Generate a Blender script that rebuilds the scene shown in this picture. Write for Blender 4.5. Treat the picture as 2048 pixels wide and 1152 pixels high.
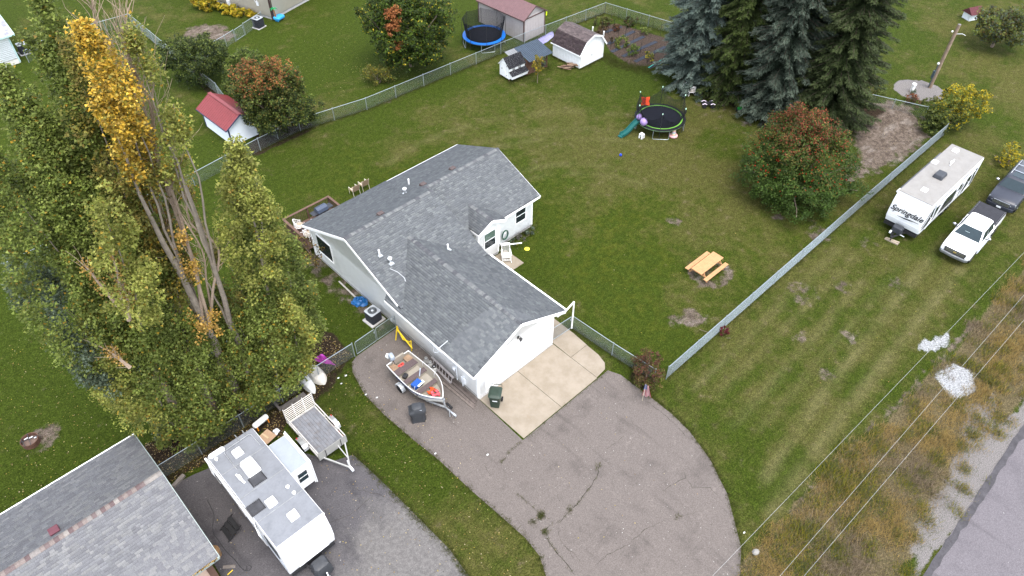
import bpy, bmesh, math, random
import numpy as np
from mathutils import Vector, Matrix
for o in list(bpy.data.objects): bpy.data.objects.remove(o, do_unlink=True)
SC = bpy.context.scene
COL = SC.collection
R = math.radians
rnd = random.Random(7)
nrg = np.random.default_rng(11)
PI = math.pi

# ------------------------------------------------------------------ camera, sky, sun, exposure
CAM_POS = (-16.125, -19.705, 34.6)
PITCH, YAW, FPX = R(45.18), R(46.35), 1470.0
cd = bpy.data.cameras.new('camera'); cam = bpy.data.objects.new('camera', cd); COL.objects.link(cam)
cam.location = CAM_POS
cam.rotation_euler = (PI / 2 - PITCH, 0, YAW - PI / 2)
cd.sensor_width = 36.0; cd.lens = 36.0 * FPX / 2048.0; cd.clip_end = 6000; cd.clip_start = .5
SC.camera = cam
SUN_EL, SUN_AZ = R(70), R(-104)          # direction towards the sun (angle from +X)
W = bpy.data.worlds.new('World'); SC.world = W; W.use_nodes = True
nt = W.node_tree; nt.nodes.clear()
wo = nt.nodes.new('ShaderNodeOutputWorld'); bg = nt.nodes.new('ShaderNodeBackground'); sk = nt.nodes.new('ShaderNodeTexSky')
sk.sky_type = 'NISHITA'; sk.sun_disc = False; sk.sun_elevation = SUN_EL; sk.sun_rotation = PI / 2 - SUN_AZ
sk.altitude = 300; sk.air_density = 1.0; sk.dust_density = 2.0; sk.ozone_density = 1.0
bg.inputs[1].default_value = 0.15
hs = nt.nodes.new('ShaderNodeHueSaturation'); hs.inputs['Saturation'].default_value = .38       # thin cloud: a paler sky
nt.links.new(sk.outputs[0], hs.inputs['Color']); nt.links.new(hs.outputs[0], bg.inputs[0]); nt.links.new(bg.outputs[0], wo.inputs[0])
sl = bpy.data.lights.new('sun', 'SUN'); sl.energy = 0.7; sl.angle = R(35); sl.color = (1, .94, .86)
so = bpy.data.objects.new('sun', sl); COL.objects.link(so)
sd = Vector((math.cos(SUN_AZ) * math.cos(SUN_EL), math.sin(SUN_AZ) * math.cos(SUN_EL), math.sin(SUN_EL)))
so.rotation_euler = sd.to_track_quat('Z', 'Y').to_euler(); so.location = (0, 0, 60)
VS = SC.view_settings
VS.view_transform = 'Standard'; VS.look = 'None'; VS.gamma = 1.0; VS.use_curve_mapping = False; VS.exposure = 2.3

# ------------------------------------------------------------------ pixel -> place (photograph pixels, known height)
_fh = np.array([math.cos(YAW), math.sin(YAW), 0]); _r = np.array([math.sin(YAW), -math.cos(YAW), 0]); _z = np.array([0, 0, 1.])
_F = _fh * math.cos(PITCH) - _z * math.sin(PITCH); _U = _fh * math.sin(PITCH) + _z * math.cos(PITCH)
def ray(x, y): return (x - 1024) * _r - (y - 576) * _U + FPX * _F
def G(x, y, h=0.0):
    d = ray(x, y); t = (CAM_POS[2] - h) / -d[2]
    return (CAM_POS[0] + d[0] * t, CAM_POS[1] + d[1] * t)
def onstem(x, y, bx, by):
    """point above/near a stem at ground (bx,by): in the upright plane through it that faces the camera"""
    d = ray(x, y); b = np.array([bx - CAM_POS[0], by - CAM_POS[1], 0])
    t = (b @ _fh) / (d @ _fh)
    return np.array(CAM_POS) + d * t

# ------------------------------------------------------------------ helpers: colour, materials
def lin(c):
    c = c / 255.0
    return c / 12.92 if c <= .04045 else ((c + .055) / 1.055) ** 2.4
def s(r, g, b): return (lin(r), lin(g), lin(b))
MATS = {}
def _node(t, kind, **kw):
    n = t.nodes.new(kind)
    for k, v in kw.items(): setattr(n, k, v)
    return n
def new_mat(name):
    m = bpy.data.materials.new(name); m.use_nodes = True
    t = m.node_tree; b = t.nodes['Principled BSDF']; b.inputs['Specular IOR Level'].default_value = .35
    return m, t, b
def mixrgb(t, a, b, fac, mode='MIX'):
    n = t.nodes.new('ShaderNodeMix'); n.data_type = 'RGBA'; n.blend_type = mode
    for v, i in ((fac, 0), (a, 6), (b, 7)):
        if hasattr(v, 'is_output'): t.links.new(v, n.inputs[i])
        else: n.inputs[i].default_value = v if i == 0 else (*v, 1)
    return n.outputs[2]
def math_n(t, op, a, b=None, c=None, clamp=False):
    n = t.nodes.new('ShaderNodeMath'); n.operation = op; n.use_clamp = clamp
    for i, v in enumerate((a, b, c)):
        if v is None: continue
        if hasattr(v, 'is_output'): t.links.new(v, n.inputs[i])
        else: n.inputs[i].default_value = v
    return n.outputs[0]
def noise(t, vec, scale, detail=4, rough=.55, dist=0):
    n = t.nodes.new('ShaderNodeTexNoise'); n.inputs['Scale'].default_value = scale; n.inputs['Detail'].default_value = detail
    n.inputs['Roughness'].default_value = rough; n.inputs['Distortion'].default_value = dist
    if vec is not None: t.links.new(vec, n.inputs['Vector'])
    return n.outputs[0]
def ramp(t, v, lo, hi, a=0.0, b=1.0):
    n = t.nodes.new('ShaderNodeMapRange'); n.interpolation_type = 'SMOOTHSTEP'
    n.inputs[1].default_value = lo; n.inputs[2].default_value = hi; n.inputs[3].default_value = a; n.inputs[4].default_value = b
    t.links.new(v, n.inputs[0]); return n.outputs[0]
def world_vec(t): return t.nodes.new('ShaderNodeNewGeometry').outputs['Position']
def scaled(t, vec, sx, sy, sz):
    n = t.nodes.new('ShaderNodeMapping'); n.inputs['Scale'].default_value = (sx, sy, sz); t.links.new(vec, n.inputs[0]); return n.outputs[0]
def bump(t, b, h, strength=.4, dist=.02):
    n = t.nodes.new('ShaderNodeBump'); n.inputs['Strength'].default_value = strength; n.inputs['Distance'].default_value = dist
    t.links.new(h, n.inputs['Height']); t.links.new(n.outputs[0], b.inputs['Normal'])
def M(name, col, rough=.6, metal=0.0, var=.12, scale=3.0, dirt=None, dirt_amt=.0, bumpy=0.0, bscale=40, coat=0.0):
    """plain procedural finish: base colour with blotchy variation, optional dirt and fine relief"""
    if name in MATS: return MATS[name]
    m, t, b = new_mat(name)
    v = world_vec(t)
    n1 = noise(t, v, scale, 5, .6); n2 = noise(t, v, scale * 9, 3, .6)
    k = math_n(t, 'ADD', math_n(t, 'MULTIPLY', n1, .65), math_n(t, 'MULTIPLY', n2, .35))
    f = ramp(t, k, .3, .7, 1 - var, 1 + var)
    mx = t.nodes.new('ShaderNodeVectorMath'); mx.operation = 'SCALE'; mx.inputs[0].default_value = col
    t.links.new(f, mx.inputs['Scale']); out = mx.outputs[0]
    if dirt is not None:
        out = mixrgb(t, out, dirt, math_n(t, 'MULTIPLY', ramp(t, noise(t, v, scale * 1.7, 6, .7), .45, .75), dirt_amt))
    t.links.new(out, b.inputs['Base Color'])
    b.inputs['Roughness'].default_value = rough; b.inputs['Metallic'].default_value = metal
    if rough >= .6: b.inputs['Specular IOR Level'].default_value = .1
    if coat: b.inputs['Coat Weight'].default_value = coat; b.inputs['Coat Roughness'].default_value = .08
    if bumpy: bump(t, b, noise(t, v, bscale, 3), bumpy, .01)
    MATS[name] = m; return m
def MA(name, rough=.65, transl=0.0, var=.0, scale=8, bumpy=0, bscale=60, spec=.3, gain=1.0):
    """finish whose base colour is stored with each piece (attribute Col)"""
    if name in MATS: return MATS[name]
    m, t, b = new_mat(name); b.inputs['Specular IOR Level'].default_value = spec
    a = t.nodes.new('ShaderNodeAttribute'); a.attribute_name = 'Col'; out = a.outputs[0]
    v = world_vec(t)
    if var or gain != 1:
        f = ramp(t, noise(t, v, scale, 4), .3, .7, gain * (1 - var), gain * (1 + var))
        mx = t.nodes.new('ShaderNodeVectorMath'); mx.operation = 'SCALE'; t.links.new(out, mx.inputs[0]); t.links.new(f, mx.inputs['Scale']); out = mx.outputs[0]
    t.links.new(out, b.inputs['Base Color']); b.inputs['Roughness'].default_value = rough
    if bumpy: bump(t, b, noise(t, v, bscale, 3), bumpy, .01)
    if transl:
        tr = t.nodes.new('ShaderNodeBsdfTranslucent'); t.links.new(out, tr.inputs[0])
        ms = t.nodes.new('ShaderNodeMixShader'); ms.inputs[0].default_value = transl
        t.links.new(b.outputs[0], ms.inputs[1]); t.links.new(tr.outputs[0], ms.inputs[2])
        t.links.new(ms.outputs[0], t.nodes['Material Output'].inputs[0])
    MATS[name] = m; return m
def GLASS(name='window glass', tint=(.02, .03, .035), op=.4):
    if name in MATS: return MATS[name]
    m, t, b = new_mat(name); b.inputs['Base Color'].default_value = (*tint, 1); b.inputs['Roughness'].default_value = .06; b.inputs['Specular IOR Level'].default_value = .6
    v = world_vec(t); bump(t, b, noise(t, v, 3, 2), .02, .02)
    tp = t.nodes.new('ShaderNodeBsdfTransparent'); ms = t.nodes.new('ShaderNodeMixShader'); ms.inputs[0].default_value = op
    t.links.new(tp.outputs[0], ms.inputs[1]); t.links.new(b.outputs[0], ms.inputs[2]); t.links.new(ms.outputs[0], t.nodes['Material Output'].inputs[0])
    MATS[name] = m; return m

# ------------------------------------------------------------------ helpers: objects
def tag(o, label=None, cat=None, group=None, kind=None):
    if label: o['label'] = label
    if cat: o['category'] = cat
    if group: o['group'] = group
    if kind: o['kind'] = kind
    return o
def thing(name, label, cat, loc=(0, 0, 0), rz=0.0, group=None):
    o = bpy.data.objects.new(name, None); COL.objects.link(o)
    o.location = loc if len(loc) == 3 else (loc[0], loc[1], 0); o.rotation_euler = (0, 0, rz); o.empty_display_size = .2
    return tag(o, label, cat, group)
def link(name, me, parent=None):
    o = bpy.data.objects.new(name, me); COL.objects.link(o); o.parent = parent; return o
def mesh_np(name, V, F, mat, cols=None, smooth=False):
    """V (n,3), F (m,k) equal-sized faces"""
    V = np.asarray(V, np.float32); F = np.asarray(F, np.int32)
    me = bpy.data.meshes.new(name); me.vertices.add(len(V)); me.vertices.foreach_set('co', V.ravel())
    m, k = F.shape
    me.loops.add(m * k); me.loops.foreach_set('vertex_index', F.ravel())
    me.polygons.add(m); me.polygons.foreach_set('loop_start', np.arange(0, m * k, k, dtype=np.int32))
    try: me.polygons.foreach_set('loop_total', np.full(m, k, np.int32))
    except Exception: pass
    if smooth: me.polygons.foreach_set('use_smooth', np.ones(m, bool))
    me.update(calc_edges=True)
    if cols is not None:
        a = me.color_attributes.new('Col', 'FLOAT_COLOR', 'POINT')
        c = np.ones((len(V), 4), np.float32); c[:, :3] = cols; a.data.foreach_set('color', c.ravel())
    me.materials.append(mat); return me
def copy_tree(o, parent=None):
    c = o.copy(); COL.objects.link(c); c.parent = parent
    for ch in list(o.children): copy_tree(ch, c)
    return c

class MB:
    def __init__(self): self.v = []; self.f = []; self.M = Matrix.Identity(4); self.c = None; self.cols = []
    def at(self, loc=(0, 0, 0), rz=0, rx=0, ry=0):
        self.M = Matrix.Translation(loc) @ Matrix.Rotation(rz, 4, 'Z') @ Matrix.Rotation(ry, 4, 'Y') @ Matrix.Rotation(rx, 4, 'X'); return self
    def _add(self, vs, fs):
        b = len(self.v)
        self.v += [tuple(self.M @ Vector(p)) for p in vs]; self.f += [tuple(i + b for i in f) for f in fs]
        if self.c is not None: self.cols += [self.c] * len(vs)
        return self
    def box(self, cx, cy, cz, sx, sy, sz): return self.bx(cx - sx / 2, cx + sx / 2, cy - sy / 2, cy + sy / 2, cz - sz / 2, cz + sz / 2)
    def bx(self, x0, x1, y0, y1, z0, z1):
        v = [(x0, y0, z0), (x1, y0, z0), (x1, y1, z0), (x0, y1, z0), (x0, y0, z1), (x1, y0, z1), (x1, y1, z1), (x0, y1, z1)]
        return self._add(v, [(0, 3, 2, 1), (4, 5, 6, 7), (0, 1, 5, 4), (1, 2, 6, 5), (2, 3, 7, 6), (3, 0, 4, 7)])
    def taper(self, cx, cy, z0, z1, a0, b0, a1, b1, dx=0, dy=0):
        v = [(cx - a0, cy - b0, z0), (cx + a0, cy - b0, z0), (cx + a0, cy + b0, z0), (cx - a0, cy + b0, z0)]
        v += [(cx + dx - a1, cy + dy - b1, z1), (cx + dx + a1, cy + dy - b1, z1), (cx + dx + a1, cy + dy + b1, z1), (cx + dx - a1, cy + dy + b1, z1)]
        return self._add(v, [(0, 3, 2, 1), (4, 5, 6, 7), (0, 1, 5, 4), (1, 2, 6, 5), (2, 3, 7, 6), (3, 0, 4, 7)])
    def bar(self, a, b, w, h=None):
        """square bar between two points"""
        a, b = Vector(a), Vector(b); h = h or w; d = (b - a).normalized()
        up = Vector((0, 0, 1)) if abs(d.z) < .95 else Vector((1, 0, 0))
        x = d.cross(up).normalized() * w / 2; y = x.cross(d).normalized() * h / 2
        v = [tuple(p + sx * x + sy * y) for p in (a, b) for sx, sy in ((-1, -1), (1, -1), (1, 1), (-1, 1))]
        return self._add(v, [(0, 1, 2, 3), (7, 6, 5, 4), (0, 4, 5, 1), (1, 5, 6, 2), (2, 6, 7, 3), (3, 7, 4, 0)])
    def tube(self, pts, r, n=6, r1=None, closed=False):
        pts = [Vector(p) for p in pts]; m = len(pts); rings = []; prev = None
        for i, p in enumerate(pts):
            a = pts[(i - 1) % m] if (i or closed) else pts[0]; b = pts[(i + 1) % m] if (i < m - 1 or closed) else pts[-1]
            d = (b - a)
            d = d.normalized() if d.length > 1e-9 else Vector((0, 0, 1))
            if prev is None: x = d.cross(Vector((0, 0, 1)) if abs(d.z) < .9 else Vector((1, 0, 0))).normalized()
            else:
                x = prev - d * prev.dot(d); x = x.normalized() if x.length > 1e-6 else d.orthogonal().normalized()
            prev = x; y = d.cross(x)
            rr = r if r1 is None else r + (r1 - r) * i / max(1, m - 1)
            if isinstance(r, (list, tuple)): rr = r[i]
            rings.append([tuple(p + (x * math.cos(2 * PI * k / n) + y * math.sin(2 * PI * k / n)) * rr) for k in range(n)])
        fs = []
        for i in range(m if closed else m - 1):
            j = (i + 1) % m
            for k in range(n): fs.append((i * n + k, i * n + (k + 1) % n, j * n + (k + 1) % n, j * n + k))
        if not closed: fs += [tuple(range(n - 1, -1, -1)), tuple((m - 1) * n + k for k in range(n))]
        return self._add([q for rg in rings for q in rg], fs)
    def cyl(self, a, b, r0, r1=None, n=12): return self.tube([a, b], r0, n, r0 if r1 is None else r1)
    def lathe(self, prof, c=(0, 0, 0), n=16, sx=1, sy=1):
        vs = []; fs = []; m = len(prof)
        for r, z in prof: vs += [(c[0] + sx * r * math.cos(2 * PI * k / n), c[1] + sy * r * math.sin(2 * PI * k / n), c[2] + z) for k in range(n)]
        for i in range(m - 1):
            for k in range(n): fs.append((i * n + k, i * n + (k + 1) % n, (i + 1) * n + (k + 1) % n, (i + 1) * n + k))
        fs += [tuple(range(n - 1, -1, -1)), tuple((m - 1) * n + k for k in range(n))]
        return self._add(vs, fs)
    def prism(self, poly, z0, z1):
        n = len(poly); vs = [(x, y, z0) for x, y in poly] + [(x, y, z1) for x, y in poly]
        return self._add(vs, [tuple(range(n - 1, -1, -1)), tuple(range(n, 2 * n))] + [(i, (i + 1) % n, n + (i + 1) % n, n + i) for i in range(n)])
    def ext(self, pts, vec):
        """polygon of 3-D points thickened along vec"""
        n = len(pts); vec = Vector(vec); vs = [tuple(p) for p in pts] + [tuple(Vector(p) + vec) for p in pts]
        return self._add(vs, [tuple(range(n - 1, -1, -1)), tuple(range(n, 2 * n))] + [(i, (i + 1) % n, n + (i + 1) % n, n + i) for i in range(n)])
    def loft(self, rings, cap=True):
        n = len(rings[0]); fs = []
        for i in range(len(rings) - 1):
            for k in range(n): fs.append((i * n + k, i * n + (k + 1) % n, (i + 1) * n + (k + 1) % n, (i + 1) * n + k))
        if cap: fs += [tuple(range(n - 1, -1, -1)), tuple((len(rings) - 1) * n + k for k in range(n))]
        return self._add([p for r in rings for p in r], fs)
    def face(self, *pts): return self._add(pts, [tuple(range(len(pts)))])
    def blob(self, c, r, nseg=10, nr=6, jit=0.0, rng=rnd):
        prof = []
        vs = []; fs = []
        for i in range(nr + 1):
            th = PI * i / nr
            for k in range(nseg):
                j = 1 + rng.uniform(-jit, jit); ph = 2 * PI * k / nseg
                vs.append((c[0] + r[0] * math.sin(th) * math.cos(ph) * j, c[1] + r[1] * math.sin(th) * math.sin(ph) * j, c[2] + r[2] * math.cos(th) * j))
        for i in range(nr):
            for k in range(nseg): fs.append((i * nseg + k, (i + 1) * nseg + k, (i + 1) * nseg + (k + 1) % nseg, i * nseg + (k + 1) % nseg))
        return self._add(vs, fs)
    def mesh(self, name, mat, smooth=False, recalc=True):
        me = bpy.data.meshes.new(name); me.from_pydata(self.v, [], self.f)
        if self.c is not None:
            a = me.color_attributes.new('Col', 'FLOAT_COLOR', 'POINT')
            c = np.ones((len(self.v), 4), np.float32); c[:, :3] = self.cols; a.data.foreach_set('color', c.ravel())
        if recalc:
            bm = bmesh.new(); bm.from_mesh(me); bmesh.ops.recalc_face_normals(bm, faces=bm.faces); bm.to_mesh(me); bm.free()
        me.materials.append(mat)
        if smooth:
            for p in me.polygons: p.use_smooth = True
            try: me.set_sharp_from_angle(angle=R(38))
            except Exception: pass
        return me
    def build(self, name, mat, parent=None, smooth=False, bevel=0.0, seg=2, recalc=True):
        o = link(name, self.mesh(name, mat, smooth, recalc), parent)
        if bevel:
            b = o.modifiers.new('bevel', 'BEVEL'); b.width = bevel; b.segments = seg; b.limit_method = 'ANGLE'; b.angle_limit = R(40); b.harden_normals = False
        return o
def arc(c, r, a0, a1, n, z=0): return [(c[0] + r * math.cos(a0 + (a1 - a0) * i / n), c[1] + r * math.sin(a0 + (a1 - a0) * i / n), z) for i in range(n + 1)]
def rrect(x0, x1, y0, y1, r, n=4):
    p = []
    for cx, cy, a in ((x1 - r, y1 - r, 0), (x0 + r, y1 - r, PI / 2), (x0 + r, y0 + r, PI), (x1 - r, y0 + r, 1.5 * PI)):
        p += [(cx + r * math.cos(a + PI / 2 * i / n), cy + r * math.sin(a + PI / 2 * i / n)) for i in range(n + 1)]
    return p
def spline(pts, n=6):
    """Catmull-Rom through points"""
    P = [Vector(p) for p in pts]; out = []
    for i in range(len(P) - 1):
        p0 = P[max(i - 1, 0)]; p1 = P[i]; p2 = P[i + 1]; p3 = P[min(i + 2, len(P) - 1)]
        for k in range(n):
            t = k / n
            out.append(.5 * ((2 * p1) + (p2 - p0) * t + (2 * p0 - 5 * p1 + 4 * p2 - p3) * t * t + (3 * p1 - p0 - 3 * p2 + p3) * t ** 3))
    out.append(P[-1]); return [tuple(q) for q in out]

# ================================================================== THE SETTING: ground, pavements, road
def sdf(P, poly):
    """signed distance, negative inside"""
    P = np.asarray(P, float); poly = np.asarray(poly, float); n = len(poly)
    d = np.full(len(P), 1e9); ins = np.zeros(len(P), bool)
    for i in range(n):
        a = poly[i]; b = poly[(i + 1) % n]; e = b - a; w = P - a
        t = np.clip((w @ e) / max(e @ e, 1e-12), 0, 1); q = w - t[:, None] * e
        d = np.minimum(d, (q * q).sum(1))
        c = (a[1] > P[:, 1]) != (b[1] > P[:, 1])
        with np.errstate(divide='ignore', invalid='ignore'):
            xi = (b[0] - a[0]) * (P[:, 1] - a[1]) / (b[1] - a[1]) + a[0]
        ins ^= c & (P[:, 0] < xi)
    d = np.sqrt(d); return np.where(ins, -d, d)
def soft(d, w): return np.clip(.5 - d / w, 0, 1)            # 1 inside, fading over width w
def seg_d(P, pts):
    d = np.full(len(P), 1e9)
    for a, b in zip(pts[:-1], pts[1:]):
        a = np.array(a, float); b = np.array(b, float); e = b - a; w = P - a
        t = np.clip((w @ e) / (e @ e), 0, 1); q = w - t[:, None] * e; d = np.minimum(d, np.hypot(q[:, 0], q[:, 1]))
    return d
def vnoise(P, sc, seed):
    """cheap value noise"""
    g = np.random.default_rng(seed).random((64, 64)); p = P * sc; i = np.floor(p).astype(int); f = p - i; f = f * f * (3 - 2 * f)
    a = g[i[:, 0] % 64, i[:, 1] % 64]; b = g[(i[:, 0] + 1) % 64, i[:, 1] % 64]; c = g[i[:, 0] % 64, (i[:, 1] + 1) % 64]; d = g[(i[:, 0] + 1) % 64, (i[:, 1] + 1) % 64]
    return (a * (1 - f[:, 0]) + b * f[:, 0]) * (1 - f[:, 1]) + (c * (1 - f[:, 0]) + d * f[:, 0]) * f[:, 1]

DRIVE = [(-3.3, 7.45), (-3.75, 7.25), (-4.15, 6.6), (-4.6, 4.73), (-4.62, 2.8), (-4.45, .32), (-4.25, -1.6), (-4.2, -4.06), (-4.07, -6.16), (-3.98, -7.9),
         (-4.12, -9.05), (-4.6, -9.98), (-6.2, -12.5), (-9, -16.5), (-13, -22.39), (-1.2, -22.39), (.6, -18.5), (2.1, -16.38), (3.35, -15.6), (4.25, -14.6), (5.25, -13.5), (6.35, -11.6), (7.0, -9.73),
         (7.2, -8.4), (7.25, -7.21), (7.25, -4.52), (6.95, -3.79), (-.12, -3.79), (-.02, 0), (0.0, 7.62)]
PAD = [(-15.5, 6.95), (-14.1, 6.7), (-12.7, 6.3), (-11, 5.6), (-9.9, 4.9), (-9.3, 3.9), (-8.4, 2.3), (-7.4, 1.9), (-7.25, -.35), (-7.15, -3.19), (-7.08, -5.83), (-7.3, -7.6), (-8, -10), (-10, -14), (-13, -17.5), (-20, -17.5), (-22, -4), (-15.9, -.5)]
DIRT = [(48.2, -1.4), (45.5, .2), (43.3, -.3), (41, -1.8), (38.5, -3.3), (36, -3.6), (34.2, -4.0), (34.8, -4.9), (37, -4.9), (39.3, -5.4), (42, -5.5), (44.8, -5.4), (47, -4.3)]
HOUSEBED = [(-1.3, 8.0), (-.9, 10.5), (-1.4, 13), (-1.3, 17.3), (.2, 17.3), (.2, 7.8)]
LITTER = [(-17, 6.9), (-13, 6.9), (-10.2, 6.6), (-9.6, 5.2), (-9.0, 6.1), (-7.0, 6.4), (-6.4, 6.6), (-5.6, 7.1), (-4.5, 7.45), (-3.4, 7.7), (-3.5, 9.8), (-4.3, 11), (-6.0, 10), (-8, 11), (-10, 11.2), (-13, 10.2), (-17, 10.4)]
WEEDS = [(-6, -16.4), (3.4, -15.9), (6.7, -16.1), (12.9, -16.8), (19, -17.3), (23.7, -17.6), (29, -17.5), (35, -17.6), (48, -17.0), (75, -17), (75, -21.6), (-6, -21.6)]
GARDEN = [(37.0, 21.9), (39.6, 26.1), (41.9, 25.6), (43.4, 19.4), (41.8, 16.2), (38.6, 17.2), (36.2, 18.6)]
GRAVEL = [(50.2, -.3), (51.2, .1), (52.6, -.2), (53.6, -1.4), (53.7, -2.8), (53, -3.9), (51.6, -4.2), (50.2, -3.2), (49.6, -1.6)]

def ground_z(P):
    """the worn mound of bare soil by the bushes; everything else is level"""
    d = np.hypot((P[:, 0] - 45.2) / 2.6, (P[:, 1] + 2.0) / 2.0)
    return .42 * np.exp(-d * d * 1.6) * (.8 + .4 * vnoise(P, 1.1, 5))
gx = np.concatenate([[-3000, -1500, -700, -350, -180, -110, -75, -52], np.arange(-40, 92, .35), [96, 102, 112, 130, 170, 260, 500, 1100, 3000]])
gy = np.concatenate([[-3000, -1200, -500, -200, -100, -60, -44, -34], np.arange(-26, 80, .35), [84, 90, 100, 118, 150, 230, 480, 1200, 3000]])
GXX, GYY = np.meshgrid(gx, gy, indexing='ij'); GP = np.stack([GXX.ravel(), GYY.ravel()], 1)
nx, ny = len(gx), len(gy)
ii = (np.arange(nx - 1)[:, None] * ny + np.arange(ny - 1)[None, :]).ravel()
GF = np.stack([ii, ii + ny, ii + ny + 1, ii + 1], 1)
GV = np.concatenate([GP, ground_z(GP)[:, None]], 1)
w1 = (vnoise(GP, .35, 1) - .5) * 2; w2 = (vnoise(GP, 1.1, 2) - .5) * 2; w3 = (vnoise(GP, .12, 3) - .5) * 2; w4 = (vnoise(GP, 2.6, 4) - .5) * 2
wob = .5 * w1 + .35 * w2 + .2 * w4
X, Y = GP[:, 0], GP[:, 1]
# dryness of the turf
dry = np.full(len(GP), .24)
dry = np.where(Y < -6.6, .46, dry)                                          # roadside strip
dry += soft(sdf(GP, [(9, -6.4), (45, -6.4), (44, 4), (36, 16), (22, 22), (12, 27), (8, 22), (14, 4), (12, -4)]) + wob * 2, 7) * .26
dry += soft(sdf(GP, [(25, 9), (37, 12), (38, 3), (34, -4), (28, -2), (26, 4)]) + wob * 1.2, 5) * .28
dry += soft(sdf(GP, [(46, -7), (48, 3), (46, 18), (60, 30), (120, 30), (120, -17), (46, -17)]) + wob, 6) * .22
dry -= soft(sdf(GP, [(-40, 12), (-17, 11), (-12, 14), (-4, 22), (-1, 30), (3, 60), (-40, 60)]) + wob, 5) * .26
dry -= soft(sdf(GP, [(-6, 17), (8, 17.5), (14, 9), (11, 3), (9, -4), (14, -6), (18, 2), (17, 14), (9, 24), (-2, 29)]) + wob * 1.4, 4) * .16
dry += soft(sdf(GP, [(-7.6, 7), (-4, 7.5), (-4, -12), (-8, -12)]) + wob * .6, 2) * .38
dry -= soft(sdf(GP, [(5, 32), (40, 30), (40, 60), (5, 60)]) + wob, 4) * .10
dry += soft(sdf(GP, [(10, 27), (22, 25), (32, 20), (34, 12), (26, 6), (16, 18), (9, 22)]) + wob * 2, 6) * .16
dry += .30 * w1 + .26 * w3 + .16 * w2 + .10 * w4
# long pale streaks: mower and tyre tracks
def tracks(lines, wdt, amt):
    global dry
    for L in lines: dry = dry + amt * np.exp(-(seg_d(GP, L) / wdt) ** 2) * (.6 + .4 * w2)
tracks([[(7.5, -14.3), (14, -13.6), (24, -13.0), (33, -12.6)], [(5, -16), (12, -15.4), (22, -14.9), (31, -14.6)]], .35, .5)
tracks([[(9.5, -8.2), (17, -8.0), (27, -7.9)], [(10, -9.4), (18, -9.3), (27, -9.0)], [(9, -11), (16, -10.8), (25, -10.6)]], .28, .28)
tracks([[(x0, 30 - k * .2), (x0 + 14, 30.5)] for k, x0 in enumerate(())], .3, .2)
arcs = [[(13.5 + r * math.cos(a), 4 + r * math.sin(a)) for a in np.linspace(.2, 1.75, 14)] for r in (9.5, 10.7, 14.5, 15.7, 18.5)]
tracks(arcs, .4, .26)
stripe = np.zeros(len(GP))
m1 = soft(sdf(GP, [(6, 32), (34, 31), (40, 46), (20, 52), (7, 47)]), 3); stripe += m1 * np.sin((X * .35 + Y * 1.0) * 2 * PI / 1.9) * .5
m2 = soft(sdf(GP, [(-30, 56), (5.4, 41), (5.2, 60), (14, 60), (12, 90), (-30, 90)]), 3); stripe += m2 * np.sin((X * 1.0 + Y * .2) * 2 * PI / 2.2) * .6
m3 = soft(sdf(GP, [(44.5, 30), (44.5, 12), (75, 5), (90, 60), (44, 60)]), 3); stripe += m3 * np.sin((X * 1.0 - Y * .1) * 2 * PI / 2.6) * .5
stripe += soft(sdf(GP, [(7, -7), (45, -7), (45, -16), (7, -16)]), 2) * np.sin((Y + .012 * X) * 2 * PI / 1.55) * .55
dry += stripe * .17
trk = np.zeros(len(GP))
for L_, w_, a_ in (([(7.5, -14.3), (14, -13.6), (24, -13.0), (33, -12.6)], .30, .8), ([(6, -15.6), (12, -15.2), (22, -14.8), (31, -14.6)], .34, .8), ([(9.5, -8.2), (17, -8.0), (27, -7.9)], .2, .55), ([(10, -9.4), (18, -9.3), (27, -9.0)], .2, .45), ([(9, -11.2), (16, -11), (25, -10.6)], .25, .5), ([(10, -12.4), (20, -12.0), (30, -11.6)], .2, .35)):
    trk = np.maximum(trk, a_ * np.exp(-(seg_d(GP, L_) / w_) ** 2) * np.clip(.75 + .6 * w2, 0, 1))
for L_ in arcs: trk = np.maximum(trk, .38 * np.exp(-(seg_d(GP, L_) / .3) ** 2) * np.clip(.6 + .8 * w2, 0, 1))
lush = np.clip(.35 + .5 * vnoise(GP, .22, 21) + .25 * w2, 0, 1) * soft(sdf(GP, [(8, -6), (26, -6), (28, 8), (16, 16), (9, 26), (2, 24), (12, 8)]) + wob, 4)
# bare soil / thatch
dirt = soft(sdf(GP, DIRT) + wob * 1.1, 2.2)
dirt = np.maximum(dirt, .75 * soft(sdf(GP, [(7.1, 53), (9.4, 55.5), (12.3, 53.4), (12.4, 50.2), (11, 49.6), (9.3, 52)]) + wob * .7, .9))
for cx, cy, r, a in ((14.2, -4.7, .95, .75), (13.3, -4.0, .6, .6), (20.9, 1.8, .38, .8), (30.2, 1.6, .5, .8), (26.9, -3.0, .45, .7), (27.3, -6.0, .8, .55), (23.6, -9.8, .7, .5), (20.0, -12.3, .6, .5), (17.6, -10.4, .7, .4), (21.2, -8.2, 1.1, .45), (16.2, -13.0, .55, .5), (26.5, -12.5, .9, .4), (29.0, -9.0, .6, .35)):
    dirt = np.maximum(dirt, a * soft(np.hypot(X - cx, Y - cy) - r + wob * .5, .5))
ringd = np.abs(np.hypot(X - 18.3, Y + 3.0) - 1.35)
thatch = soft(np.hypot(X - 18.3, Y + 3.0) - 1.55 + wob * .15, .35) * (.55 + .35 * np.exp(-(ringd / .35) ** 2))
dirt = np.maximum(dirt, thatch * .74)
dirt = np.maximum(dirt, .5 * soft(sdf(GP, HOUSEBED) + wob * .3, .5))
dirt = np.maximum(dirt, .55 * soft(np.abs(Y + 16.2 + .05 * X - .2) - .35 + np.abs(wob) * .7, .4) * (X > 4) * (X < 30))
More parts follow.
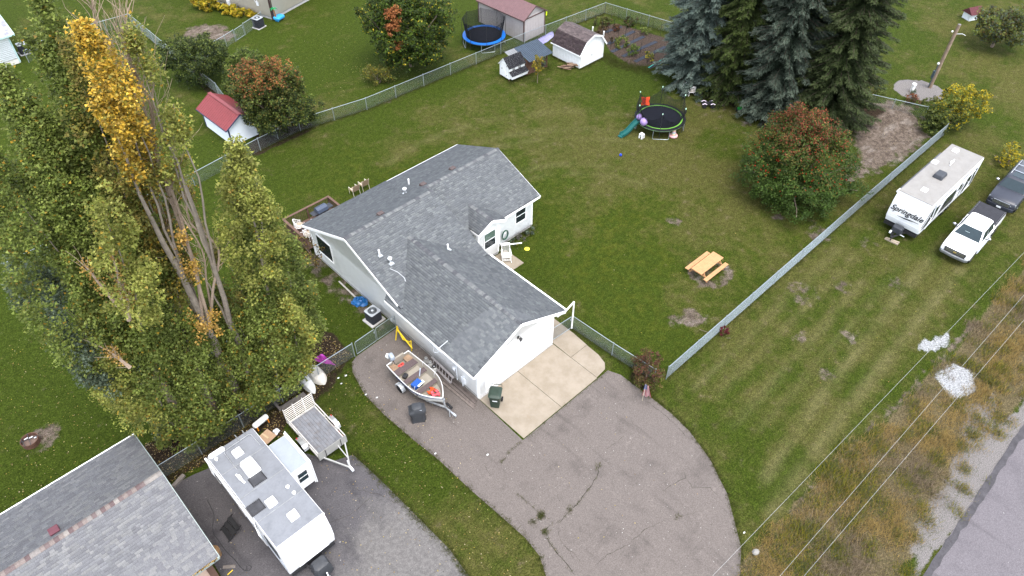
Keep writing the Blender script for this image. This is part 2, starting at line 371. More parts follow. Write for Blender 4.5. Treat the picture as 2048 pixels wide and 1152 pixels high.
dirt = np.maximum(dirt, .75 * soft(np.hypot((X + 19.1) / 1.1, Y - 14.6) - .85 + wob * .3, .5))
dirt = np.maximum(dirt, .46 * soft(sdf(GP, [(36, 14), (40, 14.5), (43, 8), (44, -1), (39, -2), (35, 1), (34.5, 6)]) + wob * 1.2, 5.5))
dirt = np.maximum(dirt, .5 * soft(seg_d(GP, [(8, 30.9), (13.6, 29.8), (32, 28.95)]) - .12 + np.abs(wob) * .35, .25))
# leaf litter and mulch
lit = soft(sdf(GP, LITTER) + wob * .7, .7)
lit = np.maximum(lit, .42 * soft(sdf(GP, [(-9, 6.2), (-6.2, 6.6), (-4.6, 7.2), (-4.4, 6), (-5.8, 4), (-6.4, 2), (-7, 2)]) + wob, 1.2))
lit = np.maximum(lit, .9 * soft(sdf(GP, [(3, 30.4), (8.5, 30.2), (9, 31.4), (6, 34), (3.5, 32)]) + wob * .4, .8))
lit = np.maximum(lit, .85 * soft(seg_d(GP, [(5.3, 44), (5.0, 40), (4.4, 37.8)]) - .35 + wob * .4, .4))
lit = np.maximum(lit, .8 * soft(sdf(GP, [(36.6, 13.6), (40, 13.8), (44.5, 8), (46, -2), (41, -1.5), (38, 1.5), (36.6, 6)]) + wob * .6, 1.2))
lit = np.maximum(lit, .6 * soft(np.hypot(X - 7.9, Y + 5.7) - .9 + wob * .3, .5))
lit = np.maximum(lit, .5 * soft(seg_d(GP, [(-4.65, 4.7), (-4.5, .3), (-4.3, -4), (-4.1, -8)]) - .1 + np.abs(wob) * .25, .22))
# gravel (shoulder, ring by the pole) and white stone dust
grav = soft(sdf(GP, GRAVEL) + wob * .15, .25)
grav = np.maximum(grav, soft(np.abs(Y + 22.2) - .3 + wob * .8, .6))
grav = np.maximum(grav, .6 * soft(sdf(GP, [(9, -21.2), (16, -20.4), (20, -19.8), (22, -20.6), (16, -22.5), (9, -22.5)]) + wob * .9, .7))
chalk = np.maximum(soft(sdf(GP, [(19.9, -18.9), (20.7, -17.6), (22.3, -17.9), (22.6, -18.9), (21.2, -19.5)]) + wob * .45, .35), .75 * soft(np.hypot((X - 23.7) / 1.7, (Y + 16.55) / .45) - .8 + wob * .5, .4))
chalk = np.maximum(chalk, .8 * soft(np.hypot((X - 22.6) / .9, (Y + 16.0) / .5) - .8 + wob * .4, .3))
weed = soft(sdf(GP, WEEDS) + wob * .6, 1.0)
soil = soft(sdf(GP, GARDEN) + wob * .2, .4)
gm = bpy.data.materials.new('lawn and soil'); gm.use_nodes = True
me = mesh_np('ground', GV, GF, gm, smooth=True)
for nm, (a, b, c) in {'GA': (np.clip(dry, 0, 1), np.clip(dirt, 0, 1), np.clip(lit, 0, 1)), 'GB': (grav, chalk, weed), 'GC': (lush, soil, np.clip(trk, 0, 1))}.items():
    at = me.color_attributes.new(nm, 'FLOAT_COLOR', 'POINT'); q = np.ones((len(GP), 4), np.float32); q[:, 0] = a; q[:, 1] = b; q[:, 2] = c; at.data.foreach_set('color', q.ravel())
tag(link('ground', me), 'mown lawn with bare soil, leaf litter and roadside verge', kind='structure')
t = gm.node_tree; b = t.nodes['Principled BSDF']; b.inputs['Roughness'].default_value = .9; b.inputs['Specular IOR Level'].default_value = .04
v = world_vec(t)
def attr3(nm):
    a = t.nodes.new('ShaderNodeAttribute'); a.attribute_name = nm; sp = t.nodes.new('ShaderNodeSeparateColor'); t.links.new(a.outputs[0], sp.inputs[0]); return sp.outputs
A, B2, C2 = attr3('GA'), attr3('GB'), attr3('GC')
nf = noise(t, v, 9, 6, .72); nm_ = noise(t, v, 1.3, 5, .62); nff = noise(t, v, 34, 4, .75); nl = noise(t, v, .35, 4)
def edge(maskv, n, k=.55):       # break up a soft mask with noise
    return ramp(t, math_n(t, 'ADD', maskv, math_n(t, 'MULTIPLY', math_n(t, 'SUBTRACT', n, .5), k)), .38, .62)
g1 = mixrgb(t, (.042, .070, .0065), (.106, .147, .020), ramp(t, nf, .32, .68))
g1 = mixrgb(t, g1, (.130, .150, .017), math_n(t, 'MULTIPLY', C2[0], ramp(t, nm_, .42, .68)))
g2 = mixrgb(t, (.086, .096, .017), (.204, .190, .060), ramp(t, nf, .3, .7))
g2 = mixrgb(t, g2, (.230, .185, .100), ramp(t, math_n(t, 'ADD', nm_, math_n(t, 'MULTIPLY', nff, .5)), .82, 1.02))
dr = ramp(t, math_n(t, 'ADD', A[0], math_n(t, 'ADD', math_n(t, 'MULTIPLY', math_n(t, 'SUBTRACT', nm_, .5), 1.1), math_n(t, 'ADD', math_n(t, 'MULTIPLY', math_n(t, 'SUBTRACT', nff, .5), .9), math_n(t, 'MULTIPLY', math_n(t, 'SUBTRACT', noise(t, v, .55, 5, .6), .5), .9)))), .20, .95)
gr = mixrgb(t, g1, g2, dr)
gr = mixrgb(t, gr, (.020, .030, .006), math_n(t, 'MULTIPLY', ramp(t, nff, .52, .30), .5))
gr = mixrgb(t, gr, (.27, .25, .11), math_n(t, 'MULTIPLY', C2[2], ramp(t, nff, .3, .62)))
dc = mixrgb(t, (.170, .130, .100), (.290, .232, .188), ramp(t, noise(t, v, 1.6, 7, .72), .34, .66)); dc = mixrgb(t, dc, (.42, .36, .31), math_n(t, 'MULTIPLY', ramp(t, noise(t, scaled(t, v, .45, 1.2, 1), 1.1, 5, .6), .52, .68), .7))
gr = mixrgb(t, gr, dc, edge(A[1], math_n(t, 'ADD', math_n(t, 'MULTIPLY', nm_, .55), math_n(t, 'MULTIPLY', nff, .45)), 3.4))
lc = mixrgb(t, (.030, .021, .015), (.105, .072, .045), ramp(t, noise(t, v, 14, 5, .8), .38, .66))
gr = mixrgb(t, gr, lc, edge(A[2], nf, .7))
wc = mixrgb(t, (.150, .115, .065), (.29, .225, .13), ramp(t, nf, .3, .7))
gr = mixrgb(t, gr, wc, math_n(t, 'MULTIPLY', edge(B2[2], nf, .6), .85))
grain = math_n(t, 'MULTIPLY', ramp(t, noise(t, v, 15, 3, .7), .33, .67, .60, 1.42), ramp(t, noise(t, v, 3.2, 4, .65), .33, .67, .82, 1.18))
mg = t.nodes.new('ShaderNodeVectorMath'); mg.operation = 'SCALE'; t.links.new(gr, mg.inputs[0]); t.links.new(math_n(t, 'MULTIPLY', grain, .43), mg.inputs['Scale']); gr = mg.outputs[0]
gc = mixrgb(t, (.075, .069, .066), (.235, .217, .207), ramp(t, noise(t, v, 22, 4, .8), .35, .65))
gr = mixrgb(t, gr, gc, edge(B2[0], nf, .8))
gr = mixrgb(t, gr, mixrgb(t, (.11, .113, .116), (.35, .355, .36), ramp(t, nf, .3, .65)), edge(B2[1], math_n(t, 'ADD', math_n(t, 'MULTIPLY', nf, .5), math_n(t, 'MULTIPLY', nff, .5)), 1.9))
sc_ = mixrgb(t, (.026, .018, .013), (.105, .076, .062), ramp(t, noise(t, v, 11, 5, .8), .4, .62))
gr = mixrgb(t, gr, sc_, edge(C2[1], nf, .5))
t.links.new(gr, b.inputs['Base Color'])
bump(t, b, math_n(t, 'ADD', nff, math_n(t, 'MULTIPLY', nf, 1.2)), .85, .06)

def sheet(name, poly, z, mat, parent=None, kind='structure', label=None, th=.0):
    m = MB()
    m.prism(poly, z - .05, z)
    o = m.build(name, mat, parent); 
    if parent is None: tag(o, label, kind=kind)
    return o
def asphalt(name, c0, c1, stain, bumpd=.006, pale=None):
    m, t, b = new_mat(name); v = world_vec(t)
    f = noise(t, v, 55, 4, .8); mid = noise(t, v, 4.5, 5, .65); big = noise(t, v, .55, 5, .6)
    c = mixrgb(t, c0, c1, ramp(t, f, .3, .7))
    c = mixrgb(t, c, stain, math_n(t, 'MULTIPLY', ramp(t, big, .50, .72), .75))
    c = mixrgb(t, c, tuple(k * 1.55 for k in c1), math_n(t, 'MULTIPLY', ramp(t, math_n(t, 'ADD', math_n(t, 'MULTIPLY', mid, .6), math_n(t, 'MULTIPLY', noise(t, v, .8, 4), .5)), .60, .72), .22))
    c = mixrgb(t, c, (.62, .60, .57), math_n(t, 'MULTIPLY', ramp(t, noise(t, v, 6, 2, .5), .735, .76), .6))
    c = mixrgb(t, c, tuple(k * .72 for k in c0), math_n(t, 'MULTIPLY', ramp(t, noise(t, scaled(t, v, 1.1, .16, 1), 1.0, 4, .6), .54, .70), .5))
    if pale:      # worn light area with ragged outline
        d = t.nodes.new('ShaderNodeVectorMath'); d.operation = 'DISTANCE'; t.links.new(v, d.inputs[0]); d.inputs[1].default_value = pale[0]
        k = math_n(t, 'ADD', d.outputs['Value'], math_n(t, 'MULTIPLY', math_n(t, 'SUBTRACT', noise(t, v, .9, 6, .65), .5), 5.0)); c = mixrgb(t, c, mixrgb(t, pale[2], tuple(q * .7 for q in pale[2]), ramp(t, mid, .35, .65)), ramp(t, k, pale[1] + 1.2, pale[1] - 1.2, 0, .85))
    gq = t.nodes.new('ShaderNodeVectorMath'); gq.operation = 'SCALE'; t.links.new(c, gq.inputs[0]); t.links.new(ramp(t, noise(t, v, 17, 3, .75), .33, .67, .48, .74), gq.inputs['Scale']); c = gq.outputs[0]
    t.links.new(c, b.inputs['Base Color']); b.inputs['Roughness'].default_value = .85; b.inputs['Specular IOR Level'].default_value = .25
    bump(t, b, f, .6, bumpd); return m
DRV = asphalt('old driveway asphalt', (.118, .100, .090), (.215, .184, .166), (.108, .092, .083))
PADM = asphalt('dark stained asphalt', (.062, .058, .064), (.140, .130, .134), (.036, .034, .040), pale=((-8.6, -4.6, 0), 3.0, (.205, .192, .182)))
ROADM = asphalt('road asphalt', (.140, .126, .136), (.200, .182, .194), (.136, .123, .134))
drive = sheet('driveway', DRIVE, .012, DRV, label='cracked grey asphalt driveway sweeping past the garage')
nbpad = sheet('parking_pad', PAD, .010, PADM, label='dark stained asphalt pad under the parked caravan')
road = sheet('road', [(-400, -22.4), (400, -22.4), (400, -30), (-400, -30)], .014, ROADM, label='grey paved road along the weedy verge')
m = MB(); pts = [(x, -22.42 + rnd.uniform(-.04, .07)) for x in np.arange(-14, 60, .5)]; low = [(x, -22.75 + rnd.uniform(-.06, .1)) for x in np.arange(59.5, -14.5, -.5)]
m.prism(pts + low, .016, .019); m.build('patched_edge', M('fresh tar edge', (.055, .052, .056), .8, var=.3, scale=2, bumpy=.4), road)

def ribbon(pts, w, z, m, jit=.03, taper_ends=True):
    P = []
    for a, c in zip(pts[:-1], pts[1:]):
        n = max(2, int(math.hypot(c[0] - a[0], c[1] - a[1]) / .16))
        for i in range(n): P.append((a[0] + (c[0] - a[0]) * i / n + rnd.uniform(-jit, jit), a[1] + (c[1] - a[1]) * i / n + rnd.uniform(-jit, jit)))
    P.append(pts[-1]); L = []; Rr = []
    for i, p in enumerate(P):
        q = P[min(i + 1, len(P) - 1)]; o = P[max(i - 1, 0)]; dx, dy = q[0] - o[0], q[1] - o[1]; l = math.hypot(dx, dy) or 1
        k = w * rnd.uniform(.3, 1.3) * (min(1, (i + .3) / 3, (len(P) - .7 - i) / 3) if taper_ends else 1)
        L.append((p[0] - dy / l * k, p[1] + dx / l * k, z)); Rr.append((p[0] + dy / l * k, p[1] - dx / l * k, z))
    for i in range(len(P) - 1): m._add([L[i], L[i + 1], Rr[i + 1], Rr[i]], [(0, 1, 2, 3)])
    return P
CRK = M('dark crack', (.040, .036, .03), .95, var=.4); 
CRKG = [[(1041, 886), (1018, 905), (1000, 928)], [(1200, 925), (1196, 950), (1180, 975), (1158, 1005), (1140, 1020), (1115, 1048)], [(1033, 985), (1060, 1010), (1085, 1032), (1105, 1046)],
        [(1105, 1046), (1090, 1062), (1098, 1085), (1118, 1110), (1135, 1130), (1150, 1152)], [(1115, 1048), (1120, 1080), (1140, 1105), (1152, 1125)],
        [(1190, 1130), (1215, 1110), (1255, 1090), (1290, 1060), (1330, 1040)], [(1250, 870), (1232, 885), (1205, 903)], [(1320, 985), (1345, 970), (1372, 955), (1365, 935)],
        [(1372, 955), (1385, 975), (1420, 976), (1440, 995)], [(1410, 1018), (1385, 1028), (1358, 1033)], [(960, 920), (985, 955)], [(1120, 1085), (1150, 1110), (1165, 1130)], [(1290, 800), (1330, 830), (1380, 880)],
        [(860, 1040), (760, 990), (700, 975)], [(800, 900), (815, 930)], [(748, 990), (700, 1030), (650, 1050)]]
for k, px in enumerate(CRKG):
    m = MB(); ribbon([G(*q) for q in px], rnd.uniform(.007, .014) if k not in (1, 3) else .02, .0165 if k < 13 else .0145, m, .035)
    m.build('crack', CRK, drive if k < 13 else nbpad, recalc=False)
# concrete apron: slabs with sawn joints
ap = tag(link('garage_apron', None), 'tan concrete apron of jointed slabs in front of the garage', kind='structure')
CONC, tcc, bcc = new_mat('tan concrete'); vv = world_vec(tcc)
c_ = mixrgb(tcc, (.42, .345, .25), (.54, .455, .35), ramp(tcc, noise(tcc, vv, 1.2, 6, .65), .3, .7)); c_ = mixrgb(tcc, c_, (.50, .45, .40), ramp(tcc, noise(tcc, vv, 40, 3, .7), .5, .75))
c_ = mixrgb(tcc, c_, (.42, .27, .16), math_n(tcc, 'MULTIPLY', ramp(tcc, noise(tcc, vv, .9, 3), .66, .78), .5))
c_ = mixrgb(tcc, (0, 0, 0), c_, .43); tcc.links.new(c_, bcc.inputs['Base Color']); bcc.inputs['Roughness'].default_value = .85; bump(tcc, bcc, noise(tcc, vv, 60, 3), .25, .004)
S1 = [(.0, -3.74), (3.0, -3.74), (3.0, -.13), (.0, -.13)]
S2 = [(3.02, -3.74), (6.06, -3.74), (6.06, -.13), (3.02, -.13)]
S3 = [(6.08, -3.70), (6.9, -3.62), (7.25, -3.3), (7.45, -2.6), (7.5, -1.62), (6.08, -1.6)]
S4 = [(6.08, -1.58), (7.52, -1.6), (7.62, -.4), (7.65, 1.6), (6.12, 1.6), (6.12, -.1)]
S5 = [(.0, -.115), (6.06, -.115), (6.06, .3), (.0, .3)]
for P in (S1, S2, S3, S4): MB().prism(P, -.08, .035).build('slab', CONC, ap, bevel=.012)
MB().prism(S5, -.08, .045).build('threshold', M('grey concrete', (.33, .32, .31), .9, var=.2, bumpy=.3), ap)
pp = tag(link('porch_slab', None), 'small tan concrete slab by the front door', kind='structure')
MB().prism([(6.12, 6.36), (9.85, 6.36), (9.85, 8.2), (9.2, 8.2), (7.5, 8.2), (6.12, 8.6)], -.08, .06).build('slab', CONC, pp, bevel=.012)

# ================================================================== BUILDINGS
def RXp(x, y, X):
    d = ray(x, y); t = (X - CAM_POS[0]) / d[0]; return (CAM_POS[1] + d[1] * t, CAM_POS[2] + d[2] * t)
def RYp(x, y, Yv):
    d = ray(x, y); t = (Yv - CAM_POS[1]) / d[1]; return (CAM_POS[0] + d[0] * t, CAM_POS[2] + d[2] * t)
def scan(poly, v):
    us = []
    for (a, b), (c, d) in zip(poly, poly[1:] + poly[:1]):
        if (b > v) != (d > v): us.append(a + (c - a) * (v - b) / (d - b))
    return (min(us), max(us)) if len(us) >= 2 else None
def frame3(O, U, V):
    O, U, V = Vector(O), Vector(U).normalized(), Vector(V).normalized(); return O, U, V, U.cross(V).normalized()
SH_W = (.15, .20, .26, .33)
_shm = {}
def shingles(planes, pal, mat, parent, n_single=0, expo=.145, seed=3):
    """planes: list of (poly in u,v ; O,U,V). Courses of separate tabs, each with its own tone and a raised butt edge"""
    rg = random.Random(seed); V_, F_, C_ = [], [], []; singles = []
    for poly, O, U, V in planes:
        O, U, V, N = frame3(O, U, V)
        vmin = min(p[1] for p in poly); vmax = max(p[1] for p in poly); v = vmin
        while v < vmax - .02:
            v1 = min(v + expo, vmax - 1e-4); sp = scan(poly, (v + v1) / 2)
            if sp:
                u = sp[0]; first = True
                while u < sp[1] - .02:
                    k = rg.randrange(4); w = SH_W[k]
                    if first: w *= rg.uniform(.3, 1); 
                    u1 = min(u + w, sp[1]); full = (not first) and u1 == u + w; first = False
                    ci = min(len(pal) - 1, int(rg.random() ** 1.15 * len(pal))); kk = rg.uniform(.9, 1.1); col = tuple(c * kk for c in pal[ci]); th = rg.uniform(.012, .024)
                    ctr = O + U * (u + u1) / 2 + V * (v + v1) / 2
                    singles.append(((ctr - Vector(CAM_POS)).length, full, (O, U, V, N, u, u1, v, v1, th, col, k, ci)))
                    u = u1 + .004
            v += expo
    order = sorted((i for i, q in enumerate(singles) if q[1]), key=lambda i: singles[i][0])[:n_single]; own = set(order)
    for i, (_, _, (O, U, V, N, u, u1, v, v1, th, col, k, ci)) in enumerate(singles):
        if i in own:
            key = (id(pal), k, ci, mat.name)
            if key not in _shm:
                w = SH_W[k]; m = MB(); m.c = pal[ci]
                m._add([(0, 0, .013), (w, 0, .013), (w, expo + .012, .003), (0, expo + .012, .003), (0, 0, -.002), (w, 0, -.002)], [(0, 1, 2, 3), (4, 5, 1, 0), (4, 0, 3), (1, 5, 2)])
                _shm[key] = m.mesh('shingle', mat, recalc=False)
            o = link('shingle', _shm[key], parent)
            Mx = Matrix((U, V, N)).transposed().to_4x4(); Mx.translation = O + U * u + V * v + N * rg.uniform(0, .003); o.matrix_local = Mx
            continue
        b = len(V_)
        for uu, vv, h in ((u, v, th), (u1, v, th), (u1, v1 + .012, .003), (u, v1 + .012, .003), (u, v, -.002), (u1, v, -.002)):
            V_.append(tuple(O + U * uu + V * vv + N * h)); C_.append(col)
        F_ += [(b, b + 1, b + 2, b + 3), (b + 4, b + 5, b + 1, b)]
    o = link('shingles', mesh_np('shingles', V_, F_, mat, np.array(C_)), parent); o['kind'] = 'stuff'
def ridge_caps(a, c, parent, pal, mat, slope, name='ridge_cap', wd=.15, step=.17, seed=5):
    """bent cap tabs lapped along a ridge"""
    a, c = Vector(a), Vector(c); d = (c - a).normalized(); L = (c - a).length; side = d.cross(Vector((0, 0, 1))).normalized(); rg = random.Random(seed); ms = []
    for k, col in enumerate(pal):
        m = MB(); m.c = col; l = step + .05; dz = wd * slope
        m._add([(0, -wd, -dz + .03), (0, 0, .034), (0, wd, -dz + .03), (l, -wd, -dz + .012), (l, 0, .016), (l, wd, -dz + .012), (0, -wd, -dz), (0, wd, -dz)],
               [(0, 3, 4, 1), (1, 4, 5, 2), (6, 0, 1), (1, 2, 7), (6, 1, 7)]); ms.append(m.mesh(name, mat))
    Mb = Matrix((d, side, d.cross(side) * -1)).transposed().to_4x4()
    if Mb.to_3x3().determinant() < 0: Mb = Matrix((d, -side, Vector((0, 0, 1)))).transposed().to_4x4()
    Mb = Matrix((d, Vector((0, 0, 1)).cross(d), Vector((0, 0, 1)))).transposed().to_4x4()
    n = int(L / step)
    for i in range(n):
        o = link(name, rg.choice(ms), parent); q = Mb.copy(); q.translation = a + d * (i * step) + Vector((0, 0, .015)); o.matrix_local = q
def siding(polys, O, U, mat, parent, name='wall', expo=.11, out=1, lap=.010):
    """lap siding: one sloping course above another"""
    O, U = Vector(O), Vector(U).normalized(); Z = Vector((0, 0, 1)); N = U.cross(Z).normalized() * out; V_, F_ = [], []
    for poly in polys:
        vmin = min(p[1] for p in poly); vmax = max(p[1] for p in poly); v = vmin
        while v < vmax - .01:
            v1 = min(v + expo, vmax - 1e-4); s0 = scan(poly, v + 1e-4); s1 = scan(poly, v1 - 1e-4)
            if s0 and s1:
                b = len(V_)
                for uu, vv, h in ((s0[0], v, lap), (s0[1], v, lap), (s1[1], v1, .001), (s1[0], v1, .001), (s0[0], v, 0), (s0[1], v, 0)): V_.append(tuple(O + U * uu + Z * vv + N * h))
                F_ += [(b, b + 1, b + 2, b + 3), (b + 4, b + 5, b + 1, b)]
            v += expo
    return link(name, mesh_np(name, V_, F_, mat), parent)
def window(parent, O, U, N, u0, u1, v0, v1, fm, curtain=None, rail=.5, wd=.06, name='window', depth=.05):
    O, U, N = Vector(O), Vector(U).normalized(), Vector(N).normalized(); Z = Vector((0, 0, 1)); P = lambda u, v, d: tuple(O + U * u + Z * v + N * d)
    m = MB()
    def slab(m, a, b, c, d, d0, d1): m.ext([P(a, c, d0), P(b, c, d0), P(b, d, d0), P(a, d, d0)], N * (d1 - d0))
    slab(m, u0 - wd, u1 + wd, v1, v1 + wd, .004, depth); slab(m, u0 - wd, u1 + wd, v0 - wd, v0, .004, depth + .015); slab(m, u0 - wd, u0, v0, v1, .004, depth); slab(m, u1, u1 + wd, v0, v1, .004, depth)
    w = m.build(name, fm, parent)
    m = MB(); slab(m, u0, u1, v0, v1, .003, .017); m.build('room_dark', M('dim interior', (.02, .02, .022), .9), w)
    if curtain:
        m = MB(); n = 14; vt = v0 + (v1 - v0) * .5
        for i in range(n):
            a = u0 + (u1 - u0) * i / n; b = u0 + (u1 - u0) * (i + 1) / n
            m._add([P(a, vt + .06 * math.sin(i * 1.3), .02), P(b, vt + .06 * math.sin(i * 1.3 + 1.3), .028), P(b, v1, .024), P(a, v1, .02)], [(0, 1, 2, 3)])
        m.build('curtain', curtain, w, recalc=False)
    vm = v0 + (v1 - v0) * rail
    for a, b in ((v0, vm - .02), (vm + .02, v1)):
        m = MB(); slab(m, u0, u1, a, b, .032, .038); m.build('pane', GLASS(), w)
    m = MB(); slab(m, u0, u1, vm - .025, vm + .025, .028, depth - .004); m.build('sash_rail', fm, w)
    return w
def board(parent, a, b, h, mat, name, w=.03, zoff=0): 
    a = Vector(a); b = Vector(b); z = Vector((0, 0, zoff)); return MB().bar(a + z, b + z, w, h).build(name, mat, parent)

WHITE = M('white vinyl', (.86, .86, .85), .45, var=.03, scale=2, dirt=(.5, .48, .44), dirt_amt=.12)
TRIM = M('white trim paint', (.82, .82, .81), .4, var=.03)
SHG = MA('asphalt shingle granules', .92, var=.18, scale=30, bumpy=.35, bscale=120, spec=.12, gain=.77)
PAL_G = [(.112, .119, .126), (.119, .126, .133), (.126, .134, .139), (.107, .113, .120), (.133, .141, .145), (.115, .122, .129), (.146, .155, .157), (.101, .107, .114)]
PAL_N = [(.146, .146, .155), (.154, .154, .162), (.163, .163, .169), (.172, .171, .175), (.139, .138, .147), (.186, .184, .185)]
DECKM = M('roof underlay', (.05, .05, .055), .95)

H = thing('house', 'white sided house with grey shingle roof and attached garage', 'house', (0, 0, 0))
# --- roof planes (u along the eave, v up the slope)
def slope_plane(eaveA, eaveB, ridgeA, ridgeB):
    """four corners in 3-D -> poly2d, O,U,V"""
    A_, B_, C_, D_ = map(Vector, (eaveA, eaveB, ridgeB, ridgeA)); U = (B_ - A_).normalized(); q = D_ - A_; V = (q - U * q.dot(U)).normalized()
    f = lambda p: ((Vector(p) - A_).dot(U), (Vector(p) - A_).dot(V))
    return [f(p) for p in (A_, B_, C_, D_)], A_, U, V
GZ, GS = 4.42, .45; MZ, MS, MY = 5.17, .42, 11.55; EZ, EY = 4.67, 12.6; BZ, BS = 3.70, .48
gz = lambda x: GZ - GS * abs(x - 3.05); mz = lambda y: MZ - MS * abs(y - MY); ez = lambda y: EZ - MS * abs(y - EY)
quads = {
 'gw': ((-.55, 7.7, gz(-.55)), (-.55, -.36, gz(-.55)), (3.05, 9.8, GZ), (3.05, -.36, GZ)),
 'ge': ((6.72, -.36, gz(6.72)), (6.72, 6.35, gz(6.72)), (3.05, -.36, GZ), (3.05, 9.8, GZ)),
 'mf': ((-.36, 6.3, mz(6.3)), (6.56, 6.3, mz(6.3)), (-.36, MY, MZ), (6.56, MY, MZ)),
 'mb': ((6.56, 17.12, mz(17.12)), (-.36, 17.12, mz(17.12)), (6.56, MY, MZ), (-.36, MY, MZ)),
 'ef': ((6.3, 8.34, ez(8.34)), (13.3, 8.34, ez(8.34)), (6.3, EY, EZ), (13.3, EY, EZ)),
 'eb': ((13.3, 17.08, ez(17.08)), (6.5, 17.08, ez(17.08)), (13.3, EY, EZ), (6.5, EY, EZ)),
 'bw': ((7.24, 8.9, BZ - BS * 1.21), (7.24, 7.92, BZ - BS * 1.21), (8.45, 10.35, BZ), (8.45, 7.92, BZ)),
 'be': ((9.66, 7.92, BZ - BS * 1.21), (9.66, 8.9, BZ - BS * 1.21), (8.45, 7.92, BZ), (8.45, 10.35, BZ))}
m = MB()
for q in quads.values():
    P = [q[0], q[1], q[3], q[2]]; N = (Vector(P[1]) - Vector(P[0])).cross(Vector(P[3]) - Vector(P[0])).normalized(); m.ext(P, N * -.11)
roof = m.build('roof', DECKM, H)
shingles([slope_plane(*q) for q in quads.values()], PAL_G, SHG, roof, n_single=300)
PAL_C = [(.115, .118, .125), (.15, .155, .158), (.09, .092, .10), (.18, .185, .183)]
ridge_caps((3.05, -.36, GZ), (3.05, 9.75, GZ), roof, PAL_C, SHG, GS)
ridge_caps((-.36, MY, MZ), (6.56, MY, MZ), roof, PAL_C, SHG, MS)
ridge_caps((6.5, EY, EZ), (13.3, EY, EZ), roof, PAL_C, SHG, MS)
ridge_caps((8.45, 7.92, BZ), (8.45, 10.2, BZ), roof, PAL_C, SHG, BS)
zt = -.135
for a, b in (((-.56, -.38, gz(-.55)), (3.05, -.38, GZ)), ((3.05, -.38, GZ), (6.74, -.38, gz(6.72))), ((-.38, 6.6, mz(6.6)), (-.38, MY, MZ)), ((-.38, MY, MZ), (-.38, 17.14, mz(17.12))),
             ((13.32, 8.3, ez(8.34)), (13.32, EY, EZ)), ((13.32, EY, EZ), (13.32, 17.1, ez(17.08))),
             ((7.22, 7.90, BZ - BS * 1.21), (8.45, 7.90, BZ)), ((8.45, 7.90, BZ), (9.68, 7.90, BZ - BS * 1.21))):
    board(roof, a, b, .2, TRIM, 'rake_board', zoff=zt)
for a, b in (((-.57, -.36, gz(-.55)), (-.57, 7.72, gz(-.55))), ((6.74, -.36, gz(6.72)), (6.74, 6.35, gz(6.72))), ((-.36, 17.14, mz(17.12)), (13.3, 17.14, mz(17.12))), ((9.6, 8.32, ez(8.34)), (13.3, 8.32, ez(8.34))), ((7.23, 7.92, BZ - BS * 1.21), (7.23, 8.9, BZ - BS * 1.21))):
    board(roof, a, b, .16, TRIM, 'eave_board', zoff=zt + .0)
board(roof, (6.80, -.34, gz(6.72) - .07), (6.80, 6.3, gz(6.72) - .07), .12, TRIM, 'gutter', w=.1)
# soffits
for q in ((-.54, 0, -.34, 7.7, 2.64, 2.66), (6.09, 6.7, -.34, 6.4, 2.60, 2.62), (9.3, 13.2, 8.36, 8.74, 2.66, 2.68), (-.3, 13.1, 16.8, 17.1, 2.66, 2.68)): MB().bx(*q).build('soffit', TRIM, roof)
# --- walls
fz = .22
siding([[(0, fz), (17.0, fz), (17.0, 2.75), (16.6, mz(16.6) - .1), (MY, MZ - .12), (6.3, mz(6.3) - .1), (6.2, 2.66), (0, 2.66)]], (0, 0, 0), (0, 1, 0), WHITE, H, out=-1)
DX0, DX1, DH = .66, 5.45, 2.12
siding([[(0, .05), (DX0 - .1, .05), (DX0 - .1, DH + .1), (0, DH + .1)], [(DX1 + .1, .05), (6.09, .05), (6.09, DH + .1), (DX1 + .1, DH + .1)],
        [(0, DH + .1), (6.09, DH + .1), (6.09, gz(6.09) - .1), (3.05, GZ - .12), (0, gz(0) - .1)]], (0, 0, 0), (1, 0, 0), WHITE, H, out=1)
siding([[(0, .05), (17, .05), (17, 2.7), (6.5, 2.7), (0, 2.7)]], (6.09, 0, 0), (0, 1, 0), WHITE, H, out=1)
siding([[(6.09, fz), (7.45, fz), (7.45, 2.8), (6.09, 2.8)], [(9.29, fz), (12.98, fz), (12.98, 2.72), (9.29, 2.72)]], (0, 8.74, 0), (1, 0, 0), WHITE, H, out=1)
siding([[(7.45, fz), (9.29, fz), (9.29, BZ - BS * .84 - .1), (8.45, BZ - .12), (7.45, BZ - BS - .1)]], (0, 8.28, 0), (1, 0, 0), WHITE, H, out=1)
siding([[(8.28, fz), (8.74, fz), (8.74, 3.0), (8.28, 3.0)]], (7.45, 0, 0), (0, 1, 0), WHITE, H, out=-1)
siding([[(8.28, fz), (8.74, fz), (8.74, 3.0), (8.28, 3.0)]], (9.29, 0, 0), (0, 1, 0), WHITE, H, out=1)
siding([[(8.74, fz), (16.8, fz), (16.8, ez(16.8) - .1), (EY, EZ - .12), (8.74, ez(8.74) - .1)]], (12.98, 0, 0), (0, 1, 0), WHITE, H, out=1)
siding([[(0, fz), (12.98, fz), (12.98, 2.72), (0, 2.72)]], (0, 16.8, 0), (1, 0, 0), WHITE, H, out=-1)
FND = M('foundation concrete', (.34, .33, .32), .9, var=.25, bumpy=.3)
m = MB(); m.bx(-.004, .12, 0, 17, -.05, fz + .02); m.bx(.0, 12.96, 16.7, 16.796, -.05, fz + .02); m.bx(9.3, 12.97, 8.75, 8.85, -.05, fz + .02); m.bx(7.46, 9.28, 8.3, 8.4, -.05, fz + .02); m.build('foundation', FND, H)
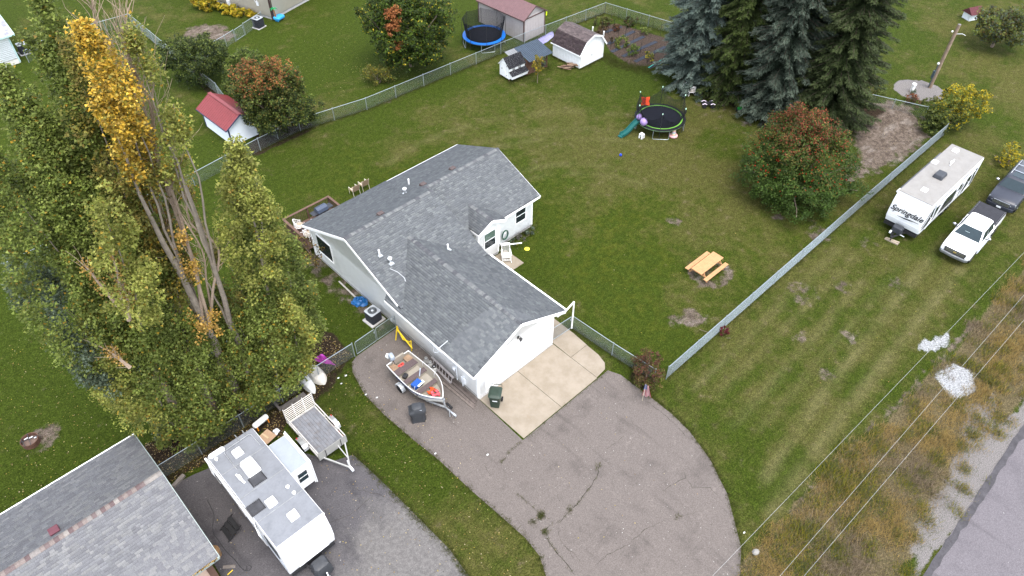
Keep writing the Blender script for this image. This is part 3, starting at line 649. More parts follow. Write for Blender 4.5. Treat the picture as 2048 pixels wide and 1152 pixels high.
for x, y, z0, z1 in ((0, 0, .05, 2.95), (6.09, 0, .05, 2.9), (9.29, 8.28, .2, 3.2), (7.45, 8.28, .2, 3.1), (12.98, 8.74, .2, 2.75), (0, 16.8, .2, 2.85)):
    sx = 1 if x in (6.09, 9.29, 12.98) else -1; sy = 1 if y > 16 else -1
    MB().bx(min(x, x + sx * .024), max(x, x + sx * .024), min(y, y - sy * .1), max(y, y - sy * .1), z0, z1).bx(min(x + sx * .024, x - sx * .1), max(x + sx * .024, x - sx * .1), min(y, y + sy * .024), max(y, y + sy * .024), z0, z1).build('corner_trim', TRIM, H)
# garage door of four sections, recessed in its jamb
gd = MB().bx(DX0 - .1, DX0, -.03, .16, .05, DH + .1).bx(DX1, DX1 + .1, -.03, .16, .05, DH + .1).bx(DX0, DX1, -.03, .16, DH, DH + .1).build('garage_door_frame', TRIM, H)
DOORM = M('white steel door', (.83, .83, .83), .35, var=.03)
for k in range(4):
    z0 = .06 + k * (DH - .06) / 4; z1 = z0 + (DH - .06) / 4 - .008
    p = MB().bx(DX0, DX1, .10, .145, z0, z1).build('door_panel', DOORM, gd, bevel=.006)
    for j in range(8):
        w = (DX1 - DX0) / 8; m = MB(); m.bx(DX0 + j * w + .07, DX0 + (j + 1) * w - .07, .094, .102, z0 + .1, z1 - .1); m.build('raised_field', DOORM, p, bevel=.004)
BLK = M('black metal', (.02, .02, .022), .45, var=.2)
x, z = RYp(1036, 677, -.02)
lm = MB().box(x, -.03, z + .1, .13, .03, .2).build('wall_lamp', BLK, H)
MB().tube([(x, -.05, z + .16), (x + .02, -.12, z + .27), (x + .05, -.2, z + .2)], .012, 5).build('arm', BLK, lm)
MB().lathe([(.02, .12), (.1, .08), (.11, .05), (.06, -.0), (.055, -.12), (.03, -.16)], (x + .05, -.2, z + .02), 8).build('lantern', BLK, lm)
x, z = RYp(956.5, 747, -.02)
MB().bx(x - .02, x + .16, -.05, -.016, z - .09, z + .1).build('vent_cover', M('brown plastic vent', (.09, .07, .06), .6), H)
for k, (px, py) in enumerate(((1101.8, 648), (1101.6, 652), (1101.3, 656.5))):
    x, z = RYp(px, py, -.02); MB().bx(x - .035, x + .035, -.026, -.016, z - .05, z + .05).build('house_number', M('weathered number', (.45, .46, .47), .5), H)
# windows and door
CURT = M('pale green curtain', (.50, .72, .55), .8, var=.15, scale=9)
window(H, (0, 8.28, 0), (1, 0, 0), (0, -1, 0), 8.0, 8.97, 1.14, 2.44, TRIM, curtain=CURT)
window(H, (0, 8.74, 0), (1, 0, 0), (0, -1, 0), 11.35, 12.27, 1.2, 2.32, TRIM)
window(H, (0, 0, 0), (0, 1, 0), (-1, 0, 0), 14.42, 16.1, .95, 2.42, TRIM, rail=.02, wd=.05)
dr = MB().bx(6.3, 6.36, 8.68, 8.74, .06, 2.15).bx(7.28, 7.34, 8.68, 8.74, .06, 2.15).bx(6.3, 7.34, 8.68, 8.74, 2.15, 2.22).build('front_door', TRIM, H)
MB().bx(6.36, 7.28, 8.70, 8.735, .06, 2.15).build('door_leaf', DOORM, dr)
# downspouts and vents
dsp = MB(); dsp.tube([(6.82, -.3, 2.62), (7.2, -.22, 2.58), (7.74, -.1, 2.56), (7.78, -.08, 2.5), (7.79, -.06, .12)], .05, 8); dsp.build('downspout', TRIM, H, smooth=True)
MB().tube([(9.35, 8.22, 2.6), (9.33, 8.22, .95), (9.45, 8.0, .85), (11.0, 7.75, .25)], .045, 8).build('downspout', TRIM, H, smooth=True)
MB().tube([(7.42, 8.24, 2.9), (7.42, 8.24, .2)], .045, 8).build('downspout', TRIM, H, smooth=True)
MB().tube([(.04 - .08, 16.7, 2.8), (-.04, 16.7, .2)], .045, 8).build('downspout', TRIM, H, smooth=True)
PVC = M('white vent pipe', (.78, .78, .77), .4); GALV = M('galvanised sheet', (.5, .52, .53), .35, .6, var=.15)
def on(f, x, y): return (x, y, f(y))
for x, y, f in ((.74, 9.62, mz), (4.48, 7.67, mz)):
    if x > 4: z = gz(x)
    else: z = f(y)
    MB().cyl((x, y, z - .05), (x, y, z + .42), .055, n=10).build('vent_pipe', PVC, roof, smooth=True); MB().box(x, y - .04, z - .01, .26, .3, .07).build('pipe_flashing', GALV, roof)
for x, y, z in ((.98, 8.9, mz(8.9)), (5.55, 13.3, mz(13.3))):
    f = MB().cyl((x, y, z - .05), (x, y, z + .34), .07, n=10).build('flue', GALV, roof, smooth=True); MB().lathe([(.07, 0), (.13, .02), (.135, .1), (.1, .14), (0.01, .16)], (x, y, z + .3), 12).build('flue_cap', M('white flue cap', (.75, .76, .77), .3), f, smooth=True)
    MB().box(x, y - .05, z - .02, .3, .34, .07).build('pipe_flashing', GALV, roof)
x, y = 6.75, 14.5; MB().cyl((x, y, mz(y) - .05), (x, y, mz(y) + .4), .055, n=10).build('vent_pipe', PVC, roof, smooth=True)
BRV = M('brown box vent', (.075, .058, .056), .6, var=.2)
for x, y, f in ((2.75, 12.1, mz), (7.0, 13.2, ez), (9.6, 13.2, ez)):
    z = f(y); MB().taper(x, y, z - .1, z + .13, .24, .2, .2, .16).build('box_vent', BRV, roof, bevel=.02)
# wall fittings on the long side
MTR = M('grey meter box', (.62, .64, .66), .45, var=.1)
for px, py, nm, sy, sz in ((928, 760, 'meter_box', .34, .5), (909, 736, 'electric_meter', .2, .26)):
    y, z = RXp(px, py, -.05); MB().bx(-.14, -.01, y - sy / 2, y + sy / 2, z - sz / 2, z + sz / 2).build(nm, MTR, H, bevel=.015)
y, z = RXp(909, 736, -.16); MB().lathe([(.1, 0), (.1, .1), (.06, .14)], (0, 0, 0), 14).at().build('meter_glass', MTR, H, smooth=True).matrix_local = Matrix.Translation((-.13, y, z)) @ Matrix.Rotation(-PI / 2, 4, 'Y')
for px, py in ((783, 640), (840, 700)):
    y, z = RXp(px, py, -.02); MB().bx(-.05, -.01, y - .07, y + .07, z - .12, z + .12).build('outlet_box', MTR, H)
y = 1.75; MB().cyl((-.09, y, .2), (-.09, y, 1.6), .03, n=8).cyl((-.09, y - .5, .1), (-.09, y - .5, .75), .03, n=8).build('conduit', MTR, H, smooth=True)
# old dish arm bracket on the eave
x0, y0, z0 = -.62, 2.55, 2.8
an = MB().cyl((x0, y0, z0 - .1), (x0 - .12, y0 + .35, z0 + .02), .02, n=6).cyl((x0 - .1, y0 - .35, z0 + .0), (x0 - .1, y0 + .55, z0 + .1), .022, n=6).cyl((x0 - .1, y0 - .05, z0 + .05), (x0 + .62, y0 - .1, z0 + .25), .025, n=6).tube(arc((x0 - .14, y0 + .05), .17, 0, 2 * PI, 12, z0 - .1), .012, 5)
an.build('aerial_bracket', GALV, H)
MB().tube([(.7, 8.6, mz(8.6) + .03), (.95, 8.2, mz(8.2) + .03), (1.05, 7.7, mz(7.7) + .03), (.85, 7.2, mz(7.2) + .03)], .012, 5).build('loose_cable', MTR, roof)

# --- neighbour house, lower left
NH = thing('neighbour_house', 'tan house with pale grey shingle roof and brown ridge caps', 'house')
NZ, NY, NS = 4.62, 4.35, .36; nz = lambda y: NZ - NS * abs(y - NY)
q1 = ((-34, -.15, nz(-.15)), (-15.5, -.15, nz(-.15)), (-34, NY, NZ), (-15.5, NY, NZ)); q2 = ((-15.5, 8.55, nz(8.55)), (-34, 8.55, nz(8.55)), (-15.5, NY, NZ), (-34, NY, NZ))
m = MB()
for q in (q1, q2):
    P = [q[0], q[1], q[3], q[2]]; N = (Vector(P[1]) - Vector(P[0])).cross(Vector(P[3]) - Vector(P[0])).normalized(); m.ext(P, N * -.11)
nroof = m.build('roof', DECKM, NH)
shingles([slope_plane(*q1), slope_plane(*q2)], PAL_N, SHG, nroof, n_single=300, seed=9)
PAL_B = [(.15, .115, .112), (.20, .165, .152), (.26, .235, .215), (.125, .09, .09), (.22, .20, .188)]
ridge_caps((-15.5, NY, NZ), (-26, NY, NZ), nroof, PAL_B, SHG, NS, step=.2)
GRT = M('pale green drip edge', (.22, .26, .245), .5)
for a, b in (((-15.48, -.17, nz(-.15)), (-15.48, NY, NZ)), ((-15.48, NY, NZ), (-15.48, 8.57, nz(8.55)))): board(nroof, a, b, .16, GRT, 'rake_board', zoff=-.08)
for yy in (-.18, 8.58): board(nroof, (-34, yy, nz(-.15 if yy < 0 else 8.55) - .06), (-15.5, yy, nz(-.15 if yy < 0 else 8.55) - .06), .13, GRT if yy < 0 else TRIM, 'gutter', w=.1)
MB().box(-20.15, 4.95, nz(4.95) + .07, .42, .4, .16).build('box_vent', M('maroon box vent', (.10, .04, .05), .6, var=.15), nroof, bevel=.03)
TAN = M('tan stucco', (.40, .29, .23), .85, var=.08, bumpy=.4)
m = MB(); m.bx(-33.6, -15.95, .35, 8.1, 0, 3.05); m.build('wall', TAN, NH)
m = MB(); P = [(-15.95, .35, 3.05), (-15.95, 8.1, 3.05), (-15.95, NY, NZ - .15)]; m.ext(P, (-.1, 0, 0)); m.build('gable', TAN, NH)
MB().bx(-16.2, -15.9, .28, .36, .1, 2.3).build('corner_board', M('brown trim', (.10, .06, .045), .7), NH)

# --- pale house, far left, and tan house, top
FLH = thing('white_cottage', 'white sided cottage corner with green trim beside an air conditioner', 'house')
x0, y0 = -5.35, 59.45
siding([[(-12, .5), (0, .5), (0, 2.9), (-12, 2.9)]], (x0, y0, 0), (1, 0, 0), M('white lap siding', (.74, .77, .80), .5, var=.04), FLH, expo=.16)
siding([[(0, .5), (9, .5), (9, 2.9), (4.5, 4.6), (0, 2.9)]], (x0, y0, 0), (0, 1, 0), M('white lap siding', (.74, .77, .80), .5), FLH, out=1, expo=.16)
MB().bx(x0 - 12, x0 - .01, y0 + .02, y0 + 8.9, -.1, .52).build('foundation', M('painted plinth', (.52, .50, .45), .9, var=.15), FLH)
SEA = M('sea green trim', (.34, .47, .46), .5)
MB().bx(x0 - .1, x0 + .03, y0 - .03, y0 + .1, .1, 2.95).build('corner_trim', SEA, FLH)
fz_ = lambda y: 4.9 - .4 * abs(y - (y0 + 4.5))
qa = ((-22, y0 - .5, fz_(y0 - .5)), (x0 + .5, y0 - .5, fz_(y0 - .5)), (-22, y0 + 4.5, 4.9), (x0 + .5, y0 + 4.5, 4.9)); qb = ((x0 + .5, y0 + 9.5, fz_(y0 + 9.5)), (-22, y0 + 9.5, fz_(y0 + 9.5)), (x0 + .5, y0 + 4.5, 4.9), (-22, y0 + 4.5, 4.9))
m = MB()
for q in (qa, qb):
    P = [q[0], q[1], q[3], q[2]]; N = (Vector(P[1]) - Vector(P[0])).cross(Vector(P[3]) - Vector(P[0])).normalized(); m.ext(P, N * -.1)
r_ = m.build('roof', DECKM, FLH); shingles([slope_plane(*qa), slope_plane(*qb)], [(.36, .36, .42), (.42, .42, .47), (.30, .30, .36), (.5, .5, .54)], SHG, r_, seed=4, expo=.2)
board(r_, (-22, y0 - .52, fz_(y0 - .5) - .06), (x0 + .5, y0 - .52, fz_(y0 - .5) - .06), .15, SEA, 'gutter', w=.1); board(r_, (x0 + .52, y0 - .5, fz_(y0 - .5) - .06), (x0 + .52, y0 + 4.5, 4.84), .15, SEA, 'rake_board')

TH = thing('tan_house', 'tan sided house corner with brown corner trim above yellow hostas', 'house')
x0, y0 = 16.75, 50.75
TANS = M('tan lap siding', (.46, .42, .35), .6, var=.05); UW = Vector((-.27, .963, 0)).normalized(); UE = Vector((.963, .27, 0)).normalized()
siding([[(0, .3), (14, .3), (14, 3.2), (0, 3.2)]], (x0, y0, 0), UW, TANS, TH, out=-1, expo=.16)
siding([[(0, .3), (14, .3), (14, 3.2), (0, 3.2)]], (x0, y0, 0), UE, TANS, TH, out=1, expo=.16)
BRN = M('dark brown trim', (.045, .025, .024), .5)
MB().at((x0, y0, 0), math.atan2(UE.y, UE.x)).bx(-.05, .09, -.05, .09, .05, 3.2).build('corner_trim', BRN, TH)
MB().at((x0, y0, 0), math.atan2(UE.y, UE.x)).bx(.05, 13.5, .03, 9, -.1, .32).build('foundation', FND, TH)
MB().at((x0, y0, 0), math.atan2(UE.y, UE.x)).bx(.02, .1, 6.9, 7.05, .1, 3.2).build('downspout', BRN, TH)
MB().at((x0, y0, 0), math.atan2(UE.y, UE.x)).bx(-.5, 13.6, -.5, 13.6, 3.2, 3.4).build('roof', M('brown eave roof', (.1, .085, .08), .9), TH)
mtx = Matrix.Translation((x0, y0, 0)) @ Matrix.Rotation(math.atan2(UE.y, UE.x), 4, 'Z')
mm = MB(); mm.M = mtx; mm.tube([(-.06, 2.3, 3.2), (-.07, 2.2, 1.9), (-.08, 1.9, 1.5), (-.08, 1.7, 1.6), (-.07, 1.75, 1.9)], .03, 5).bx(-.14, -.02, 1.55, 1.8, 1.2, 1.6).bx(-.3, -.05, 5.9, 6.2, .2, .8); mm.build('meter', MTR, TH)
mm = MB(); mm.M = mtx; mm.tube([(.2, -.08, 3.2), (.12, -.09, .4), (.3, -.45, .12), (.7, -.95, .06)], .045, 6); mm.build('downspout', BRN, TH)

# ================================================================== FENCES
GALVF = M('galvanised tube', (.30, .34, .36), .4, .5, var=.12)
WIRE = M('galvanised wire', (.20, .235, .235), .45, .4, var=.1)
def wire_mesh(m, a, b, z0, z1, pitch=.075, r=.0023):
    """woven diamond fabric between two posts: two sets of slanting wires"""
    a, b = Vector(a), Vector(b); L = (b - a).length; d = (b - a) / L; n = Vector((-d.y, d.x, 0)); hh = z1 - z0
    def pt(u, z, k): return (a.x + d.x * u + n.x * k, a.y + d.y * u + n.y * k, z)
    for sgn in (1, -1):
        u = -hh
        while u < L + hh:
            u0, u1 = u, u + sgn * hh; za, zb = z0, z1
            # clip to 0..L
            def clip(u0, za, u1, zb):
                if max(u0, u1) < 0 or min(u0, u1) > L: return None
                f = lambda uu: za + (zb - za) * (uu - u0) / (u1 - u0)
                lo, hi = max(0, min(u0, u1)), min(L, max(u0, u1))
                if hi - lo < .02: return None
                return (lo, f(lo), hi, f(hi))
            c = clip(u0, za, u1, zb)
            if c:
                k = .002 * sgn; p, q = pt(c[0], c[1], k), pt(c[2], c[3], k)
                m._add([(p[0] + n.x * r, p[1] + n.y * r, p[2]), (p[0] - n.x * r, p[1] - n.y * r, p[2] + r), (p[0] - n.x * r, p[1] - n.y * r, p[2] - r), (q[0] + n.x * r, q[1] + n.y * r, q[2]), (q[0] - n.x * r, q[1] - n.y * r, q[2] + r), (q[0] - n.x * r, q[1] - n.y * r, q[2] - r)],
                       [(0, 1, 4, 3), (1, 2, 5, 4), (2, 0, 3, 5)])
            u += pitch
def chain_fence(label, pts, h=1.2, space=3.0, wire=WIRE, r=.0023, pitch=.075, name='chain_link_fence', group=None, topr=.021):
    o = thing(name, label, 'fence', (*pts[0], 0), group=group); ox, oy = pts[0]; wm = MB(); rail = MB(); posts = []
    for a, b in zip(pts[:-1], pts[1:]):
        L = math.hypot(b[0] - a[0], b[1] - a[1]); n = max(1, round(L / space))
        for i in range(n + 1): 
            p = (a[0] + (b[0] - a[0]) * i / n - ox, a[1] + (b[1] - a[1]) * i / n - oy)
            if not posts or math.hypot(posts[-1][0] - p[0], posts[-1][1] - p[1]) > .1: posts.append(p)
        rail.cyl((a[0] - ox, a[1] - oy, h), (b[0] - ox, b[1] - oy, h), topr, n=6)
    pm = MB().cyl((0, 0, -.1), (0, 0, h + .04), .028, n=7).lathe([(.034, h + .03), (.034, h + .06), (.012, h + .09)], n=7).mesh('post', GALVF, True)
    for p in posts: q = link('post', pm, o); q.location = (p[0], p[1], 0)
    for a, b in zip(posts[:-1], posts[1:]):
        m = MB(); wire_mesh(m, (*a, 0), (*b, 0), .04, h - .02, pitch, r); m.build('wire_fabric', wire, o, recalc=False)
    rail.build('top_rail', GALVF, o, smooth=True); return o
def gate(label, a, b, h=1.15, panels=1):
    o = thing('chain_link_gate', label, 'gate', (*a, 0)); dx, dy = b[0] - a[0], b[1] - a[1]
    for k in range(panels):
        t0, t1 = k / panels + .012, (k + 1) / panels - .012; p = (dx * t0, dy * t0, 0); q = (dx * t1, dy * t1, 0)
        f = MB().tube([(p[0], p[1], .08), (p[0], p[1], h - .1), (p[0] + dx * .02, p[1] + dy * .02, h), (q[0] - dx * .02, q[1] - dy * .02, h), (q[0], q[1], h - .1), (q[0], q[1], .08)], .02, 6, closed=True).build('gate_frame', GALVF, o, smooth=True)
        m = MB(); wire_mesh(m, p, q, .1, h - .02); m.build('wire_fabric', WIRE, f, recalc=False)
        MB().box(p[0] + (q[0] - p[0]) * .97, p[1] + (q[1] - p[1]) * .97, h * .75, .08, .06, .1).build('latch', GALVF, f)
    return o
WIRE2 = M('bright galvanised wire', (.34, .39, .40), .4, .4, var=.1)
chain_fence('long bright chain link fence between the yard and the roadside strip', [(8.95, -6.6), (20.5, -6.6), (33, -6.62), (46.0, -6.7)], 1.15, 3.0, WIRE2, .0034, .06)
chain_fence('short chain link fence run from garage corner to the red bush', [(7.86, -.02), (8.0, -3.2), (8.25, -6.2)], 1.15, 3.2)
gate('narrow chain link gate beside the garage downspout', (6.16, .12), (7.8, .0))
chain_fence('chain link fence behind the utility trailer and caravan', [(-16.4, 7.6), (-13.3, 7.55), (-8.3, 7.55), (-3.34, 7.52)], 1.2, 2.5)
gate('double chain link gate closing the yard beside the boat', (-3.2, 7.52), (-.06, 7.66), 1.15, 2)
chain_fence('chain link fence along the back of the yard past the sheds', [(-16, 29.3), (-2.4, 30.0), (3.7, 30.75), (7.6, 30.95), (13.6, 29.8), (32.0, 28.95), (42.9, 28.0)], 1.15, 3.0)
chain_fence('chain link fence beside the vegetable garden running under the spruces', [(42.9, 28.0), (44.3, 20.4), (45.0, 9.0), (45.6, .6), (47.4, -4.4)], 1.15, 3.0)
chain_fence('chain link fence crossing the lawn by the white cottage', [(-4.8, 58.9), (-1.9, 60.3), (5.69, 59.8)], 1.2, 3.0)
chain_fence('chain link fence running behind the dark round shrubs', [(5.69, 59.8), (5.45, 49.2), (5.4, 41), (4.6, 36.5), (5.6, 31.2)], 1.2, 3.0)
chain_fence('short chain link fence leading up to the tan house', [(5.5, 47.2), (10.4, 48.7), (11.6, 49.15)], 1.2, 3.0)
gate('chain link gate near the tan house air conditioner', (11.7, 49.2), (12.9, 49.7), 1.15)
chain_fence('chain link fence stub at the tan house corner', [(13.0, 49.75), (15.6, 50.8)], 1.2, 2.6)

# ================================================================== SHEDS
def ribbed_roof(m, corners, pitch=.23, h=.025):
    """metal sheet with raised ribs; corners eaveA,eaveB,ridgeB,ridgeA"""
    A_, B_, C_, D_ = map(Vector, corners); N = (B_ - A_).cross(D_ - A_).normalized(); m.ext([A_, B_, C_, D_], N * -.03)
    L = (B_ - A_).length; n = int(L / pitch)
    for i in range(n + 1):
        t = i / n; a = A_.lerp(B_, t) + N * .008; b = D_.lerp(C_, t) + N * .008; m.bar(a, b, .035, h)
def groove_wall(m, O, U, w, poly, pitch=.2, out=1, th=.02):
    """panel siding with vertical grooves: proud boards"""
    O, U = Vector(O), Vector(U).normalized(); Z = Vector((0, 0, 1)); N = U.cross(Z) * out; u = 0
    while u < w - .01:
        u1 = min(u + pitch, w); a, b = u + .008, u1 - .008
        def top(x): 
            z = 0
            for (p, q), (r_, s_) in zip(poly[:-1], poly[1:]):
                if p <= x <= r_: z = q + (s_ - q) * (x - p) / max(r_ - p, 1e-6)
            return z
        P = [O + U * a, O + U * b, O + U * b + Z * top(b), O + U * a + Z * top(a)]; m.ext([tuple(p) for p in P], N * th); u = u1
WSH = M('white shed paint', (.74, .75, .75), .6, var=.05, dirt=(.45, .44, .4), dirt_amt=.2)
# white gambrel shed
S = thing('garden_shed', 'white gambrel garden shed with dark brown shingle roof', 'shed', (32.34, 21.85, 0)); LX, LY, WH = 3.28, 3.55, 1.62
m = MB(); m.bx(.02, LX - .02, .02, LY - .02, 0, WH); groove_wall(m, (0, 0, .05), (0, 1, 0), LY, [(0, WH), (LY, WH)], out=-1); m.build('wall', WSH, S)
gp = [(-.02, WH), (.62, 2.42), (LX / 2, 2.78), (LX - .62, 2.42), (LX + .02, WH)]
m = MB(); groove_wall(m, (0, 0, .05), (1, 0, 0), LX, [(0, WH + .0)] + [(u, z - .12) for u, z in gp[1:-1]] + [(LX, WH)]); m.ext([(0, .02, WH)] + [(u, .02, z - .1) for u, z in gp[1:-1]] + [(LX, .02, WH)], (0, LY - .04, 0)); m.build('gable', WSH, S)
dk = MB().bx(.85, 1.62, -.06, -.025, .1, 1.72).bx(1.64, 2.42, -.06, -.025, .1, 1.72).build('double_door', WSH, S); MB().bx(1.5, 1.56, -.09, -.06, .85, .95).build('handle', BLK, dk)
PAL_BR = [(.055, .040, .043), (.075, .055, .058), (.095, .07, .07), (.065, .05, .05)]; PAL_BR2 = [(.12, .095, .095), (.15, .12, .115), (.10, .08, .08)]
pl = []; m = MB()
E0, E1 = -.16, LY + .12
prof = [(-.22, WH - .22), (.60, 2.46), (LX / 2, 2.86), (LX - .60, 2.46), (LX + .22, WH - .22)]
for (a, za), (b, zb) in zip(prof[:2], prof[1:3]): pl.append(((a, E1, za), (a, E0, za), (b, E1, zb), (b, E0, zb)))
for (a, za), (b, zb) in zip(prof[::-1][:2], prof[::-1][1:3]): pl.append(((a, E0, za), (a, E1, za), (b, E0, zb), (b, E1, zb)))
for q in pl:
    P = [q[0], q[1], q[3], q[2]]; N = (Vector(P[1]) - Vector(P[0])).cross(Vector(P[3]) - Vector(P[0])).normalized(); m.ext(P, N * -.06)
r_ = m.build('roof', DECKM, S)
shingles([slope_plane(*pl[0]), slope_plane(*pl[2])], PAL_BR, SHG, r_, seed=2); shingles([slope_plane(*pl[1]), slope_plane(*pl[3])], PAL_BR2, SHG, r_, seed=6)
for (a, za), (b, zb) in zip(prof[:-1], prof[1:]): board(r_, (a, E0 - .01, za), (b, E0 - .01, zb), .16, WSH, 'rake_board', zoff=-.05)
board(r_, (-.23, E0, WH - .25), (-.23, E1, WH - .25), .1, WSH, 'eave_board')

# tan metal shed with red roof beyond the fence
S = thing('metal_shed', 'long pale metal shed with dusty red ribbed roof and brown trim', 'shed', (32.24, 29.3, 0), R(2)); LX, LY, WH = 2.95, 6.4, 2.35
PM = M('pale ribbed metal', (.36, .33, .32), .55, var=.08)
m = MB(); m.bx(.03, LX - .03, .03, LY - .03, 0, WH); groove_wall(m, (0, 0, .02), (0, 1, 0), LY, [(0, WH), (LY, WH)], .23, -1, .03); m.build('wall', PM, S)
m = MB(); groove_wall(m, (0, 0, .02), (1, 0, 0), LX, [(0, WH), (LX, WH)], .23, 1, .03); m.ext([(.03, .0, WH), (LX - .03, .0, WH), (LX / 2, .0, WH + .85)], (0, LY, 0)); m.build('gable', PM, S)
RM = M('dusty red metal', (.125, .070, .072), .5, var=.12)
m = MB(); ribbed_roof(m, ((-.2, LY + .15, WH - .08), (-.2, -.2, WH - .08), (LX / 2, -.2, WH + .95), (LX / 2, LY + .15, WH + .95))); ribbed_roof(m, ((LX + .2, -.2, WH - .08), (LX + .2, LY + .15, WH - .08), (LX / 2, LY + .15, WH + .95), (LX / 2, -.2, WH + .95))); r_ = m.build('roof', RM, S)
BT = M('brown metal trim', (.085, .05, .045), .5)
for a, b in (((-.22, -.22, WH - .1), (LX / 2, -.22, WH + .93)), ((LX / 2, -.22, WH + .93), (LX + .22, -.22, WH - .1)), ((-.22, -.2, WH - .11), (-.22, LY + .15, WH - .11))): board(r_, a, b, .11, BT, 'edge_trim')
m = MB().bx(-.06, .05, -.06, .05, 0, WH).bx(LX - .05, LX + .06, -.06, .05, 0, WH).bx(-.06, .05, LY - .05, LY + .06, 0, WH).bx(0, LX, -.07, -.03, WH - .12, WH - .02); m.build('corner_trim', BT, S)
MB().bx(LX + .1, LX + .25, -.12, -.1, WH - .6, WH - .2).build('yellow_tag', M('fluorescent tag', (.6, .8, .02), .6), S)

# red roofed white shed, left
S = thing('red_roof_shed', 'small white shed with red ribbed roof and navy trim', 'shed', (2.38, 32.9, 0), R(2)); LX, LY, WH = 2.4, 4.2, 1.75
WS2 = M('pale blue white panel', (.66, .70, .74), .7, var=.05, bumpy=.3, bscale=80)
m = MB(); m.bx(0, LX, 0, LY, 0, WH); m.ext([(0, 0, WH), (LX, 0, WH), (LX / 2, 0, WH + .72)], (0, LY, 0)); m.build('wall', WS2, S)
RM2 = M('red ribbed metal', (.15, .026, .028), .45, var=.1)
m = MB(); ribbed_roof(m, ((-.3, LY + .3, WH - .1), (-.3, -.28, WH - .1), (LX / 2, -.28, WH + .80), (LX / 2, LY + .3, WH + .80)), .26); ribbed_roof(m, ((LX + .3, -.28, WH - .1), (LX + .3, LY + .3, WH - .1), (LX / 2, LY + .3, WH + .80), (LX / 2, -.28, WH + .80)), .26)
m.bar((LX / 2, -.3, WH + .82), (LX / 2, LY + .32, WH + .82), .3, .03); r_ = m.build('roof', RM2, S)
NV = M('navy trim', (.02, .035, .075), .5)
for a, b in (((-.3, -.3, WH - .14), (LX / 2, -.3, WH + .76)), ((LX / 2, -.3, WH + .76), (LX + .3, -.3, WH - .14)), ((-.32, -.28, WH - .14), (-.32, LY + .3, WH - .14))): board(r_, a, b, .1, NV, 'edge_trim')
MB().bx(-.04, .06, -.04, .06, 0, WH).bx(-.04, .06, LY - .06, LY + .04, 0, WH).build('corner_trim', NV, S)

# chicken coop
S = thing('chicken_coop', 'white chicken coop with dark shingle roof, nest box and small windows', 'coop', (25.88, 24.72, 0), R(-4)); LX, LY = 1.9, 1.35
m = MB(); m.bx(0, LX, 0, LY, .22, 1.35); m.ext([(0, 0, 1.35), (0, LY, 1.35), (0, LY * .55, 1.96)], (LX, 0, 0)); m.build('body', WSH, S)
m = MB(); m.ext([(.02, -.42, .36), (.02, 0, .36), (.02, 0, .92), (.02, -.42, .68)], (LX - .02, 0, 0)); nb = m.build('nest_box', WSH, S)
DSH = [(.022, .022, .026), (.030, .030, .034), (.038, .038, .042)]
qs = ((-.1, -.12, 1.28), (LX + .06, -.12, 1.28), (-.1, LY * .55, 2.06), (LX + .06, LY * .55, 2.06)); qn = ((LX + .06, LY + .12, 1.28), (-.1, LY + .12, 1.28), (LX + .06, LY * .55, 2.06), (-.1, LY * .55, 2.06))
m = MB()
for q in (qs, qn):
    P = [q[0], q[1], q[3], q[2]]; N = (Vector(P[1]) - Vector(P[0])).cross(Vector(P[3]) - Vector(P[0])).normalized(); m.ext(P, N * -.04)
r_ = m.build('roof', WSH, S); shingles([slope_plane(*qs), slope_plane(*qn)], DSH, SHG, r_, seed=8)
ql = ((-.04, -.52, .66), (LX + .04, -.52, .66), (-.04, .0, .96), (LX + .04, .0, .96)); m = MB(); m.ext([ql[0], ql[1], ql[3], ql[2]], (0, 0, -.03)); l_ = m.build('nest_lid', WSH, S); shingles([slope_plane(*ql)], DSH, SHG, l_, seed=3)
for u in (.42, 1.12):
    w_ = MB().bx(u, u + .27, -.025, -.005, .98, 1.28).build('window', BLK, S)
    MB().bx(u + .12, u + .15, -.034, -.026, .98, 1.28).bx(u, u + .27, -.034, -.026, 1.115, 1.145).build('muntin', WSH, w_)
d_ = MB().bx(-.03, -.002, .22, 1.1, .3, 1.62).bar((-.035, .28, .4), (-.035, 1.02, 1.5), .02, .07).build('door', WSH, S); MB().bx(-.05, -.03, .95, 1.0, .9, 1.05).box(-.04, .3, .5, .02, .1, .05).box(-.04, .3, 1.4, .02, .1, .05).build('hinge', BLK, d_)
MB().bx(.05, .15, .05, .15, 0, .22).bx(LX - .15, LX - .05, .05, .15, 0, .22).bx(.05, .15, LY - .15, LY - .05, 0, .22).build('skid', M('brown timber', (.09, .05, .035), .85, var=.3), S)
S2 = thing('chicken_run', 'dark timber chicken run with blue grey corrugated metal roof', 'coop', (27.85, 24.45, 0), R(-4)); BTm = M('brown timber', (.09, .05, .035), .85)
for x in (0, .85, 1.65, 2.5):
    for y in (0, 1.5): MB().bx(x - .045, x + .045, y - .045, y + .045, 0, 1.5 + y * .22).build('post', BTm, S2)
for y, z in ((0, .75), (0, .08), (0, 1.46), (1.5, .85), (1.5, 1.78), (1.5, .08)): MB().bx(-.04, 2.54, y - .03, y + .03, z - .04, z + .04).build('rail', BTm, S2)
for z in (.08, .8, 1.5): MB().bx(2.47, 2.53, 0, 1.5, z - .04, z + .04).build('rail', BTm, S2)
MB().bx(-.02, .02, .05, 1.45, .05, 1.5).build('panel', BTm, S2); MB().bx(.08, .8, -.02, .01, .1, 1.4).build('panel', BTm, S2)
m = MB(); m.at(); wire_mesh(m, (.9, 0, 0), (2.5, 0, 0), .1, 1.45, .09, .002); wire_mesh(m, (2.5, 0, 0), (2.5, 1.5, 0), .1, 1.5, .09, .002); m.build('wire_netting', WIRE, S2, recalc=False)
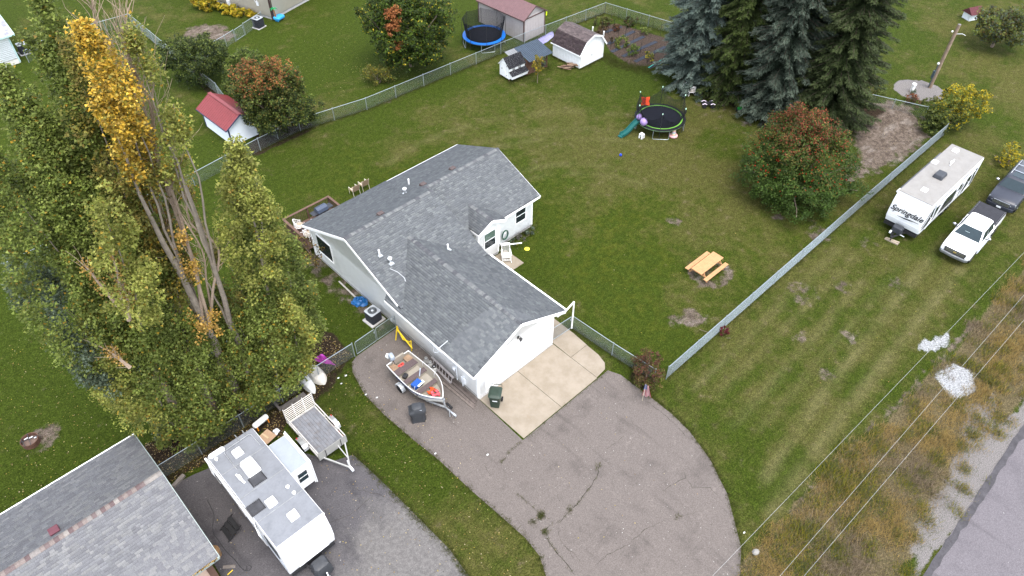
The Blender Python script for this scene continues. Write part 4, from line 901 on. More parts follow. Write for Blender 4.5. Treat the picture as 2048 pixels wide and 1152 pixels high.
m = MB(); ribbed_roof(m, ((.02, -.42, 1.48), (2.85, -.42, 1.48), (2.85, 1.85, 1.98), (.02, 1.85, 1.98)), .2, .04); m.build('roof', M('blue grey roof metal', (.045, .06, .08), .6, var=.15), S2)
m = MB(); ribbed_roof(m, ((-1.1, 1.25, 1.82), (0, 1.25, 1.82), (0, 1.85, 1.96), (-1.1, 1.85, 1.96)), .2, .04); m.build('clear_roof_sheet', M('pale corrugated sheet', (.16, .165, .17), .5, var=.15), S2)

# little well house / dog house, upper right, and shed under the poplars
S = thing('pump_house', 'tiny white pump house with dark red roof beside the small tree', 'shed', (69.6, .9, 0), R(-25))
MB().bx(-.6, .6, -.5, .5, 0, .75).build('wall', M('pale painted wall', (.62, .66, .68), .7, var=.15), S); m = MB(); m.ext([(-.75, -.7, .68), (-.75, 0, 1.25), (-.75, .7, .68)], (1.6, 0, 0)); m.build('roof', M('dark red shingles', (.085, .03, .035), .85, var=.3, scale=12), S)
MB().bx(-.5, .0, -.53, -.5, .1, .55).build('hatch', M('grey hatch', (.5, .55, .58), .6), S)
S = thing('play_shed', 'brown wooden shed with blue grey shingle roof half hidden under the poplars', 'shed', (-8.9, 10.1, 0), R(0))
MB().bx(-1.1, 1.2, -.2, 2.2, 0, 1.75).build('wall', M('stained boards', (.11, .062, .04), .8, var=.25, scale=6), S)
qs = ((-1.3, -.45, 1.72), (1.4, -.45, 1.72), (-1.3, 1.0, 2.5), (1.4, 1.0, 2.5)); qn = ((1.4, 2.45, 1.72), (-1.3, 2.45, 1.72), (1.4, 1.0, 2.5), (-1.3, 1.0, 2.5)); m = MB()
for q in (qs, qn):
    P = [q[0], q[1], q[3], q[2]]; N = (Vector(P[1]) - Vector(P[0])).cross(Vector(P[3]) - Vector(P[0])).normalized(); m.ext(P, N * -.05)
r_ = m.build('roof', DECKM, S); shingles([slope_plane(*qs), slope_plane(*qn)], [(.16, .18, .22), (.2, .22, .26), (.24, .26, .3)], SHG, r_, seed=12, expo=.2)

# ================================================================== DECK
D = thing('deck', 'brown timber deck with slatted railing behind the house', 'deck', (-.35, 17.16, 0))
DKM = M('brown deck stain', (.105, .065, .05), .75, var=.2, scale=5)
for i in range(25): MB().bx(0, 3.75, .02 + i * .115, .125 + i * .115, .5, .54).build('deck_board', DKM, D)
m = MB(); m.bx(0, 3.75, 2.86, 2.9, .3, .5).bx(0, .04, 0, 2.9, .3, .5).bx(3.71, 3.75, 0, 2.9, .3, .5); m.build('rim_joist', DKM, D)
for x, y in ((.05, .1), (.05, 2.85), (1.9, 2.85), (3.7, 2.85), (3.7, .1)): MB().bx(x - .05, x + .05, y - .05, y + .05, 0, 1.5).build('post', DKM, D)
MB().bx(-.05, 3.8, 2.78, 2.95, 1.5, 1.54).bx(-.08, .1, .02, 2.78, 1.5, 1.54).bx(3.65, 3.82, .02, 2.78, 1.5, 1.54).build('handrail', DKM, D)
bm_ = MB().bx(-.018, .018, -.018, .018, .56, 1.5).mesh('baluster', DKM)
for i in range(28): q = link('baluster', bm_, D); q.location = (.18 + i * .128, 2.86, 0)
for i in range(20):
    for x in (.02, 3.73): q = link('baluster', bm_, D); q.location = (x, .2 + i * .132, 0)

# ================================================================== SEATS, TABLES, GRILLS
def slat_chair(label, loc, rz, mat, group=None, name='lawn_chair', seat=None):
    o = thing(name, label, 'chair', loc, rz, group); 
    for x in (-.28, .28):
        MB().tube([(x, -.28, 0), (x, -.28, .6), (x, .1, .62), (x, .34, .62)], .02, 6).build('leg', mat, o, smooth=True); MB().tube([(x, .34, 0), (x, .28, .45), (x, .42, 1.0)], .02, 6).build('leg', mat, o, smooth=True)
    sm = seat or mat
    m = MB(); 
    for i in range(7): m.bx(-.27, .27, -.27 + i * .08, -.21 + i * .08, .40, .425)
    m.build('seat', sm, o)
    m = MB(); m.ext([(-.27, .29, .46), (.27, .29, .46), (.27, .42, 1.0), (-.27, .42, 1.0)], (0, .02, 0)); m.build('backrest', sm, o); return o
def lattice_chair(label, loc, rz, group):
    """white cast garden chair with open lattice back wrapping into arms"""
    o = thing('garden_chair', label, 'chair', loc, rz, group); wm = M('white cast metal', (.78, .76, .75), .45)
    P = lambda a, z: (.34 * math.sin(a), .05 + .36 * math.cos(a) * (1 if math.cos(a) > 0 else .9), z)
    A_ = [R(-110 + 10 * i) for i in range(23)]; tp = [.62 + .36 * max(0, math.cos(a)) ** 1.5 for a in A_]
    m = MB(); m.tube([P(a, z) for a, z in zip(A_, tp)], .022, 5); m.tube([P(a, .42) for a in A_], .018, 5)
    for k in range(0, 23, 2): m.tube([P(A_[k], .42), P(A_[min(22, k + 1)], tp[min(22, k + 1)])], .010, 4); m.tube([P(A_[k], tp[k]), P(A_[min(22, k + 1)], .42)], .010, 4)
    m.tube([P(a, .42 + (z - .42) * .5) for a, z in zip(A_, tp)], .010, 4); m.build('back_lattice', wm, o, smooth=True)
    MB().prism([(.32 * math.sin(R(i * 20)), .03 + .33 * math.cos(R(i * 20))) for i in range(18)], .40, .44).build('seat', M('beige seat pad', (.30, .25, .19), .9), o)
    for x in (-.3, .3): MB().tube([(x, -.27, .4), (x, -.29, .02), (x, .3, .02), (x, .26, .4)], .018, 5).build('leg', wm, o)
    return o
g = 'white lattice garden chairs'
lattice_chair('white lattice garden chair under the blue spruce, beside the spruce trunk', (36.35, 12.75), R(150), g); lattice_chair('white lattice garden chair under the blue spruce, next to the trampoline', (36.15, 11.85), R(150), g)
c = lattice_chair('white lattice garden chair on the deck beside the railing corner', (.45, 19.3, .54), R(60), g); c = lattice_chair('white lattice garden chair on the deck against the house wall', (.42, 18.1, .54), R(100), g)
TANC = M('tan sling fabric', (.30, .22, .15), .85, var=.15); TFR = M('cream chair frame', (.58, .53, .44), .5)
slat_chair('tan sling lawn chair behind the house, empty', (5.95, 20.75), R(178), TFR, 'tan lawn chairs', seat=TANC)
slat_chair('tan sling lawn chair behind the house holding odds and ends', (6.85, 20.8), R(176), TFR, 'tan lawn chairs', seat=TANC)
o = MB().blob((0, 0, .06), (.09, .09, .06), 8, 5).blob((0, 0, .17), (.06, .06, .07), 8, 5).bx(-.05, .05, -.18, -.05, 0, .06).build('toy', M('cream plush', (.72, .62, .42), .9), None, True); o.location = (6.85, 20.75, .44); tag(o, 'cream toy sitting on the tan lawn chair', 'toy')
# rocking chair on the porch
o = thing('rocking_chair', 'white wooden rocking chair on the porch slab', 'chair', (9.2, 7.4, .06), R(-36)); WPT = M('white painted wood', (.78, .77, .75), .5)
for x in (-.29, .29):
    MB().tube([(x, .45, .09), (x, .2, .03), (x, -.1, .02), (x, -.45, .1)], .022, 6).build('rocker', WPT, o); MB().tube([(x, -.26, .05), (x, -.27, .66)], .022, 6).build('leg', WPT, o); MB().tube([(x, .22, .05), (x, .26, .45), (x * .95, .42, 1.14)], .022, 6).build('leg', WPT, o)
    MB().bx(x - .05, x + .05, -.34, .3, .64, .67).build('armrest', WPT, o); MB().cyl((x, -.26, .2), (x, .23, .2), .014, n=6).build('stretcher', WPT, o)
m = MB()
for i in range(8): m.bx(-.27, .27, -.28 + i * .066, -.22 + i * .066, .40, .425)
m.build('seat', WPT, o); MB().ext([(-.29, .4, 1.02), (.29, .4, 1.02), (.29, .43, 1.14), (-.29, .43, 1.14)], (0, .03, 0)).build('crest_rail', WPT, o)
for i in range(7): MB().bar((-.22 + i * .073, .27, .45), (-.22 + i * .073, .41, 1.05), .035, .015).build('back_slat', WPT, o)
for z in (.14, .24): MB().cyl((-.29, -.26, z), (.29, -.26, z), .014, n=6).build('stretcher', WPT, o)
# garden hose reel
o = thing('hose_reel', 'green garden hose coiled on the house wall behind the rocking chair', 'hose', (10.2, 8.66, .95)); HG = M('green rubber hose', (.015, .07, .045), .5)
for k in range(7): MB().tube([(.02 * math.sin(k) + (.24 + .012 * k) * math.cos(a), -.05 - .02 * (k % 4), (.34 + .012 * k) * math.sin(a)) for a in np.linspace(0, 2 * PI, 20)[:-1]], .016, 5, closed=True).build('hose_loop', HG, o)
MB().bx(-.06, .06, -.1, .07, .1, .3).build('hanger', WPT, o)
# picnic table
o = thing('picnic_table', 'new pine picnic table with attached benches on the lawn', 'table', (18.25, -2.72), R(-1)); PINE = M('fresh pine', (.38, .205, .10), .6, var=.12, scale=4)
for i in range(6): MB().bx(-1.22, 1.22, -.42 + i * .142, -.285 + i * .142, .72, .757).build('table_plank', PINE, o, bevel=.004)
for y in (-.76, .76):
    for k in (0, 1): MB().bx(-1.22, 1.22, y - .14 + k * .145, y - .002 + k * .145, .43, .465).build('bench_plank', PINE, o, bevel=.004)
for x in (-.9, .9):
    MB().bar((x, -.86, .41), (x, .86, .41), .04, .09).build('cross_beam', PINE, o); MB().bar((x + .04, -.38, .69), (x + .04, .38, .69), .04, .08).build('top_cleat', PINE, o)
    for sy in (-1, 1): MB().bar((x + .05, sy * .72, 0), (x + .05, sy * .28, .71), .04, .1).build('leg', PINE, o)
MB().bar((-.85, 0, .4), (-.15, 0, .7), .04, .08).build('brace', PINE, o); MB().bar((.85, 0, .4), (.15, 0, .7), .04, .08).build('brace', PINE, o)
# covered grill by the boat, table grill on the deck
CV = M('black vinyl cover', (.030, .032, .036), .5, var=.25, bumpy=.4, bscale=14)
def cover(label, loc, rz, sx=1, sc=1, mat=CV, name='covered_grill'):
    o = thing(name, label, 'grill', loc, rz); rings = []
    for z, a, b, r in ((0, .50, .36, .14), (.12, .52, .37, .14), (.5, .48, .34, .14), (.78, .56, .33, .1), (.86, .60, .32, .1), (.98, .40, .30, .14), (1.12, .34, .24, .14), (1.16, .22, .14, .1)):
        ring = rrect(-a * sx, a * sx, -b, b, r, 4); k = len(ring); rings.append([(x * (1 + .05 * math.sin(i * 2.1 + z * 5)), y * (1 + .06 * math.sin(i * 1.7 + z * 3)), z * sc) for i, (x, y) in enumerate(ring)])
    MB().loft(rings).build('cover', mat, o, smooth=True); MB().box(.16, -.27, 1.0 * sc, .14, .02, .06).build('badge', M('pale badge', (.4, .42, .45), .5), o); return o
cover('black vinyl covered grill standing beside the boat', (-3.35, 1.35), R(-30), .8)
o = thing('deck_grill', 'black gas grill with side shelves on the deck', 'grill', (2.3, 19.3, .54), R(2)); BLKG = M('black enamel', (.025, .027, .033), .3, var=.15)
MB().bx(-.4, .4, -.27, .27, .12, .75).build('cabinet', BLKG, o); MB().ext([(-.42, -.28, .78), (-.42, .3, .78), (-.42, .3, 1.0), (-.42, .05, 1.12), (-.42, -.2, 1.0)], (.84, 0, 0)).build('lid', M('dark blue grey lid', (.05, .065, .1), .3, var=.1), o); MB().bx(-.85, -.42, -.26, .26, .78, .82).build('side_shelf', BLKG, o); MB().bx(.42, .85, -.26, .26, .78, .82).build('side_shelf', BLKG, o)
for x in (-.36, .36):
    for y in (-.22, .22): MB().cyl((x, y, 0), (x, y, .13), .04, n=8).build('caster', BLKG, o)
o = thing('propane_tank', 'white propane bottle on the deck beside the grill', 'gas bottle', (1.35, 19.2, .54)); MB().lathe([(.11, 0), (.12, .04), (.15, .08), (.15, .3), (.1, .38), (.05, .4)], n=14).build('bottle', M('white bottle paint', (.6, .6, .58), .4, var=.2), o, True); MB().lathe([(.1, .39), (.1, .47), (.09, .47), (.09, .39)], n=14).build('collar', MTR, o)

# ================================================================== VEHICLES
RUB = M('tyre rubber', (.018, .018, .019), .85, var=.2); RIM = M('alloy rim', (.55, .56, .57), .3, .7); CHR = M('chrome', (.62, .63, .65), .15, .9)
def text_mesh(txt, size, mat, parent, Mx, shear=0.0, ext=.006, offset=0.0, name='lettering'):
    cu = bpy.data.curves.new('lettering', 'FONT'); cu.body = txt; cu.size = size; cu.shear = shear; cu.extrude = ext; cu.offset = offset; cu.align_x = 'CENTER'
    ob = bpy.data.objects.new('lettering_source', cu); COL.objects.link(ob); dg = bpy.context.evaluated_depsgraph_get()
    me = bpy.data.meshes.new_from_object(ob.evaluated_get(dg)); bpy.data.objects.remove(ob, do_unlink=True); me.materials.clear(); me.materials.append(mat)
    o = link(name, me, parent); o.matrix_local = Mx; return o
def wheel(parent, x, y, r=.4, w=.26, side=1, name='wheel'):
    pr = [(r * .55, -w / 2), (r * .93, -w / 2), (r, -w * .33), (r, w * .33), (r * .93, w / 2), (r * .55, w / 2)]
    k = MB().lathe(pr, n=20).build(name, RUB, parent, True); k.matrix_local = Matrix.Translation((x, y, r)) @ Matrix.Rotation(PI / 2, 4, 'X')
    MB().lathe([(r * .56, -w * .42), (r * .56, w * .42)], n=16).lathe([(r * .2, -side * w * .46 - .01), (r * .2, -side * w * .46 + .02)], n=10).build('rim', RIM, k, True); return k
def body_ring(x, w, zb, zt, r=.1, sh=.0):
    h = [(0, zb), (w * .9, zb), (w, zb + .12), (w + sh * .5, (zb + zt) / 2), (w, zt - r * 2), (w - r * .35, zt - r * .55), (w - r * 1.4, zt), (0, zt + .02)]
    return [(x, y, z) for y, z in h] + [(x, -y, z) for y, z in h[-2:0:-1]]
def cab(m, z0, z1, b, t, r0=.12, r1=.2, n=5):
    """greenhouse: b,t = (x0,x1,halfwidth) at belt and roof"""
    rings = []
    for f, z in ((0, z0), (.45, z0 + (z1 - z0) * .45), (.85, z1 - .09), (.96, z1 - .025), (1.0, z1)):
        g = f if f < .9 else (.93 if f < .99 else 1.06); q = [b[i] + (t[i] - b[i]) * min(g, 1) for i in range(3)]
        if f > .9: q = [q[0] + (f - .85) * .9, q[1] - (f - .85) * .6, q[2] - (f - .85) * .7]
        rings.append([(x, y, z) for x, y in rrect(q[0], q[1], -q[2], q[2], r0 + (r1 - r0) * f, n)])
    m.loft(rings); return rings
def glass_quad(parent, P, N, mat, name):
    N = Vector(N).normalized(); return MB().ext([tuple(Vector(p) + N * .004) for p in P], N * .012).build(name, mat, parent)
CGL = M('tinted car glass', (.016, .028, .034), .12, var=.15)
def lerp3(a, b, t): return tuple(a[i] + (b[i] - a[i]) * t for i in range(3))
def greenhouse_glass(o, z0, z1, b, t, cuts, ws=True):
    """windscreen, rear and side panes laid on the sloping faces"""
    at = lambda f: [b[i] + (t[i] - b[i]) * f for i in range(3)]
    lo, hi = at(.06), at(.80); zl, zh = z0 + (z1 - z0) * .06, z0 + (z1 - z0) * .86
    sx = Vector((-(z1 - z0), 0, -(t[0] - b[0]))) * -1
    glass_quad(o, [(lo[0], -lo[2] + .08, zl), (hi[0], -hi[2] + .10, zh), (hi[0], hi[2] - .10, zh), (lo[0], lo[2] - .08, zl)], (-(z1 - z0), 0, (t[0] - b[0])), CGL, 'windscreen')
    glass_quad(o, [(lo[1], -lo[2] + .10, zl), (lo[1], lo[2] - .10, zl), (hi[1], hi[2] - .12, zh), (hi[1], -hi[2] + .12, zh)], ((z1 - z0), 0, -(t[1] - b[1])), CGL, 'rear_window')
    for sy in (-1, 1):
        for c0, c1 in cuts:
            X0 = lambda f, c: at(f)[0] + .14 + (at(f)[1] - at(f)[0] - .28) * c
            P = [(X0(.08, c0), sy * lo[2], zl), (X0(.08, c1), sy * lo[2], zl), (X0(.78, c1), sy * hi[2], zh), (X0(.78, c0), sy * hi[2], zh)]
            if sy < 0: P = P[::-1]
            glass_quad(o, P, (0, sy * (z1 - z0), (b[2] - t[2])), CGL, 'side_window')
# --- white pickup
o = thing('pickup_truck', 'white crew cab pickup with black bed cover parked on the grass', 'pickup', (31.15, -13.76), R(1)); WP = M('white car paint', (.80, .80, .80), .3, var=.02, coat=.6)
st = [(0.0, .88, .62, 1.02, .1), (.06, .95, .55, 1.08, .12), (.35, .99, .42, 1.13, .14), (1.0, 1.0, .40, 1.19, .14), (1.62, 1.0, .40, 1.24, .12), (2.2, 1.0, .40, 1.26, .08), (3.95, 1.0, .40, 1.27, .08), (4.0, .99, .42, 1.36, .06), (5.95, .98, .48, 1.36, .06), (6.12, .95, .52, 1.34, .08), (6.16, .90, .6, 1.3, .08)]
MB().loft([body_ring(*q) for q in st]).build('body', WP, o, True)
b_, t_ = (1.5, 4.02, .93), (2.28, 3.86, .70); m = MB(); cab(m, 1.22, 1.88, b_, t_); m.build('cab', WP, o, True)
greenhouse_glass(o, 1.22, 1.88, b_, t_, ((.0, .46), (.52, .98)))
TONN = M('charcoal bed cover', (.028, .028, .033), .65, var=.12)
tn = MB().prism(rrect(4.08, 6.06, -.86, .86, .06, 3), 1.36, 1.40).build('bed_cover', TONN, o)
for x in (4.72, 5.4): MB().bx(x - .01, x + .01, -.85, .85, 1.40, 1.406).build('fold_seam', BLK, tn)
MB().bx(4.02, 6.1, -.96, -.87, 1.35, 1.385).bx(4.02, 6.1, .87, .96, 1.35, 1.385).build('bed_rail', BLK, o)
gr_ = MB().ext([(-.05, -.68, .70), (-.05, .68, .70), (-.03, .72, 1.04), (-.03, -.72, 1.04)], (.06, 0, 0)).build('grille', BLK, o)
for z in (.84, .95): MB().bx(-.06, -.035, -.62, .62, z - .022, z + .022).build('grille_bar', CHR, gr_)
MB().box(-.075, 0, .895, .02, .2, .06).box(-.075, 0, .895, .021, .08, .1).build('emblem', M('gold emblem', (.5, .36, .1), .3, .8), gr_)
MB().ext([(-.14, -.8, .52), (-.2, 0, .52), (-.14, .8, .52), (.0, .95, .52), (.12, .95, .52), (.12, -.95, .52), (.0, -.95, .52)], (0, 0, .2)).build('front_bumper', M('dull chrome', (.22, .23, .24), .35, .6), o, bevel=.03); MB().bx(6.12, 6.3, -.9, .9, .5, .68).build('rear_bumper', CHR, o, bevel=.03)
LNS = M('headlight lens', (.22, .24, .25), .15)
for sy in (-1, 1):
    MB().ext([(-.02, sy * .66, .82), (.05, sy * .93, .82), (.12, sy * .93, 1.0), (.01, sy * .66, 1.0)], (.03, 0, 0)).build('headlight', LNS, o); MB().bx(6.12, 6.17, sy * .95 - .1 * (sy > 0), sy * .95 + .1 * (sy < 0), .85, 1.25).build('tail_light', M('red lens', (.4, .02, .02), .2), o)
    mi = MB().blob((2.35, sy * 1.17, 1.32), (.08, .13, .11), 8, 6).build('mirror', CHR, o, True); MB().bar((2.3, sy * .95, 1.26), (2.33, sy * 1.1, 1.28), .05, .04).build('mirror_arm', BLK, mi)
    for x in (1.0, 4.75): wheel(o, x, sy * .86, .40, .27, sy); 
    for x in (1.0, 4.75): MB().lathe([(.47, -.03), (.47, .03)], n=18).build('wheel_arch', BLK, o, True).matrix_local = Matrix.Translation((x, sy * .982, .46)) @ Matrix.Rotation(PI / 2, 4, 'X')
    for x in (2.05, 3.05, 3.98): MB().bx(x - .006, x + .006, sy * 1.003 - .003, sy * 1.003 + .003, .5, 1.2).build('door_seam', BLK, o)
    for x in (2.75, 3.7): MB().bx(x - .1, x + .1, sy * 1.0 - .02, sy * 1.0 + .02, 1.05, 1.09).build('door_handle', WP, o)
    MB().bx(1.55, 4.1, sy * 1.0 - .06, sy * 1.0 + .06, .36, .42).build('running_board', CHR, o)
MB().bx(1.98, 2.12, .1, .4, 1.5, 1.505).at().build('paper', M('paper sheet', (.6, .75, .75), .8), o).matrix_local = Matrix.Translation((-.18, -.1, .02)) @ Matrix.Rotation(0, 4, 'Y')
MB().ext([(2.72, -.5, 1.87), (2.86, -.5, 1.89), (2.9, -.5, 1.97)], (0, .02, 0)).build('aerial_fin', BLK, o)
# --- dark SUV
o = thing('suv', 'dark slate SUV with roof rails parked nose to tail behind the pickup', 'car', (38.98, -13.78), R(1)); SP = M('slate car paint', (.022, .025, .036), .4, var=.05, coat=.15)
st = [(0, .86, .6, 1.0, .12), (.06, .95, .5, 1.06, .14), (.4, 1.0, .4, 1.14, .16), (1.0, 1.01, .38, 1.2, .16), (1.5, 1.01, .38, 1.26, .12), (3.4, 1.01, .38, 1.28, .1), (4.9, 1.0, .42, 1.28, .1), (5.15, .95, .5, 1.25, .12), (5.2, .9, .6, 1.2, .1)]
MB().loft([body_ring(*q) for q in st]).build('body', SP, o, True); b_, t_ = (1.35, 5.15, .96), (2.05, 4.95, .74); m = MB(); cab(m, 1.24, 1.92, b_, t_); m.build('cab', SP, o, True)
greenhouse_glass(o, 1.24, 1.92, b_, t_, ((.0, .3), (.34, .64), (.68, .98)))
MB().prism(rrect(2.2, 2.95, -.5, .5, .1, 4), 1.92, 1.935).build('sunroof', CGL, o)
for sy in (-1, 1):
    MB().tube([(2.5, sy * .66, 1.9), (2.6, sy * .66, 1.98), (4.7, sy * .66, 1.98), (4.8, sy * .66, 1.9)], .025, 6).build('roof_rail', CHR, o)
    MB().ext([(-.02, sy * .62, .84), (.05, sy * .93, .84), (.16, sy * .95, 1.03), (.02, sy * .64, 1.02)], (.03, 0, 0)).build('headlight', LNS, o)
    mi = MB().blob((1.95, sy * 1.18, 1.36), (.09, .14, .1), 8, 6).build('mirror', CHR, o, True); MB().bar((1.9, sy * .95, 1.28), (1.93, sy * 1.1, 1.32), .05, .04).build('mirror_arm', BLK, mi)
    for x in (.95, 4.1): wheel(o, x, sy * .88, .39, .27, sy)
    for x in (1.85, 2.95, 3.9): MB().bx(x - .006, x + .006, sy * 1.013 - .003, sy * 1.013 + .003, .5, 1.22).build('door_seam', BLK, o)
for x in (2.95, 3.9): MB().bx(x - .03, x + .03, -.66, .66, 1.96, 1.985).build('cross_bar', CHR, o)
gr_ = MB().ext([(-.05, -.55, .72), (-.05, .55, .72), (-.0, .6, 1.02), (-.0, -.6, 1.02)], (.06, 0, 0)).build('grille', BLK, o)
for z in (.76, .84, .92, 1.0): MB().bx(-.075, -.04, -.57, .57, z - .018, z + .018).build('grille_bar', CHR, gr_)
MB().ext([(-.1, -.8, .42), (-.14, 0, .42), (-.1, .8, .42), (.05, .96, .42), (.12, .96, .42), (.12, -.96, .42), (.05, -.96, .42)], (0, 0, .26)).build('front_bumper', SP, o, bevel=.03); MB().bx(-.16, -.12, -.16, .16, .5, .62).build('licence_plate', M('pale plate', (.6, .62, .64), .4), o); MB().bx(-.13, -.1, -.6, .6, .3, .42).build('air_dam', BLK, o)

# --- white travel trailer by the road strip
o = thing('travel_trailer', 'white travel trailer with ribbed front wall and black roof air conditioner', 'caravan', (31.12, -9.93), R(-.6)); TW = M('white trailer skin', (.66, .67, .68), .4, var=.03); TR = M('cream trailer roof', (.205, .197, .186), .6, var=.08, scale=1.5, dirt=(.14, .125, .10), dirt_amt=.3)
prof = [(.38, 3.14), (.12, 2.45), (.0, 1.6), (.02, 1.2), (.22, .72), (.5, .62), (8.6, .62), (8.7, 1.0), (8.72, 2.9), (8.66, 3.12)]
MB().ext([(x, -1.22, z) for x, z in prof], (0, 2.44, 0)).build('body', TW, o, bevel=.03)
MB().ext([(.36, -1.2, 3.15), (8.68, -1.2, 3.13), (8.68, 1.2, 3.13), (.36, 1.2, 3.15)], (0, 0, .035)).build('roof', TR, o, bevel=.02)
for i in range(15):
    t0 = i / 15; z = .8 + t0 * 2.25
    xs = np.interp(z, [q[1] for q in prof[:5]][::-1], [q[0] for q in prof[:5]][::-1]); MB().bx(xs - .012, xs + .02, -1.19, 1.19, z - .055, z + .04).build('front_rib', TW, o, bevel=.01)
DKG = M('charcoal graphic', (.05, .05, .055), .4, var=.1)
P = lambda x, z: (x, -1.224, z)
for pts in ([(.35, .95), (2.2, 1.0), (2.5, 2.2), (1.2, 2.3)], [(2.9, 1.0), (6.3, .95), (6.6, 1.9), (3.1, 2.1)], [(6.7, .9), (8.5, .9), (8.5, 1.7), (6.9, 1.8)], [(.1, 1.4), (.28, 1.3), (.9, 2.4), (.6, 2.4)]): MB().ext([P(*q) for q in pts], (0, -.006, 0)).build('side_graphic', DKG, o)
for x0, x1, z0, z1 in ((1.1, 2.0, 1.65, 2.5), (3.3, 4.8, 1.6, 2.5), (6.9, 8.1, 1.7, 2.5)): w_ = MB().bx(x0 - .04, x1 + .04, -1.25, -1.225, z0 - .04, z1 + .04).build('window', BLK, o); MB().bx(x0, x1, -1.262, -1.25, z0, z1).build('pane', CGL, w_)
d_ = MB().bx(5.25, 5.95, -1.25, -1.225, .75, 2.6).build('door', TW, o); MB().bx(5.35, 5.85, -1.26, -1.25, 1.8, 2.4).build('pane', CGL, d_)
aw = MB().cyl((.8, -1.34, 2.95), (6.9, -1.34, 2.95), .07, n=10).build('awning_roll', M('grey awning fabric', (.4, .41, .43), .6), o, True)
for x in (.85, 6.85): MB().tube([(x, -1.33, 2.95), (x + .25, -1.36, 1.9), (x, -1.30, .95)], .03, 6).build('awning_arm', TW, aw); MB().tube([(x, -1.30, 2.0), (x + .4, -1.36, 1.5), (x, -1.3, .9)], .022, 6).build('awning_arm', TW, aw)
MB().cyl((.5, 1.3, 2.95), (7.2, 1.3, 2.95), .06, n=8).build('awning_roll', M('dark awning', (.06, .065, .07), .5), o, True); MB().cyl((.45, 1.3, 2.95), (.9, 1.3, 2.95), .065, n=8).build('awning_cap', TW, o)
MB().taper(4.0, .0, 3.17, 3.46, .50, .36, .40, .28).build('air_conditioner', M('black plastic shroud', (.03, .033, .04), .5, var=.15), o, bevel=.07, seg=3)
for x, y in ((7.95, .62), (5.4, 1.0), (1.65, .0)): MB().taper(x, y, 3.16, 3.27, .24, .22, .21, .19).build('roof_vent', TW, o, bevel=.02)
an = MB().box(6.2, .12, 3.25, .3, .16, .12).build('tv_aerial', TW, o); MB().bar((6.3, .12, 3.22), (5.75, .06, 3.22), .06, .05).bar((6.3, .12, 3.22), (6.75, .16, 3.22), .04, .03).build('aerial_mast', MTR, an)
for x in (4.55, 5.5): 
    for sy in (-1, 1): wheel(o, x, sy * 1.08, .36, .2, sy)
MB().bx(.1, 8.6, -1.18, 1.18, .42, .64).build('underbody', BLK, o); MB().bar((-1.15, 0, .48), (.4, -.55, .5), .09, .12).bar((-1.15, 0, .48), (.4, .55, .5), .09, .12).cyl((-.95, 0, .05), (-.95, 0, .95), .04, n=8).build('tongue', BLK, o)
MB().prism(rrect(-.62, -.12, -.36, .36, .14, 4), .55, 1.05).build('gas_bottle_cover', M('black plastic shroud', (.03, .033, .04), .5), o, bevel=.08, seg=3); MB().cyl((-.42, -.3, .5), (-.42, -.62, .5), .025, n=6).box(-.75, .28, .62, .2, .12, .14).build('tongue_fittings', MTR, o)
for sy in (-1, 1): MB().bx(.30 - .02, .36, sy * .95 - .09, sy * .95 + .09, 2.86, 2.92).build('marker_light', M('red lens', (.4, .02, .02), .2), o)
Mx = Matrix.Translation((.0, 0, 1.78)) @ Matrix.Rotation(R(8), 4, 'Y') @ Matrix(((0, 0, -1, 0), (-1, 0, 0, 0), (0, 1, 0, 0), (0, 0, 0, 1)))
LET = M('black lettering', (.012, .013, .017), .4)
text_mesh('Springdale', .56, LET, o, Matrix.Translation((-.03, 0, .08)) @ Mx, .35, .012, .006)
m = MB(); up = [(x, -.17 + .05 * math.sin(x * 2.2)) for x in np.linspace(-.5, 1.0, 16)]; dn = [(x, -.17 + .05 * math.sin(x * 2.2) - .07 * math.sin((x + .45) / 1.3 * PI)) for x in np.linspace(1.0, -.5, 16)]
sw = m.prism(up + dn, -.012, .012).build('swoosh', LET, o); sw.matrix_local = Matrix.Translation((-.035, 0, .02)) @ Mx
for k, yy in enumerate((-.28, .18)):
    q = MB().box(0, 0, .05, .95, .14, .09).build('timber_block', M('weathered plank', (.30, .25, .19), .85, var=.2), None); q.location = (30.2 + k * .16, -10.02, 0); q.rotation_euler = (0, 0, R(93 + 8 * k)); tag(q, ('grey' if k else 'tan') + ' timber block under the travel trailer tongue', 'timber')

# --- white caravan with slide-out, lower left
o = thing('caravan', 'white caravan with slide-out room, roof vents and ladder on the dark pad', 'caravan', (-12.2, -2.0), R(0)); CW = M('white caravan skin', (.72, .72, .72), .4, var=.03); CR = M('greying roof membrane', (.165, .172, .187), .6, var=.10, scale=1.2, dirt=(.10, .105, .115), dirt_amt=.45)
prof = [(.32, 3.12), (.0, 2.2), (-.04, 1.5), (.1, .8), (.3, .62), (6.7, .62), (6.82, 1.0), (6.84, 2.85), (6.78, 3.1)]
MB().ext([(-1.27, y, z) for y, z in prof], (2.5, 0, 0)).build('body', CW, o, bevel=.03)
MB().ext([(-1.25, .36, 3.12), (1.2, .36, 3.12), (1.2, 6.8, 3.10), (-1.25, 6.8, 3.10)], (0, 0, .03)).build('roof', CR, o, bevel=.015)
[MB().bx(-1.24, 1.19, q - .02, q + .02, 3.148, 3.156).build('roof_seam', M('sealant', (.21, .215, .22), .7, var=.2), o) for q in (2.0, 3.6, 5.35)]; MB().bx(-1.26, 1.24, .27, .36, 3.10, 3.135).build('front_edge_moulding', MTR, o)
MB().ext([(-.78, -.02, 1.1), (.85, -.02, 1.1), (.92, .12, 2.35), (-.85, .12, 2.35)], (0, -.07, 0)).build('rock_guard', M('white shield', (.83, .83, .83), .3), o, bevel=.05, seg=3)
